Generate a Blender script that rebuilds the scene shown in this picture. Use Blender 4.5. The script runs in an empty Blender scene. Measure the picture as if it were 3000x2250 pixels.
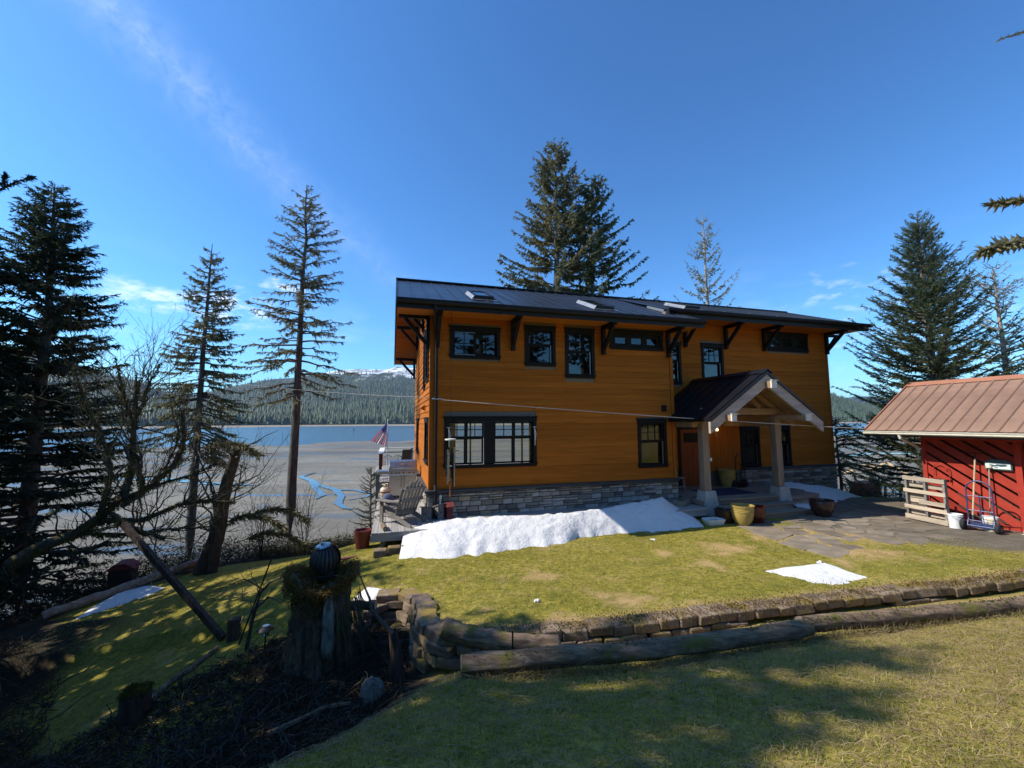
import bpy, math, random
import numpy as np
from mathutils import Vector, Matrix

scene = bpy.context.scene
col = scene.collection
rad = math.radians

# ------------------------------------------------------------------ camera
EYE = np.array([0.0, 0.0, 2.95])
FPX, CX, CY = 1220.0, 1500.0, 1125.0          # focal length and centre for a 3000 px wide frame
_p = math.atan(109.5 / FPX)
_F = np.array([0, math.cos(_p), math.sin(_p)])
_R0 = np.array([1.0, 0, 0]); _U0 = np.cross(_R0, _F)
_a = 0.005
_R = _R0 * math.cos(_a) - _U0 * math.sin(_a)
_U = _U0 * math.cos(_a) + _R0 * math.sin(_a)
cam_data = bpy.data.cameras.new('camera')
cam = bpy.data.objects.new('camera', cam_data); col.objects.link(cam)
cam_data.sensor_width = 36.0; cam_data.lens = FPX / 3000 * 36
cam_data.clip_start = 0.05; cam_data.clip_end = 40000
cam.matrix_world = Matrix(((_R[0], _U[0], -_F[0], EYE[0]), (_R[1], _U[1], -_F[1], EYE[1]),
                           (_R[2], _U[2], -_F[2], EYE[2]), (0, 0, 0, 1)))
scene.camera = cam

def pdir(x, y):
    return _F + _R * (x - CX) / FPX - _U * (y - CY) / FPX
def at(x, y, Y):
    d = pdir(x, y); return EYE + d * (Y / d[1])
def onz(x, y, z):
    d = pdir(x, y); return EYE + d * ((z - EYE[2]) / d[2])

# ------------------------------------------------------------------ light
SUN = np.array([-6.17, -0.63, 6.1]); SUN = SUN / np.linalg.norm(SUN)
SUN_EL = math.asin(SUN[2]); SUN_AZ = math.atan2(SUN[0], SUN[1])     # clockwise from +Y
sun_data = bpy.data.lights.new('sun', 'SUN')
sun_data.energy = 3.3; sun_data.angle = rad(0.53); sun_data.color = (1.0, 0.93, 0.82)
sun = bpy.data.objects.new('sun', sun_data); col.objects.link(sun)
sun.rotation_euler = Vector(SUN).to_track_quat('Z', 'Y').to_euler()

vs = scene.view_settings
scene.display_settings.display_device = 'sRGB'
vs.view_transform = 'Standard'; vs.look = 'None'; vs.exposure = 0.88; vs.gamma = 1.0
vs.use_curve_mapping = False
cy = scene.cycles
cy.use_denoising = True
cy.max_bounces = 6; cy.diffuse_bounces = 3; cy.glossy_bounces = 3; cy.transmission_bounces = 5
cy.transparent_max_bounces = 10; cy.volume_bounces = 0
cy.sample_clamp_indirect = 6.0; cy.caustics_reflective = False; cy.caustics_refractive = False

# ------------------------------------------------------------------ node helpers
class NT:
    def __init__(s, tree): s.t = tree; s.n = tree.nodes; s.l = tree.links
    def new(s, kind, **kw):
        n = s.n.new(kind)
        for k, v in kw.items(): setattr(n, k, v)
        return n
    def put(s, sock, v):
        if v is None: return
        if hasattr(v, 'is_linked') or isinstance(v, bpy.types.NodeSocket): s.l.new(v, sock)
        else:
            if hasattr(sock, 'default_value'):
                try: sock.default_value = v
                except Exception: sock.default_value = (*v, 1.0)
    def math(s, op, a, b=None, c=None, clamp=False):
        n = s.new('ShaderNodeMath', operation=op); n.use_clamp = clamp
        s.put(n.inputs[0], a)
        if b is not None: s.put(n.inputs[1], b)
        if c is not None: s.put(n.inputs[2], c)
        return n.outputs[0]
    def vmath(s, op, a, b=None):
        n = s.new('ShaderNodeVectorMath', operation=op)
        s.put(n.inputs[0], a)
        if b is not None: s.put(n.inputs[1], b)
        return n.outputs['Value'] if op in ('DOT_PRODUCT', 'LENGTH', 'DISTANCE') else n.outputs['Vector']
    def mix(s, f, a, b, mode='MIX'):
        n = s.new('ShaderNodeMix', data_type='RGBA', blend_type=mode)
        s.put(n.inputs[0], f); s.put(n.inputs[6], a); s.put(n.inputs[7], b)
        return n.outputs[2]
    def ramp(s, f, stops, interp='LINEAR'):
        n = s.new('ShaderNodeValToRGB'); cr = n.color_ramp; cr.interpolation = interp
        while len(cr.elements) > 1: cr.elements.remove(cr.elements[-1])
        cr.elements[0].position = stops[0][0]; cr.elements[0].color = c4(stops[0][1])
        for p, c in stops[1:]:
            e = cr.elements.new(p); e.color = c4(c)
        s.put(n.inputs[0], f); return n.outputs[0]
    def remap(s, v, a, b, c=0.0, d=1.0):
        n = s.new('ShaderNodeMapRange'); n.clamp = True
        s.put(n.inputs[0], v)
        for i, q in enumerate((a, b, c, d)): n.inputs[i + 1].default_value = q
        return n.outputs[0]
    def noise(s, vec, scale, detail=3, rough=0.55, dist=0.0):
        n = s.new('ShaderNodeTexNoise'); s.put(n.inputs['Vector'], vec)
        n.inputs['Scale'].default_value = scale; n.inputs['Detail'].default_value = detail
        n.inputs['Roughness'].default_value = rough; n.inputs['Distortion'].default_value = dist
        return n.outputs['Fac']
    def mapping(s, vec, scale=(1, 1, 1), loc=(0, 0, 0), rot=(0, 0, 0)):
        n = s.new('ShaderNodeMapping'); s.put(n.inputs[0], vec)
        n.inputs['Scale'].default_value = scale; n.inputs['Location'].default_value = loc
        n.inputs['Rotation'].default_value = rot
        return n.outputs[0]
    def bump(s, h, strength=0.3, dist=0.02):
        n = s.new('ShaderNodeBump'); n.inputs['Strength'].default_value = strength
        n.inputs['Distance'].default_value = dist; s.put(n.inputs['Height'], h)
        return n.outputs[0]
def c4(c):
    if isinstance(c, (int, float)): return (c, c, c, 1)
    return (*c, 1) if len(c) == 3 else c

# ------------------------------------------------------------------ sky
world = bpy.data.worlds.new('World'); scene.world = world; world.use_nodes = True
SKY_GAMMA, SKY_SCALE, SKY_TINT = 1.22, 4.9, (0.40, 0.75, 1.0, 1)
def _scale(t, colr, k):
    n = t.new('ShaderNodeVectorMath', operation='SCALE'); t.put(n.inputs[0], colr); t.put(n.inputs['Scale'], k)
    return n.outputs[0]
def build_sky():
    w = NT(world.node_tree); w.n.clear()
    sky = w.new('ShaderNodeTexSky', sky_type='NISHITA'); sky.sun_disc = False
    sky.sun_elevation = SUN_EL; sky.sun_rotation = SUN_AZ
    sky.altitude = 10; sky.air_density = 1.0; sky.dust_density = 0.6; sky.ozone_density = 2.0
    d = w.new('ShaderNodeTexCoord').outputs['Generated']
    d = w.vmath('NORMALIZE', d)
    sep = w.new('ShaderNodeSeparateXYZ'); w.put(sep.inputs[0], d); ez = sep.outputs[2]
    def unit(x, y): q = pdir(x, y); return q / np.linalg.norm(q)
    # a long cirrus streak on one great circle across the upper left
    a, b = unit(300, 20), unit(1120, 790)
    n = np.cross(a, b); n /= np.linalg.norm(n)
    t = (b - a * (a @ b)); t /= np.linalg.norm(t)
    q = w.vmath('DOT_PRODUCT', d, tuple(n)); al = w.vmath('DOT_PRODUCT', d, tuple(t))
    wob = w.noise(w.mapping(d, (3, 3, 3)), 2.0, 1)
    q2 = w.math('ADD', q, w.math('MULTIPLY', w.math('SUBTRACT', wob, 0.5), 0.05))
    band = w.remap(w.math('ABSOLUTE', q2), 0.0, 0.075, 1, 0)
    streak = w.noise(w.mapping(d, (22, 22, 22)), 1.6, 4, 0.7, 0.6)
    along = w.remap(al, -0.15, 0.62, 1.0, 0.25)
    cirrus = w.math('MULTIPLY', w.math('MULTIPLY', w.math('POWER', band, 1.5), along), w.remap(streak, 0.32, 0.72, 0.03, 0.22))
    # low clouds near the horizon
    flat = w.mapping(d, (5, 5, 26))
    lo = w.noise(flat, 1.0, 4, 0.6, 0.0)
    lowmask = w.math('MULTIPLY', w.remap(ez, 0.03, 0.09), w.remap(ez, 0.16, 0.34, 1, 0))
    low = w.math('MULTIPLY', w.remap(lo, 0.52, 0.80, 0, 0.16), lowmask)
    puffs = None
    for (x, y, s) in ((440, 868, 0.055), (680, 900, 0.07), (250, 895, 0.03), (830, 840, 0.03), (2520, 860, 0.16), (2620, 960, 0.2)):
        dist = w.vmath('DISTANCE', w.vmath('MULTIPLY', d, (1, 1, 2.6)), tuple(unit(x, y) * np.array([1, 1, 2.6])))
        g = w.remap(dist, 0.0, s * 2.2, 1, 0)
        g = w.math('MULTIPLY', g, 0.45 if x > 1500 else 1.0)
        puffs = g if puffs is None else w.math('MAXIMUM', puffs, g)
    pn = w.noise(w.mapping(d, (9, 9, 24)), 2.2, 5, 0.62, 0.0)
    puff = w.remap(w.math('MULTIPLY', puffs, w.remap(pn, 0.3, 0.65)), 0.22, 0.70, 0, 0.6)
    cl = w.math('MAXIMUM', w.math('MAXIMUM', cirrus, low), puff, clamp=True)
    gm = w.new('ShaderNodeGamma'); w.put(gm.inputs[0], _scale(w, sky.outputs[0], 0.20)); gm.inputs[1].default_value = SKY_GAMMA
    skyc = w.mix(1.0, _scale(w, gm.outputs[0], SKY_SCALE), SKY_TINT, 'MULTIPLY')
    cc = w.mix(cl, skyc, (6.5, 6.8, 7.2, 1))
    bg = w.new('ShaderNodeBackground'); w.put(bg.inputs[0], cc); bg.inputs[1].default_value = 0.13
    out = w.new('ShaderNodeOutputWorld'); w.l.new(bg.outputs[0], out.inputs[0])
build_sky()
world.cycles.sampling_method = 'MANUAL'; world.cycles.sample_map_resolution = 256

# ------------------------------------------------------------------ materials
def material(name):
    m = bpy.data.materials.new(name); m.use_nodes = True
    t = NT(m.node_tree); b = t.n['Principled BSDF']
    return m, t, b
def coords(t, kind='Object'):
    return t.new('ShaderNodeTexCoord').outputs[kind]
def rnd(t): return t.new('ShaderNodeObjectInfo').outputs['Random']
M = {}
def plain(name, c, rough=0.6, metal=0.0, var=0.12, scale=6.0, bump=0.0, spec=0.5, perobj=0.0, bscale=None, stretch=(1, 1, 1)):
    m, t, b = material(name)
    v = t.mapping(coords(t), stretch)
    n = t.noise(v, scale, 5, 0.6)
    cc = t.mix(t.remap(n, 0.25, 0.75), [q * (1 - var) for q in c] + [1], [min(1, q * (1 + var)) for q in c] + [1])
    if perobj:
        k = t.remap(rnd(t), 0, 1, 1 - perobj, 1 + perobj)
        cc = _scale(t, cc, k)
    t.put(b.inputs['Base Color'], cc)
    t.put(b.inputs['Roughness'], t.remap(n, 0.2, 0.8, max(0.03, rough - 0.08), min(1, rough + 0.08)))
    b.inputs['Metallic'].default_value = metal
    b.inputs['Specular IOR Level'].default_value = spec
    if bump:
        t.put(b.inputs['Normal'], t.bump(t.noise(v, bscale or scale * 4, 5, 0.65), bump, 0.02))
    M[name] = m; return m
def _scale(t, colr, k):
    n = t.new('ShaderNodeVectorMath', operation='SCALE'); t.put(n.inputs[0], colr); t.put(n.inputs['Scale'], k)
    return n.outputs[0]
def wood(name, c, rough=0.6, grain=(1.2, 18, 18), dark=0.55, perobj=0.15, bump=0.25, spec=0.15):
    """boards whose grain runs along local x (grain gives the stretch)"""
    m, t, b = material(name)
    off = t.new('ShaderNodeCombineXYZ')
    r = rnd(t)
    for i, k in enumerate((37.0, 11.0, 23.0)): t.put(off.inputs[i], t.math('MULTIPLY', r, k))
    v = t.vmath('ADD', coords(t), off.outputs[0])
    v = t.mapping(v, grain)
    n = t.noise(v, 1.0, 6, 0.62, 0.6)
    n2 = t.noise(t.mapping(v, (0.6, 0.25, 0.25)), 1.0, 3)
    f = t.remap(t.math('ADD', t.math('MULTIPLY', n, 0.7), t.math('MULTIPLY', n2, 0.5)), 0.38, 0.85)
    cc = t.mix(f, [q * dark for q in c] + [1], [min(1, q * 1.15) for q in c] + [1])
    if perobj: cc = _scale(t, cc, t.remap(r, 0, 1, 1 - perobj, 1 + perobj))
    t.put(b.inputs['Base Color'], cc); b.inputs['Roughness'].default_value = rough
    b.inputs['Specular IOR Level'].default_value = spec
    if bump: t.put(b.inputs['Normal'], t.bump(n, bump, 0.006))
    M[name] = m; return m

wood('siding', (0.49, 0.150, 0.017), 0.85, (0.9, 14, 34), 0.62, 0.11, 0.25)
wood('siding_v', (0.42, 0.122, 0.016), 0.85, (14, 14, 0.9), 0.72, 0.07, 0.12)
wood('soffit', (0.60, 0.20, 0.025), 0.6, (1.0, 30, 4), 0.6, 0.05, 0.1)
wood('deck_wood', (0.40, 0.37, 0.34), 0.75, (1.0, 20, 20), 0.55, 0.16, 0.3)
wood('deck_wood_y', (0.42, 0.39, 0.36), 0.75, (20, 1.0, 20), 0.55, 0.16, 0.3)
wood('step_wood', (0.30, 0.25, 0.20), 0.75, (1.0, 16, 16), 0.55, 0.12, 0.3)
wood('post_wood', (0.40, 0.29, 0.20), 0.8, (12, 12, 0.8), 0.45, 0.1, 0.4)
wood('barge_wood', (0.50, 0.42, 0.36), 0.8, (1.4, 14, 14), 0.55, 0.08, 0.35)
wood('beam_wood', (0.42, 0.26, 0.14), 0.75, (1.2, 14, 14), 0.5, 0.1, 0.35)
wood('pale_or_sunlit_wood', (0.75, 0.70, 0.63), 0.8, (10, 10, 10), 0.75, 0.05, 0.3)  # pale wood; on the purlin ends the sunlight is put into its colour
wood('grey_wood_z', (0.30, 0.27, 0.24), 0.85, (16, 16, 1.1), 0.4, 0.12, 0.5)
wood('grey_wood', (0.30, 0.27, 0.245), 0.85, (1.3, 16, 16), 0.42, 0.15, 0.5)
wood('pallet_wood', (0.58, 0.48, 0.36), 0.8, (14, 1.4, 14), 0.55, 0.18, 0.35)
wood('new_lumber', (0.68, 0.50, 0.30), 0.7, (2, 14, 14), 0.75, 0.1, 0.2)
wood('door_wood', (0.30, 0.075, 0.025), 0.45, (12, 12, 0.9), 0.6, 0.05, 0.15)
wood('red_board', (0.40, 0.050, 0.030), 0.8, (10, 2.2, 2.2), 0.55, 0.16, 0.4)
wood('handle_wood', (0.66, 0.52, 0.34), 0.6, (20, 20, 1.5), 0.7, 0.08, 0.1)
plain('trim', (0.011, 0.010, 0.010), 0.62, var=0.15, spec=0.2)
plain('trim_brown', (0.05, 0.03, 0.025), 0.6)
plain('gutter_black', (0.012, 0.011, 0.011), 0.5, spec=0.3)
plain('roof_metal', (0.030, 0.036, 0.050), 0.34, 0.35, 0.10, 1.5, perobj=0.10, bump=0.05, bscale=3)
plain('porch_metal', (0.008, 0.008, 0.011), 0.40, 0.2, 0.10, 1.5)
plain('flashing', (0.42, 0.42, 0.40), 0.35, 0.7)
plain('white_trim', (0.72, 0.71, 0.68), 0.6)
plain('interior', (0.20, 0.17, 0.13), 0.9)
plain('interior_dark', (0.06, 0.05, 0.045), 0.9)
plain('cap_stone', (0.055, 0.055, 0.06), 0.8, bump=0.4, var=0.3)
plain('mortar', (0.10, 0.095, 0.09), 0.95, bump=0.5)
plain('concrete', (0.42, 0.40, 0.36), 0.9, var=0.25, scale=5, bump=0.35)
plain('rug', (0.010, 0.018, 0.075), 0.95, var=0.5, scale=14, bump=0.4)
plain('black_metal', (0.015, 0.015, 0.016), 0.45, 0.5)
plain('vent_metal', (0.045, 0.042, 0.040), 0.55, 0.3, 0.3)
plain('steel', (0.46, 0.46, 0.45), 0.30, 0.92, 0.08, 3, stretch=(1, 1, 14))
plain('chrome', (0.62, 0.62, 0.62), 0.15, 1.0, 0.05)
plain('alu', (0.45, 0.46, 0.47), 0.3, 0.9, 0.05)
plain('blue_paint', (0.045, 0.065, 0.16), 0.45, 0.2, 0.35, 12)
plain('rubber', (0.02, 0.02, 0.021), 0.85, var=0.3)
plain('white_plastic', (0.78, 0.78, 0.76), 0.4, var=0.06)
plain('cream_plastic', (0.70, 0.62, 0.40), 0.45, var=0.1)
plain('cream_metal', (0.62, 0.58, 0.46), 0.45, 0.1, 0.12)
plain('tank_paint', (0.66, 0.58, 0.44), 0.55, var=0.25)
plain('rust', (0.27, 0.09, 0.035), 0.9, var=0.45, scale=10, bump=0.3)
plain('glaze_yellow', (0.40, 0.29, 0.085), 0.22, var=0.2, scale=4)
plain('glaze_red', (0.085, 0.016, 0.010), 0.18, var=0.4, scale=5)
plain('glaze_brown', (0.05, 0.022, 0.016), 0.16, var=0.4, scale=5)
plain('planter_red', (0.14, 0.022, 0.020), 0.5, var=0.2)
plain('soil', (0.028, 0.021, 0.015), 0.95, bump=0.6, var=0.4)
plain('bird_red', (0.20, 0.035, 0.03), 0.8, var=0.3)
plain('plaster', (0.70, 0.66, 0.56), 0.8, var=0.12)
plain('sign_white', (0.72, 0.80, 0.76), 0.6, var=0.08)
plain('sign_green', (0.05, 0.09, 0.085), 0.6)
plain('ink', (0.05, 0.09, 0.11), 0.8)
plain('ink_black', (0.02, 0.02, 0.02), 0.8)
plain('shed_roof', (0.25, 0.150, 0.105), 0.75, 0.0, 0.28, 1.8, perobj=0.08, bump=0.15, bscale=7, spec=0.2)
plain('shed_ridge', (0.36, 0.145, 0.08), 0.7, 0.0, 0.15, 2)
plain('red_paint', (0.38, 0.042, 0.026), 0.8, var=0.22, spec=0.2)
plain('shell', (0.75, 0.72, 0.66), 0.6)
plain('blue_cushion', (0.10, 0.13, 0.20), 0.9, var=0.4, scale=10)
plain('brick_red', (0.22, 0.055, 0.035), 0.85, var=0.3, bump=0.3)
plain('tarp_green', (0.03, 0.16, 0.11), 0.5)
plain('rope_grey', (0.55, 0.45, 0.38), 0.5)
plain('wire_dark', (0.10, 0.10, 0.10), 0.5)
plain('oval_rock', (0.16, 0.145, 0.12), 0.9, var=0.35, scale=3, bump=0.5)

def glass(name, tint=(0.9, 0.95, 0.95), rough=0.0):
    m, t, b = material(name); t.n.remove(b)
    fr = t.new('ShaderNodeFresnel'); fr.inputs[0].default_value = 1.62
    fac = t.math('ADD', t.math('MULTIPLY', fr.outputs[0], 1.1), 0.03, clamp=True)
    tr = t.new('ShaderNodeBsdfTransparent'); tr.inputs[0].default_value = c4(tint)
    gl = t.new('ShaderNodeBsdfGlossy'); gl.inputs['Roughness'].default_value = rough
    mx = t.new('ShaderNodeMixShader'); t.put(mx.inputs[0], fac); t.l.new(tr.outputs[0], mx.inputs[1]); t.l.new(gl.outputs[0], mx.inputs[2])
    t.l.new(mx.outputs[0], t.n['Material Output'].inputs[0]); M[name] = m
glass('glass', (0.62, 0.66, 0.64)); glass('skylight_glass', (0.35, 0.5, 0.5))
def emissive(name, c, s):
    m, t, b = material(name)
    b.inputs['Base Color'].default_value = c4(c); b.inputs['Emission Color'].default_value = c4(c)
    b.inputs['Emission Strength'].default_value = s; M[name] = m
emissive('bulb', (1.0, 0.68, 0.30), 6.0)

def stone_mat():
    m, t, b = material('stone'); r = rnd(t)
    base = t.ramp(r, [(0, (0.23, 0.205, 0.17)), (0.25, (0.37, 0.335, 0.285)), (0.45, (0.15, 0.13, 0.11)), (0.6, (0.44, 0.405, 0.35)),
                      (0.74, (0.42, 0.325, 0.21)), (0.85, (0.29, 0.255, 0.21)), (0.95, (0.52, 0.48, 0.42))], 'CONSTANT')
    v = coords(t); n = t.noise(v, 9, 6, 0.65)
    t.put(b.inputs['Base Color'], t.mix(t.remap(n, 0.3, 0.75), _scale(t, base, 0.65), _scale(t, base, 1.2)))
    b.inputs['Roughness'].default_value = 0.9
    t.put(b.inputs['Normal'], t.bump(t.noise(v, 22, 6, 0.7), 0.7, 0.02)); M['stone'] = m
stone_mat()
def block_mat():
    m, t, b = material('wall_block'); r = rnd(t); g = t.new('ShaderNodeNewGeometry')
    v = t.vmath('ADD', g.outputs['Position'], (0, 0, 0)); n = t.noise(v, 7, 6, 0.65); n2 = t.noise(v, 3.0, 4)
    base = _scale(t, t.mix(t.remap(n, 0.3, 0.7), (0.10, 0.068, 0.045, 1), (0.30, 0.22, 0.15, 1)), t.remap(r, 0, 1, 0.75, 1.2))
    sep = t.new('ShaderNodeSeparateXYZ'); t.put(sep.inputs[0], g.outputs['Normal'])
    moss = t.math('MULTIPLY', t.remap(n2, 0.48, 0.62), t.remap(sep.outputs[2], -0.2, 0.7, 0.25, 1.0))
    t.put(b.inputs['Base Color'], t.mix(moss, base, (0.24, 0.165, 0.035, 1)))
    b.inputs['Roughness'].default_value = 0.95
    t.put(b.inputs['Normal'], t.bump(t.noise(v, 26, 6, 0.7), 0.8, 0.02)); M['wall_block'] = m
block_mat()
def bark(name, c, c2, scale=5.0, moss=0.0, mossc=(0.09, 0.10, 0.02), grain=(1, 1, 0.22)):
    m, t, b = material(name)
    v = coords(t); n = t.noise(t.mapping(v, grain), scale * 3, 6, 0.65, 0.5)
    cc = t.mix(t.remap(n, 0.3, 0.7), c4(c), c4(c2))
    if moss:
        f = t.remap(t.noise(v, scale * 0.7, 4), 0.62 - moss * 0.3, 0.72 - moss * 0.3)
        cc = t.mix(f, cc, c4(mossc))
    t.put(b.inputs['Base Color'], cc); b.inputs['Roughness'].default_value = 0.95; b.inputs['Specular IOR Level'].default_value = 0.2
    t.put(b.inputs['Normal'], t.bump(n, 0.9, 0.03)); M[name] = m
bark('bark', (0.05, 0.042, 0.036), (0.19, 0.165, 0.145))
bark('bark_mossy', (0.045, 0.038, 0.028), (0.15, 0.125, 0.095), 5, 0.5, (0.10, 0.092, 0.035))
bark('bark_pale', (0.22, 0.19, 0.16), (0.48, 0.43, 0.37))
bark('snag_bark', (0.03, 0.022, 0.018), (0.12, 0.085, 0.065))
bark('stump_wood', (0.028, 0.019, 0.012), (0.23, 0.165, 0.11), 4.5, 0.15, (0.05, 0.05, 0.015))
bark('stump_pale', (0.06, 0.055, 0.04), (0.36, 0.34, 0.27), 6)
bark('log_wood', (0.060, 0.038, 0.024), (0.34, 0.235, 0.155), 5.0, 0.22, (0.14, 0.125, 0.03), (0.12, 1, 1))
bark('log_pale', (0.18, 0.11, 0.075), (0.50, 0.40, 0.31), 3.0, 0.1, (0.08, 0.06, 0.03), (0.3, 1, 1))
bark('orange_rot', (0.22, 0.07, 0.02), (0.42, 0.18, 0.07), 5)
def foliage(name, a, b_, c=None, scale=0.9, trans=0.42):
    m, t, b = material(name)
    g = t.new('ShaderNodeNewGeometry'); n = t.noise(g.outputs['Position'], scale, 4, 0.65)
    n2 = t.noise(g.outputs['Position'], scale * 7, 2)
    f = t.math('ADD', t.math('MULTIPLY', n, 0.65), t.math('MULTIPLY', n2, 0.35))
    st = [(0.32, a), (0.6, b_)] + ([(0.78, c)] if c else [])
    cc = t.ramp(f, st)
    t.put(b.inputs['Base Color'], cc); b.inputs['Roughness'].default_value = 0.6; b.inputs['Specular IOR Level'].default_value = 0.3
    tl = t.new('ShaderNodeBsdfTranslucent'); t.put(tl.inputs[0], cc)
    mx = t.new('ShaderNodeMixShader'); mx.inputs[0].default_value = trans
    t.l.new(b.outputs[0], mx.inputs[1]); t.l.new(tl.outputs[0], mx.inputs[2]); t.l.new(mx.outputs[0], t.n['Material Output'].inputs[0])
    M[name] = m
foliage('needles', (0.08, 0.10, 0.042), (0.18, 0.19, 0.080), (0.30, 0.27, 0.12))
foliage('needles_dark', (0.030, 0.050, 0.034), (0.080, 0.105, 0.058), (0.16, 0.155, 0.07))
foliage('needles_olive', (0.15, 0.145, 0.072), (0.30, 0.27, 0.14), (0.48, 0.41, 0.24))
foliage('needles_blue', (0.080, 0.118, 0.066), (0.185, 0.225, 0.115), (0.31, 0.31, 0.15))
foliage('lichen', (0.20, 0.19, 0.10), (0.36, 0.34, 0.20), (0.52, 0.49, 0.34))
foliage('moss', (0.075, 0.070, 0.026), (0.15, 0.135, 0.048), (0.25, 0.20, 0.08), 4)
foliage('litter', (0.035, 0.028, 0.018), (0.095, 0.075, 0.045), (0.22, 0.17, 0.095), 3)
foliage('moss_brown', (0.16, 0.095, 0.025), (0.32, 0.20, 0.055), (0.50, 0.34, 0.12), 5)
foliage('moss_green', (0.06, 0.075, 0.012), (0.14, 0.16, 0.025), (0.22, 0.21, 0.04), 4)
foliage('brush_leaf', (0.030, 0.030, 0.016), (0.085, 0.078, 0.040), (0.18, 0.145, 0.07), 1.4)
foliage('far_trees', (0.024, 0.040, 0.022), (0.056, 0.080, 0.038), (0.11, 0.12, 0.055), 0.010, 0.0)
foliage('litter_pale', (0.20, 0.16, 0.07), (0.40, 0.32, 0.15), (0.60, 0.50, 0.28), 3)
foliage('flag_red', (0.50, 0.03, 0.05), (0.58, 0.04, 0.06), None, 3, .55); foliage('flag_white', (0.78, 0.74, 0.72), (0.84, 0.80, 0.78), None, 3, .55); foliage('flag_blue', (0.05, 0.06, 0.20), (0.07, 0.08, 0.26), None, 3, .55)
plain('twig', (0.055, 0.046, 0.038), 0.9, var=0.35)
plain('twig_tan', (0.34, 0.24, 0.13), 0.85, var=0.3)

def snow_mat():
    m, t, b = material('snow'); v = coords(t)
    n = t.noise(v, 5, 6, 0.6); n2 = t.noise(v, 26, 4, 0.6); dirt = t.math('MAXIMUM', t.remap(t.noise(v, 14, 5, 0.7), 0.57, 0.78, 0, 0.4), t.remap(t.noise(v, 60, 3, 0.6), 0.68, 0.74, 0, 0.6))
    t.put(b.inputs['Base Color'], t.mix(dirt, (0.73, 0.72, 0.71, 1), (0.34, 0.31, 0.27, 1)))
    b.inputs['Roughness'].default_value = 0.75
    b.inputs['Subsurface Weight'].default_value = 0.0
    h = t.math('ADD', n, t.math('MULTIPLY', n2, 0.25))
    t.put(b.inputs['Normal'], t.bump(h, 0.8, 0.06)); M['snow'] = m
snow_mat()
# ------------------------------------------------------------------ geometry helpers
def np_mesh(name, verts, faces, smooth=False, colors=None):
    """verts (n,3); faces: list of (m,k) int arrays with the same k inside each array"""
    me = bpy.data.meshes.new(name)
    verts = np.ascontiguousarray(verts, dtype=np.float32)
    if isinstance(faces, np.ndarray): faces = [faces]
    loops = np.concatenate([f.reshape(-1) for f in faces]).astype(np.int32)
    sizes = np.concatenate([np.full(len(f), f.shape[1]) for f in faces])
    starts = np.concatenate([[0], np.cumsum(sizes)[:-1]]).astype(np.int32)
    me.vertices.add(len(verts)); me.vertices.foreach_set('co', verts.reshape(-1))
    me.loops.add(len(loops)); me.loops.foreach_set('vertex_index', loops)
    me.polygons.add(len(sizes)); me.polygons.foreach_set('loop_start', starts)
    me.update(calc_edges=True)
    if smooth: me.polygons.foreach_set('use_smooth', np.ones(len(sizes), dtype=bool))
    if colors is not None:
        a = me.color_attributes.new('Col', 'FLOAT_COLOR', 'POINT')
        a.data.foreach_set('color', np.ascontiguousarray(colors, dtype=np.float32).reshape(-1))
    me.validate()
    return me
def link(name, me, mats=None, parent=None, loc=None, rotz=None):
    o = bpy.data.objects.new(name, me); col.objects.link(o)
    if mats is not None and me is not None:
        for q in (mats if isinstance(mats, (list, tuple)) else [mats]):
            me.materials.append(M[q] if isinstance(q, str) else q)
    if parent is not None: o.parent = parent
    if loc is not None: o.location = loc
    if rotz is not None: o.rotation_euler[2] = rotz
    return o
def tag(o, label=None, cat=None, group=None, kind=None):
    if label: o['label'] = label
    if cat: o['category'] = cat
    if group: o['group'] = group
    if kind: o['kind'] = kind
    return o
def empty(name, loc=(0, 0, 0), rotz=0.0, label=None, cat=None, group=None):
    o = bpy.data.objects.new(name, None); col.objects.link(o); o.empty_display_size = 0.2
    o.location = loc; o.rotation_euler[2] = rotz
    return tag(o, label, cat, group)
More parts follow.
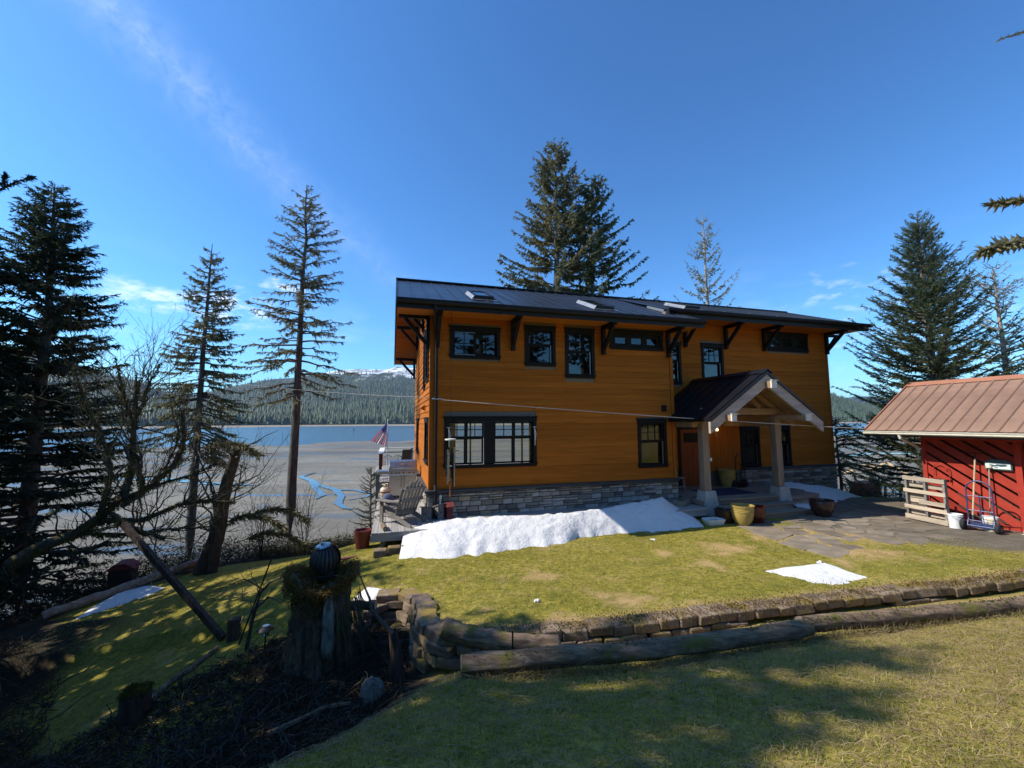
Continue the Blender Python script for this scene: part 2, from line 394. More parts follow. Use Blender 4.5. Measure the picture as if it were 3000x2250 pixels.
class MB:
    """collects boxes, bars, tubes and lathes into one mesh"""
    def __init__(s): s.v = []; s.f = []; s.mi = []; s.m = 0
    def add(s, vs_, fs):
        k = len(s.v); s.v += [tuple(map(float, q)) for q in vs_]
        for f in fs: s.f.append(tuple(i + k for i in f)); s.mi.append(s.m)
        return s
    def box(s, x0, x1, y0, y1, z0, z1):
        return s.add([(x0, y0, z0), (x1, y0, z0), (x1, y1, z0), (x0, y1, z0), (x0, y0, z1), (x1, y0, z1), (x1, y1, z1), (x0, y1, z1)],
                     [(0, 3, 2, 1), (4, 5, 6, 7), (0, 1, 5, 4), (1, 2, 6, 5), (2, 3, 7, 6), (3, 0, 4, 7)])
    def bar(s, a, b, w, h, up=(0, 0, 1)):
        """a square-section bar from a to b: w across, h along 'up'"""
        a = np.array(a, float); b = np.array(b, float); d = b - a; d /= np.linalg.norm(d)
        u = np.array(up, float); sd = np.cross(d, u)
        if np.linalg.norm(sd) < 1e-6: sd = np.cross(d, (1, 0, 0))
        sd /= np.linalg.norm(sd); u = np.cross(sd, d)
        vs_ = []
        for p in (a, b):
            for (i, j) in ((-1, -1), (1, -1), (1, 1), (-1, 1)): vs_.append(p + sd * i * w / 2 + u * j * h / 2)
        return s.add(vs_, [(0, 1, 2, 3), (7, 6, 5, 4), (0, 4, 5, 1), (1, 5, 6, 2), (2, 6, 7, 3), (3, 7, 4, 0)])
    def prism(s, poly, axis, a, b):
        """poly in the two other axes (order x,y,z without axis), extruded from a to b"""
        def p3(q, t):
            if axis == 0: return (t, q[0], q[1])
            if axis == 1: return (q[0], t, q[1])
            return (q[0], q[1], t)
        n = len(poly); vs_ = [p3(q, a) for q in poly] + [p3(q, b) for q in poly]
        fs = [tuple(range(n))[::-1], tuple(range(n, 2 * n))] + [(i, (i + 1) % n, n + (i + 1) % n, n + i) for i in range(n)]
        return s.add(vs_, fs)
    def tube(s, pts, r, n=8, caps=True, jit=0.0, rng=None):
        pts = [np.array(p, float) for p in pts]; rs = [r] * len(pts) if np.isscalar(r) else list(r)
        vs_ = []; fs = []
        t0 = pts[1] - pts[0]; t0 = t0 / np.linalg.norm(t0)
        ref = np.array((0, 0, 1.0)) if abs(t0[2]) < 0.9 else np.array((1.0, 0, 0))
        u = np.cross(t0, ref); u /= np.linalg.norm(u)
        for i, p in enumerate(pts):
            t = pts[min(i + 1, len(pts) - 1)] - pts[max(i - 1, 0)]; t = t / (np.linalg.norm(t) + 1e-9)
            u = u - t * (u @ t); u /= np.linalg.norm(u) + 1e-9; w = np.cross(t, u)
            for k in range(n):
                a = 2 * math.pi * k / n; rr = rs[i] * (1 + (rng.uniform(-jit, jit) if jit else 0))
                vs_.append(p + (u * math.cos(a) + w * math.sin(a)) * rr)
        for i in range(len(pts) - 1):
            for k in range(n):
                a = i * n + k; b = i * n + (k + 1) % n; fs.append((a, b, b + n, a + n))
        if caps: fs.append(tuple(range(n))[::-1]); fs.append(tuple(range((len(pts) - 1) * n, len(pts) * n)))
        return s.add(vs_, fs)
    def lathe(s, prof, n=24, c=(0, 0, 0), cap=True):
        vs_ = []; fs = []
        for (r, z) in prof:
            for k in range(n):
                a = 2 * math.pi * k / n; vs_.append((c[0] + r * math.cos(a), c[1] + r * math.sin(a), c[2] + z))
        for i in range(len(prof) - 1):
            for k in range(n):
                a = i * n + k; b = i * n + (k + 1) % n; fs.append((a, b, b + n, a + n))
        if cap: fs.append(tuple(range(n))[::-1]); fs.append(tuple(range((len(prof) - 1) * n, len(prof) * n)))
        return s.add(vs_, fs)
    def build(s, name, mats, parent=None, smooth=False, bevel=0.0, loc=None, rotz=None):
        me = bpy.data.meshes.new(name); me.from_pydata(s.v, [], s.f)
        if any(s.mi): me.polygons.foreach_set('material_index', s.mi)
        me.update()
        if smooth: me.polygons.foreach_set('use_smooth', [True] * len(me.polygons))
        o = link(name, me, mats, parent, loc, rotz)
        if smooth:
            try: me.set_sharp_from_angle(angle=rad(40))
            except Exception: pass
        if bevel:
            md = o.modifiers.new('bevel', 'BEVEL'); md.width = bevel; md.segments = 2; md.limit_method = 'ANGLE'
        return o
def part(name, mat, parent, *boxes, bevel=0.0):
    m = MB()
    for b in boxes: m.box(*b)
    return m.build(name, mat, parent, bevel=bevel)
def copy_tree(o, parent=None):
    c = o.copy(); col.objects.link(c); c.parent = parent
    for ch in list(o.children): copy_tree(ch, c)
    return c
def vnoise(x, y, s=1.0, seed=0):
    """smooth value noise, vectorised"""
    x = np.asarray(x, float) * s + seed * 17.13; y = np.asarray(y, float) * s + seed * 7.77
    xi = np.floor(x).astype(np.int64); yi = np.floor(y).astype(np.int64); fx = x - xi; fy = y - yi
    fx = fx * fx * (3 - 2 * fx); fy = fy * fy * (3 - 2 * fy)
    def h(a, b):
        n = (a * 374761393 + b * 668265263 + seed * 974634) & 0xffffffff
        n = ((n ^ (n >> 13)) * 1274126177) & 0xffffffff
        return ((n ^ (n >> 16)) & 0xffff) / 65535.0
    return (h(xi, yi) * (1 - fx) + h(xi + 1, yi) * fx) * (1 - fy) + (h(xi, yi + 1) * (1 - fx) + h(xi + 1, yi + 1) * fx) * fy
def fbm(x, y, s=1.0, seed=0, o=4):
    v = 0; a = 0.5
    for i in range(o): v = v + a * vnoise(x, y, s * 2 ** i, seed + i); a *= 0.5
    return v

# ------------------------------------------------------------------ house frame
HW = math.atan(4244 / FPX)
WX = np.array([math.sin(HW), math.cos(HW), 0]); NX = np.array([-math.cos(HW), math.sin(HW), 0])
HC = np.array([-2.2764, 11.5, 0.0]); HROT = math.atan2(WX[1], WX[0])
def hw(u, w, z=0.0): return HC + WX * u + NX * w + np.array([0, 0, z])
def uv(x, y): return ((x - HC[0]) * WX[0] + (y - HC[1]) * WX[1], (x - HC[0]) * NX[0] + (y - HC[1]) * NX[1])

# ------------------------------------------------------------------ ground heights
WALL = np.array([(16, 9.0), (12, 8.2), (8.57, 7.25), (5.81, 6.8), (2.56, 6.12), (0.56, 5.75), (-0.3, 5.62), (-0.95, 5.75), (-1.35, 6.2),
                 (-1.47, 6.8), (-1.72, 7.3), (-2.1, 7.52), (-2.42, 7.2), (-2.5, 6.8)])
LOWER = np.array([(16, 9.0), (12, 8.2), (8.57, 7.25), (5.81, 6.8), (2.56, 6.12), (0.56, 5.75), (-0.3, 5.62), (-0.95, 5.75), (-1.35, 6.2),
                  (-1.47, 6.8), (-1.72, 7.3), (-2.1, 7.52), (-2.42, 7.3), (-3.3, 7.25), (-6, 8), (-40, 8), (-40, -40), (40, -40), (40, 12)])
_L = [(0, 0, 1.3), (-1.4, 0.3, 1.2), (3, 0, 1.35), (8, 0, 1.45), (0, 1.8, 1.12), (0, 3, .85), (0, 4.0, .55), (-.6, 4.3, .47), (3, 4.7, .47), (6, 5.2, .48), (9.5, 6, .52),
      (3, 2, 1.12), (6, 3, 1.0), (10, 4, .95), (14, 6, .8), (0.6, 5.2, .12), (2.6, 5.65, .12), (5.8, 6.3, .16), (8.7, 6.8, .22), (12, 7.6, .3),
      (-1.7, 2.3, .95), (-1.1, 3.3, .66), (-.9, 4.4, .3), (-2.8, 5.9, -.5), (-1.6, 5.4, -.42), (-1.0, 5.2, -.2), (-2.1, 4.3, -.32), (-3.0, 4.2, -.5), (-3.3, 3.0, -.3), (-4.9, 5.4, -.95), (-5.2, 4.6, -1.0),
      (-4, 2.4, -.4), (-4.5, 6.9, -.78), (-2.3, 7.0, -.42), (-1.8, 6.4, -.42), (-2.6, 1.2, .6), (-4, 0, .4), (-7.7, 7.85, -1.4), (-9, 4, -1.6), (-12, 6, -2.2), (-10, 0, -.8), (-14, 0, -1.2),
      (-8, -8, 1), (0, -10, 2.2), (10, -10, 2.4), (24, -6, 2.0), (24, 8, .9), (0, -25, 5), (-20, -20, 3), (25, -25, 5), (-25, 8, -4)]
_UP = [(-2.6, 9.3, -.02), (0, 9.2, 0), (3, 10, .0), (6, 11.3, .05), (8, 12.6, .09), (11, 13, .1), (12, 11, .12), (13, 9.5, .18), (9, 9.5, .14), (5, 8, .1), (1, 7.2, .1), (-1, 7.4, .03),
       (0.6, 6.0, .16), (2.6, 6.4, .18), (5.8, 7.1, .2), (8.7, 7.6, .24), (13, 8.6, .3), (-.8, 6.2, .12), (-2.0, 8.1, -.02), (-3.0, 8.1, -.14), (-3.8, 10.5, -.12), (-5, 9.3, -.5), (-5.5, 12, -.75), (-7.7, 10, -1.08),
       (-9.5, 10.8, -1.4), (-8, 8, -1.3), (-4.5, 6.9, -.78), (-3.3, 7.3, -.5), (-11.2, 10.3, -1.65), (-9.5, 12.8, -1.45), (-6.5, 14.5, -1.5), (-3.6, 14, -.7), (-4.5, 18, -1.9), (-8.7, 16.5, -2.1), (-14, 19, -3.8), (-13.5, 11.5, -2.6),
       (-2, 21, -2.2), (5, 25, -2.6), (14, 23, -1.6), (19, 21, -1.2), (14.5, 18.3, -.35), (12, 16, .05), (16, 15, .05), (20, 12, .35), (22, 28, -3.5), (4, 16, 0), (0, 13.5, 0), (10, 18, -.1),
       (-20, 14, -5), (-20, 26, -6.6), (-10, 26, -6.0), (0, 32, -6.4), (12, 33, -6.2), (26, 36, -6.2), (-25, 8, -5), (26, 10, .8)]
class TPS:
    def __init__(s, pts, lam=0.02):
        p = np.array(pts, float); s.p = p[:, :2]; n = len(p)
        K = s.k(np.linalg.norm(s.p[:, None] - s.p[None], axis=2)) + lam * np.eye(n)
        P = np.c_[np.ones(n), s.p]; A = np.block([[K, P], [P.T, np.zeros((3, 3))]])
        s.w = np.linalg.solve(A, np.r_[p[:, 2], np.zeros(3)])
    @staticmethod
    def k(r): return np.where(r > 1e-9, r * r * np.log(np.maximum(r, 1e-9)), 0)
    def __call__(s, x, y):
        q = np.c_[np.ravel(x), np.ravel(y)]; out = np.zeros(len(q))
        for i in range(0, len(q), 20000):
            c = q[i:i + 20000]; r = np.linalg.norm(c[:, None] - s.p[None], axis=2)
            out[i:i + 20000] = s.k(r) @ s.w[:-3] + s.w[-3] + c @ s.w[-2:]
        return out.reshape(np.shape(x))
_tl, _tu = TPS(_L), TPS(_UP)
def seg_dist(x, y, poly, closed=False):
    d = np.full(np.shape(x), 1e9)
    n = len(poly)
    for i in range(n if closed else n - 1):
        a = poly[i]; b = poly[(i + 1) % n]; ab = b - a
        t = np.clip(((x - a[0]) * ab[0] + (y - a[1]) * ab[1]) / (ab @ ab), 0, 1)
        d = np.minimum(d, np.hypot(x - a[0] - ab[0] * t, y - a[1] - ab[1] * t))
    return d
def inside(x, y, poly):
    r = np.zeros(np.shape(x), bool); n = len(poly)
    for i in range(n):
        a = poly[i]; b = poly[(i + 1) % n]
        if a[1] == b[1]: continue
        c = ((a[1] > y) != (b[1] > y)) & (x < (b[0] - a[0]) * (y - a[1]) / (b[1] - a[1]) + a[0])
        r ^= c
    return r
def smooth01(t): t = np.clip(t, 0, 1); return t * t * (3 - 2 * t)
def ground_z(x, y):
    x = np.asarray(x, float); y = np.asarray(y, float)
    sd = seg_dist(x, y, LOWER, True); sd = np.where(inside(x, y, LOWER), sd, -sd)      # >0 on the lower side
    shift = 0.16
    m = smooth01((sd + shift + 0.08) / 0.16)
    z = _tu(x, y) * (1 - m) + _tl(x, y) * m
    far = np.maximum(np.maximum(np.abs(x) - 27, 0), np.maximum(y - 30, 0))
    z = np.where(y > 6, np.maximum(z - far * 0.35, -7.6), z)
    z = np.clip(z, -7.6, 9)
    return z + (fbm(x, y, 1.3, 3) - 0.47) * 0.05 + (fbm(x, y, 5.0, 9, 3) - 0.43) * 0.018
def gz(x, y): return float(ground_z(np.array([x]), np.array([y]))[0])

def axis_pts(lo, hi, dlo, dhi, fine, coarse):
    return np.unique(np.round(np.r_[np.arange(lo, dlo, coarse), np.arange(dlo, dhi, fine), np.arange(dhi, hi + 1e-6, coarse)], 4))
PATCH = ((1.95, 6.85, .42), (2.75, 6.7, .2), (4.0, 8.7, .40), (0.5, 8.2, .42), (6.9, 10.6, 1.1), (8.4, 11, 1.2), (6.7, 8.5, .45), (3.3, 9.6, .35), (0.6, 5.9, .3), (5.1, 9.9, .6), (7.6, 9.3, .8))
def patch(X, Y):
    s = np.zeros(np.shape(X)); wx = (fbm(X, Y, 1.6, 31) - .47) * 1.5; wy = (fbm(X, Y, 1.6, 57) - .47) * 1.1; e = (fbm(X, Y, 7.0, 44) - .47) * 1.3
    for a, b, r in PATCH: s = np.maximum(s, smooth01(1.15 - np.hypot(X + wx * min(1, r * 1.6) - a, Y + wy * min(1, r * 1.6) - b) / r + e))
    return s
def make_ground():
    xs = axis_pts(-60, 60, -12, 14, 0.11, 1.0); ys = axis_pts(-40, 46, -1, 14.5, 0.11, 0.7)
    X, Y = np.meshgrid(xs, ys); Z = ground_z(X, Y)
    u, w = uv(X, Y)
    # R: bare soil and litter of the hollow and the brush, G: gravel and worn dirt by the shed, B: dry straw
    hol = np.maximum(0, 1 - seg_dist(X, Y, np.array([(-2.9, 6.6), (-2.6, 5.2), (-3.4, 4.0)])) / 1.7)
    hol = np.maximum(hol, np.maximum(0, 1 - seg_dist(X, Y, np.array([(-1.5, 5.2), (-1.8, 6.9)])) / 0.9) * 1.2)
    hol = np.maximum(hol, smooth01((-X - 6.2 - 0.25 * (Y - 5)) / 2.5) * (Y < 9.6))
    hol = np.maximum(hol, smooth01(1.2 - seg_dist(X, Y, np.array([(-4.8, 3.2), (-9, 5.5), (-11.5, 9.0)])) / 2.2))
    brush = smooth01((seg_dist(X, Y, np.array([(-12.4, 10.0), (-9.8, 12.8), (-7.6, 15.2), (-4.6, 16.0), (-3, 19)])) * -1 + 0.0) / 1.0)
    beyond = inside(X, Y, np.array([(-11.2, 9.6), (-9.8, 12.6), (-7.3, 14.7), (-4.6, 15.5), (-3.2, 19), (30, 19), (60, 60), (-60, 60), (-60, 4), (-13, 4)]))
    hol = np.maximum(hol, beyond * 0.9)
    drive = inside(X, Y, np.array([(7.5, 13.2), (7.0, 11.4), (8.6, 9.6), (10.2, 8.2), (14, 8.2), (24, 6), (26, 16), (12, 17)]))
    dd = seg_dist(X, Y, np.array([(7.5, 13.2), (7.0, 11.4), (8.6, 9.6), (10.2, 8.2), (14, 8.2), (24, 6), (26, 16), (12, 17)]), True)
    grav = np.where(drive, smooth01(dd / 1.6), 0)
    straw = np.zeros_like(X)
    straw = patch(X, Y)
    straw = np.maximum(straw, smooth01(1 - np.abs(seg_dist(X, Y, WALL[:9]) - .25) / .35) * .7)
    straw = np.maximum(straw, 0.45 * smooth01((X - .5) / 5) * (Y < 5.5))
    C = np.stack([np.clip(hol, 0, 1), np.clip(grav, 0, 1), np.clip(straw, 0, 1), np.ones_like(X)], -1).reshape(-1, 4)
    ny, nx = X.shape; i = np.arange(ny * nx).reshape(ny, nx)
    F = np.stack([i[:-1, :-1], i[:-1, 1:], i[1:, 1:], i[1:, :-1]], -1).reshape(-1, 4)
    me = np_mesh('ground', np.stack([X, Y, Z], -1).reshape(-1, 3), F, True, C)
    m, t, b = material('lawn')
    v = t.new('ShaderNodeNewGeometry').outputs['Position']
    at_ = t.new('ShaderNodeVertexColor'); at_.layer_name = 'Col'
    sp = t.new('ShaderNodeSeparateColor'); t.put(sp.inputs[0], at_.outputs[0])
    n1 = t.noise(v, 0.55, 5, 0.6); n2 = t.noise(v, 3.2, 6, 0.65); n3 = t.noise(v, 38, 4, 0.7); n4 = t.noise(t.mapping(v, (1, 1, 1), (9, 3, 0)), 1.5, 5, 0.65)
    g = t.ramp(t.math('ADD', t.math('MULTIPLY', n1, 0.5), t.math('MULTIPLY', n2, 0.5)),
               [(0.36, (0.22, 0.205, 0.026)), (0.5, (0.37, 0.305, 0.044)), (0.62, (0.50, 0.385, 0.095))])
    n5 = t.noise(v, 11, 5, 0.7); g = t.mix(t.remap(n5, 0.36, 0.62, 0.85, 0), g, (0.10, 0.105, 0.016, 1)); g = t.mix(t.remap(n3, 0.52, 0.78, 0, 0.8), g, (0.52, 0.43, 0.17, 1)); g = t.mix(t.remap(n3, 0.44, 0.22, 0, 0.85), g, (0.055, 0.05, 0.014, 1))
    strawf = t.math('MULTIPLY', t.math('ADD', sp.outputs[2], t.remap(n4, 0.55, 0.72, 0, 0.7), clamp=True), t.remap(n2, 0.2, 0.5))
    g = t.mix(strawf, g, t.mix(n3, (0.36, 0.22, 0.085, 1), (0.66, 0.46, 0.22, 1)))
    gr = t.mix(t.remap(n2, 0.3, 0.7), (0.12, 0.098, 0.072, 1), (0.24, 0.20, 0.15, 1))
    gr = t.mix(t.remap(n3, 0.62, 0.8), gr, (0.30, 0.28, 0.25, 1))
    gf = t.remap(t.math('ADD', sp.outputs[1], t.math('MULTIPLY', t.math('SUBTRACT', n2, 0.5), 0.9)), 0.25, 0.65)
    g = t.mix(gf, g, gr)
    so = t.mix(t.remap(n2, 0.3, 0.7), (0.018, 0.014, 0.010, 1), (0.055, 0.043, 0.028, 1))
    so = t.mix(t.remap(n3, 0.6, 0.8), so, (0.11, 0.085, 0.05, 1))
    sf = t.remap(t.math('ADD', sp.outputs[0], t.math('MULTIPLY', t.math('SUBTRACT', n2, 0.5), 0.7)), 0.3, 0.65)
    g = t.mix(sf, g, so)
    t.put(b.inputs['Base Color'], g); b.inputs['Roughness'].default_value = 0.95; b.inputs['Specular IOR Level'].default_value = 0.15
    t.put(b.inputs['Normal'], t.bump(t.math('ADD', n3, t.math('MULTIPLY', n2, 1.2)), 0.9, 0.04))
    M['lawn'] = m
    tag(link('ground', me, 'lawn'), kind='structure')
make_ground()

# ------------------------------------------------------------------ mud flat, water, far shore
SEA = -7.05
def polar_grid(az, dist):
    A, D = np.meshgrid(az, dist); return np.sin(A) * D, np.cos(A) * D, A, D
def grid_faces(ny, nx):
    i = np.arange(ny * nx).reshape(ny, nx)
    return np.stack([i[:-1, :-1], i[:-1, 1:], i[1:, 1:], i[1:, :-1]], -1).reshape(-1, 4)
def az_of(px): return np.arctan((np.asarray(px, float) - CX) / FPX)
def make_sea():
    az = np.linspace(rad(-62), rad(62), 180); dist = np.geomspace(24, 520, 120)
    X, Y, A, D = polar_grid(az, dist)
    edge = 225 + 60 * smooth01((A + 0.5) / 0.8) + 70 * smooth01((A - 0.3) / 0.4) + 40 * (fbm(A * 9, D * 0 + 1, 1, 4) - .47)
    Z = SEA + 0.35 - 0.9 * smooth01((D - edge + 60) / 120) + (fbm(X, Y, 0.05, 2) - .47) * 0.5 + (fbm(X, Y, .3, 5, 2) - .4) * 0.05
    me = np_mesh('mudflat', np.stack([X, Y, Z], -1).reshape(-1, 3), grid_faces(*X.shape), True)
    m, t, b = material('mud'); v = t.new('ShaderNodeNewGeometry').outputs['Position']
    n1 = t.noise(t.mapping(v, (0.018, 0.05, 1)), 1.0, 6, 0.6, 0.6); n2 = t.noise(v, 0.6, 8, 0.7); n3 = t.noise(t.mapping(v, (0.03, 0.16, 1)), 1.0, 5, 0.55, 1.2)
    c = t.mix(t.remap(n1, 0.35, 0.65), (0.12, 0.100, 0.072, 1), (0.25, 0.217, 0.163, 1))
    c = t.mix(t.remap(n2, 0.45, 0.7, 0, 0.75), c, (0.115, 0.098, 0.048, 1))
    wet = t.remap(n3, 0.55, 0.66, 0, .85)
    c = t.mix(wet, c, (0.07, 0.068, 0.06, 1))
    t.put(b.inputs['Base Color'], c)
    t.put(b.inputs['Roughness'], t.mix(wet, (0.62, 0.62, 0.62, 1), (0.12, 0.12, 0.12, 1)))
    t.put(b.inputs['Specular IOR Level'], t.math('ADD', t.math('MULTIPLY', wet, 0.4), 0.18)); t.put(b.inputs['Normal'], t.bump(t.math('MULTIPLY', n2, t.math('SUBTRACT', 1.0, wet)), 0.35, 0.4)); M['mud'] = m
    tag(link('mudflat', me, 'mud'), kind='structure')
    # open water
    m, t, b = material('sea_water'); v = t.new('ShaderNodeNewGeometry').outputs['Position']
    b.inputs['Base Color'].default_value = (0.028, 0.060, 0.085, 1); b.inputs['Roughness'].default_value = 0.22; b.inputs['IOR'].default_value = 1.33
    t.put(b.inputs['Normal'], t.bump(t.noise(t.mapping(v, (0.25, 0.9, 1)), 1.0, 6, 0.65), 0.35, 0.3)); M['sea_water'] = m
    az = np.linspace(rad(-70), rad(70), 60); X, Y, A, D = polar_grid(az, np.array([120., 260, 600, 1200, 2500, 5000, 9500]))
    tag(link('water', np_mesh('water', np.stack([X, Y, X * 0 + SEA - 0.12], -1).reshape(-1, 3), grid_faces(*X.shape), True), 'sea_water'), kind='structure')
    # channels draining the flat
    m, t, b = material('channel_water'); v = t.new('ShaderNodeNewGeometry').outputs['Position']
    b.inputs['Base Color'].default_value = (0.05, 0.055, 0.055, 1); b.inputs['Roughness'].default_value = 0.06
    t.put(b.inputs['Normal'], t.bump(t.noise(v, 1.5, 3), 0.05, 0.05)); M['channel_water'] = m
    def channel(pts, lift=0.10):
        L, Rr = [], []
        for (x, y, wd) in pts:
            p = onz(x, y, SEA + 0.3); L.append(p); Rr.append(wd * .36)
        V = []; 
        for i, p in enumerate(L):
            q = L[min(i + 1, len(L) - 1)] - L[max(i - 1, 0)]; n = np.array([-q[1], q[0], 0]); n /= np.linalg.norm(n)
            V += [p + n * Rr[i], p - n * Rr[i]]
        V = np.array(V); k = np.arange(len(L) - 1) * 2
        # subdivide along with a ragged edge
        W = []
        for i in range(len(L) - 1):
            for s in np.linspace(0, 1, 7)[:-1 if i < len(L) - 2 else None]:
                a = V[2 * i] * (1 - s) + V[2 * i + 2] * s; b_ = V[2 * i + 1] * (1 - s) + V[2 * i + 3] * s
                j = (random.random() - .5) * .35; W += [a + (a - b_) * j * .4, b_ - (a - b_) * j * .4]
        W = np.array(W); 
        e = 225
        dd = np.hypot(W[:, 0], W[:, 1])
        W[:, 2] = SEA + 0.35 - 0.9 * smooth01((dd - 200) / 120) + (fbm(W[:, 0], W[:, 1], 0.05, 2) - .47) * 0.5 + lift
        W[:, 2] = np.convolve(np.pad(W[:, 2], 6, 'edge'), np.ones(13) / 13, 'valid')
        k = np.arange(len(W) // 2 - 1) * 2
        F = np.stack([k, k + 1, k + 3, k + 2], -1)
        tag(link('tidal_channel', np_mesh('tidal_channel', W, F, True), 'channel_water'), kind='structure')
    random.seed(5)
    channel([(925, 1387, .3), (900, 1394, 1.2), (880, 1400, 1.4), (915, 1413, 1.5), (925, 1432, 1.4), (945, 1452, 1.2), (925, 1462, .5)])
    channel([(905, 1405, .8), (935, 1424, 1.3), (985, 1437, 1.6), (1000, 1455, 1.2), (990, 1475, 1.3), (1010, 1490, .9), (1035, 1493, .3)])
    channel([(985, 1437, .8), (1040, 1437, 1.0), (1085, 1447, .8), (1075, 1457, .5), (1020, 1465, .5)])
    channel([(2470, 1338, 3.0), (2540, 1330, 6.0), (2640, 1330, 6.0), (2720, 1330, 4)])
    channel([(2440, 1312, 3.0), (2520, 1310, 3.5), (2600, 1308, 3.5)])
    channel([(2440, 1452, .6), (2500, 1443, 1.1), (2560, 1446, 1.2), (2640, 1446, .8)])
    channel([(300, 1330, 2), (420, 1322, 3.5), (560, 1330, 3.5), (700, 1326, 3.0), (800, 1331, 1)])
    channel([(260, 1398, 1.5), (360, 1408, 2.5), (470, 1405, 3.0), (620, 1420, 2.5), (740, 1425, 1)])
make_sea()

def make_far():
    rng = np.random.default_rng(11)
    # ridge lines as (pixel x, pixel y) seen from the house, turned into heights at their own distances
    def prof(pts, px): p = np.array(pts, float); return np.interp(px, p[:, 0], p[:, 1])
    near = [(-900, 1120), (-200, 1150), (100, 1175), (250, 1195), (420, 1202), (560, 1203), (700, 1195), (820, 1188), (911, 1185), (1062, 1182), (1209, 1174), (1350, 1168), (1700, 1180), (2200, 1150), (2434, 1150), (2472, 1166), (2520, 1186), (2557, 1197), (2700, 1212), (2900, 1208), (3300, 1200), (4500, 1190)]
    back = [(-900, 950), (-200, 985), (60, 1025), (190, 1052), (260, 1073), (330, 1090), (395, 1107), (480, 1138), (570, 1150), (640, 1132), (700, 1120), (790, 1103), (863, 1099), (956, 1082), (1001, 1076), (1053, 1073), (1092, 1075), (1128, 1075), (1167, 1065), (1197, 1071), (1300, 1060), (1600, 1050), (2100, 1100), (2400, 1165), (2484, 1161), (2504, 1156), (2523, 1155), (2580, 1158), (2640, 1175), (2760, 1165), (3000, 1150), (4500, 1120)]
    px = np.linspace(-900, 4300, 420); az = az_of(px); hz = 1234.5 - .005 * (px - 1500)
    cosA = np.cos(az)
    def height(pyx, dist, tree):  # height above sea so the crest (with its trees) shows at that pixel row
        return EYE[2] - SEA + (hz - pyx) / FPX * dist * cosA - tree
    d1 = 1560 + 500 * smooth01((px - 2000) / 400); d2 = 4200 - 1500 * smooth01((620 - px) / 240) + 2500 * smooth01((px - 2300) / 150)
    h1 = np.maximum(height(prof(near, px), d1 + 420, 30), 12); h2 = np.maximum(height(prof(back, px), d2, 24), 30)
    rows = np.r_[np.linspace(-0.62, 0, 9)[:-1], np.linspace(0, 1, 22), np.linspace(1, 2, 34)[1:], np.linspace(2, 2.4, 5)[1:]]
    T, A = np.meshgrid(rows, az, indexing='ij'); H1 = h1[None]; H2 = h2[None]; D1 = d1[None]; D2 = d2[None]
    D = np.where(T < 0, D1 + T * 1000 * (0.85 + .3 * vnoise(A * 8, A * 0, 1, 5)), np.where(T < 1, D1 + T * 420, np.where(T < 2, D1 + 420 + (T - 1) * (D2 - D1 - 420), D2 * (1 + (T - 2)))))
    s = np.clip(T, 0, 1); q = np.clip(T - 1, 0, 1)
    Z = np.where(T < 0, -0.9 + 2.6 * (1 + T / 0.62), 1.7 + (H1 - 1.7) * smooth01(s) ** 0.8)
    mid = H1 + (H2 - H1) * (0.25 * q + 0.75 * q ** 1.6)
    X, Y = np.sin(A) * D, np.cos(A) * D
    Z = np.where(T <= 1, Z, mid + (fbm(X, Y, 0.0016, 7, 5) - .47) * np.minimum(H2, 500) * 0.55 * np.sin(np.pi * np.clip(q, 0, 1)) ** 0.8)
    Z = np.where(T > 2, H2 * (1 - (T - 2) * 2), Z)
    Z = Z + np.where((T > 0.1) & (T <= 1), (fbm(X, Y, .006, 3) - .47) * 14 * s, 0)
    ny, nx = X.shape
    me = np_mesh('hills', np.stack([X, Y, Z + SEA], -1).reshape(-1, 3), grid_faces(ny, nx), True)
    m, t, b = material('hill_ground'); v = t.new('ShaderNodeNewGeometry').outputs['Position']
    sep = t.new('ShaderNodeSeparateXYZ'); t.put(sep.inputs[0], v)
    n1 = t.noise(v, 0.01, 6, 0.6); n2 = t.noise(v, 0.0045, 6, 0.7, 0.5)
    c = t.mix(t.remap(n1, 0.35, 0.65), (0.016, 0.026, 0.016, 1), (0.036, 0.05, 0.028, 1))
    c = t.mix(t.remap(n2, 0.56, 0.66, 0, 0.8), c, (0.085, 0.095, 0.035, 1))
    alt = t.math('ADD', sep.outputs[2], t.math('MULTIPLY', t.math('SUBTRACT', n2, 0.5), 520))
    c = t.mix(t.remap(alt, 415, 450), c, t.mix(t.remap(n1, 0.35, 0.6), (0.10, 0.10, 0.10, 1), (0.80, 0.82, 0.86, 1)))
    beach = t.remap(sep.outputs[2], SEA + 2.6, SEA + 1.2)
    c = t.mix(beach, c, t.mix(n1, (0.20, 0.165, 0.12, 1), (0.34, 0.28, 0.20, 1)))
    t.put(b.inputs['Base Color'], c); b.inputs['Roughness'].default_value = 0.95; b.inputs['Specular IOR Level'].default_value = 0.1
    M['hill_ground'] = m
    tag(link('hills', me, 'hill_ground'), kind='structure')
    # the woods on them: one mass of small conifers
    def zat(a, tt):
        i = np.interp(tt, rows, np.arange(ny)); j = np.interp(a, az, np.arange(nx))
        i0 = np.clip(i.astype(int), 0, ny - 2); j0 = np.clip(j.astype(int), 0, nx - 2); fi = i - i0; fj = j - j0
        def s_(G): return (G[i0, j0] * (1 - fi) + G[i0 + 1, j0] * fi) * (1 - fj) + (G[i0, j0 + 1] * (1 - fi) + G[i0 + 1, j0 + 1] * fi) * fj
        return s_(X), s_(Y), s_(Z) + SEA
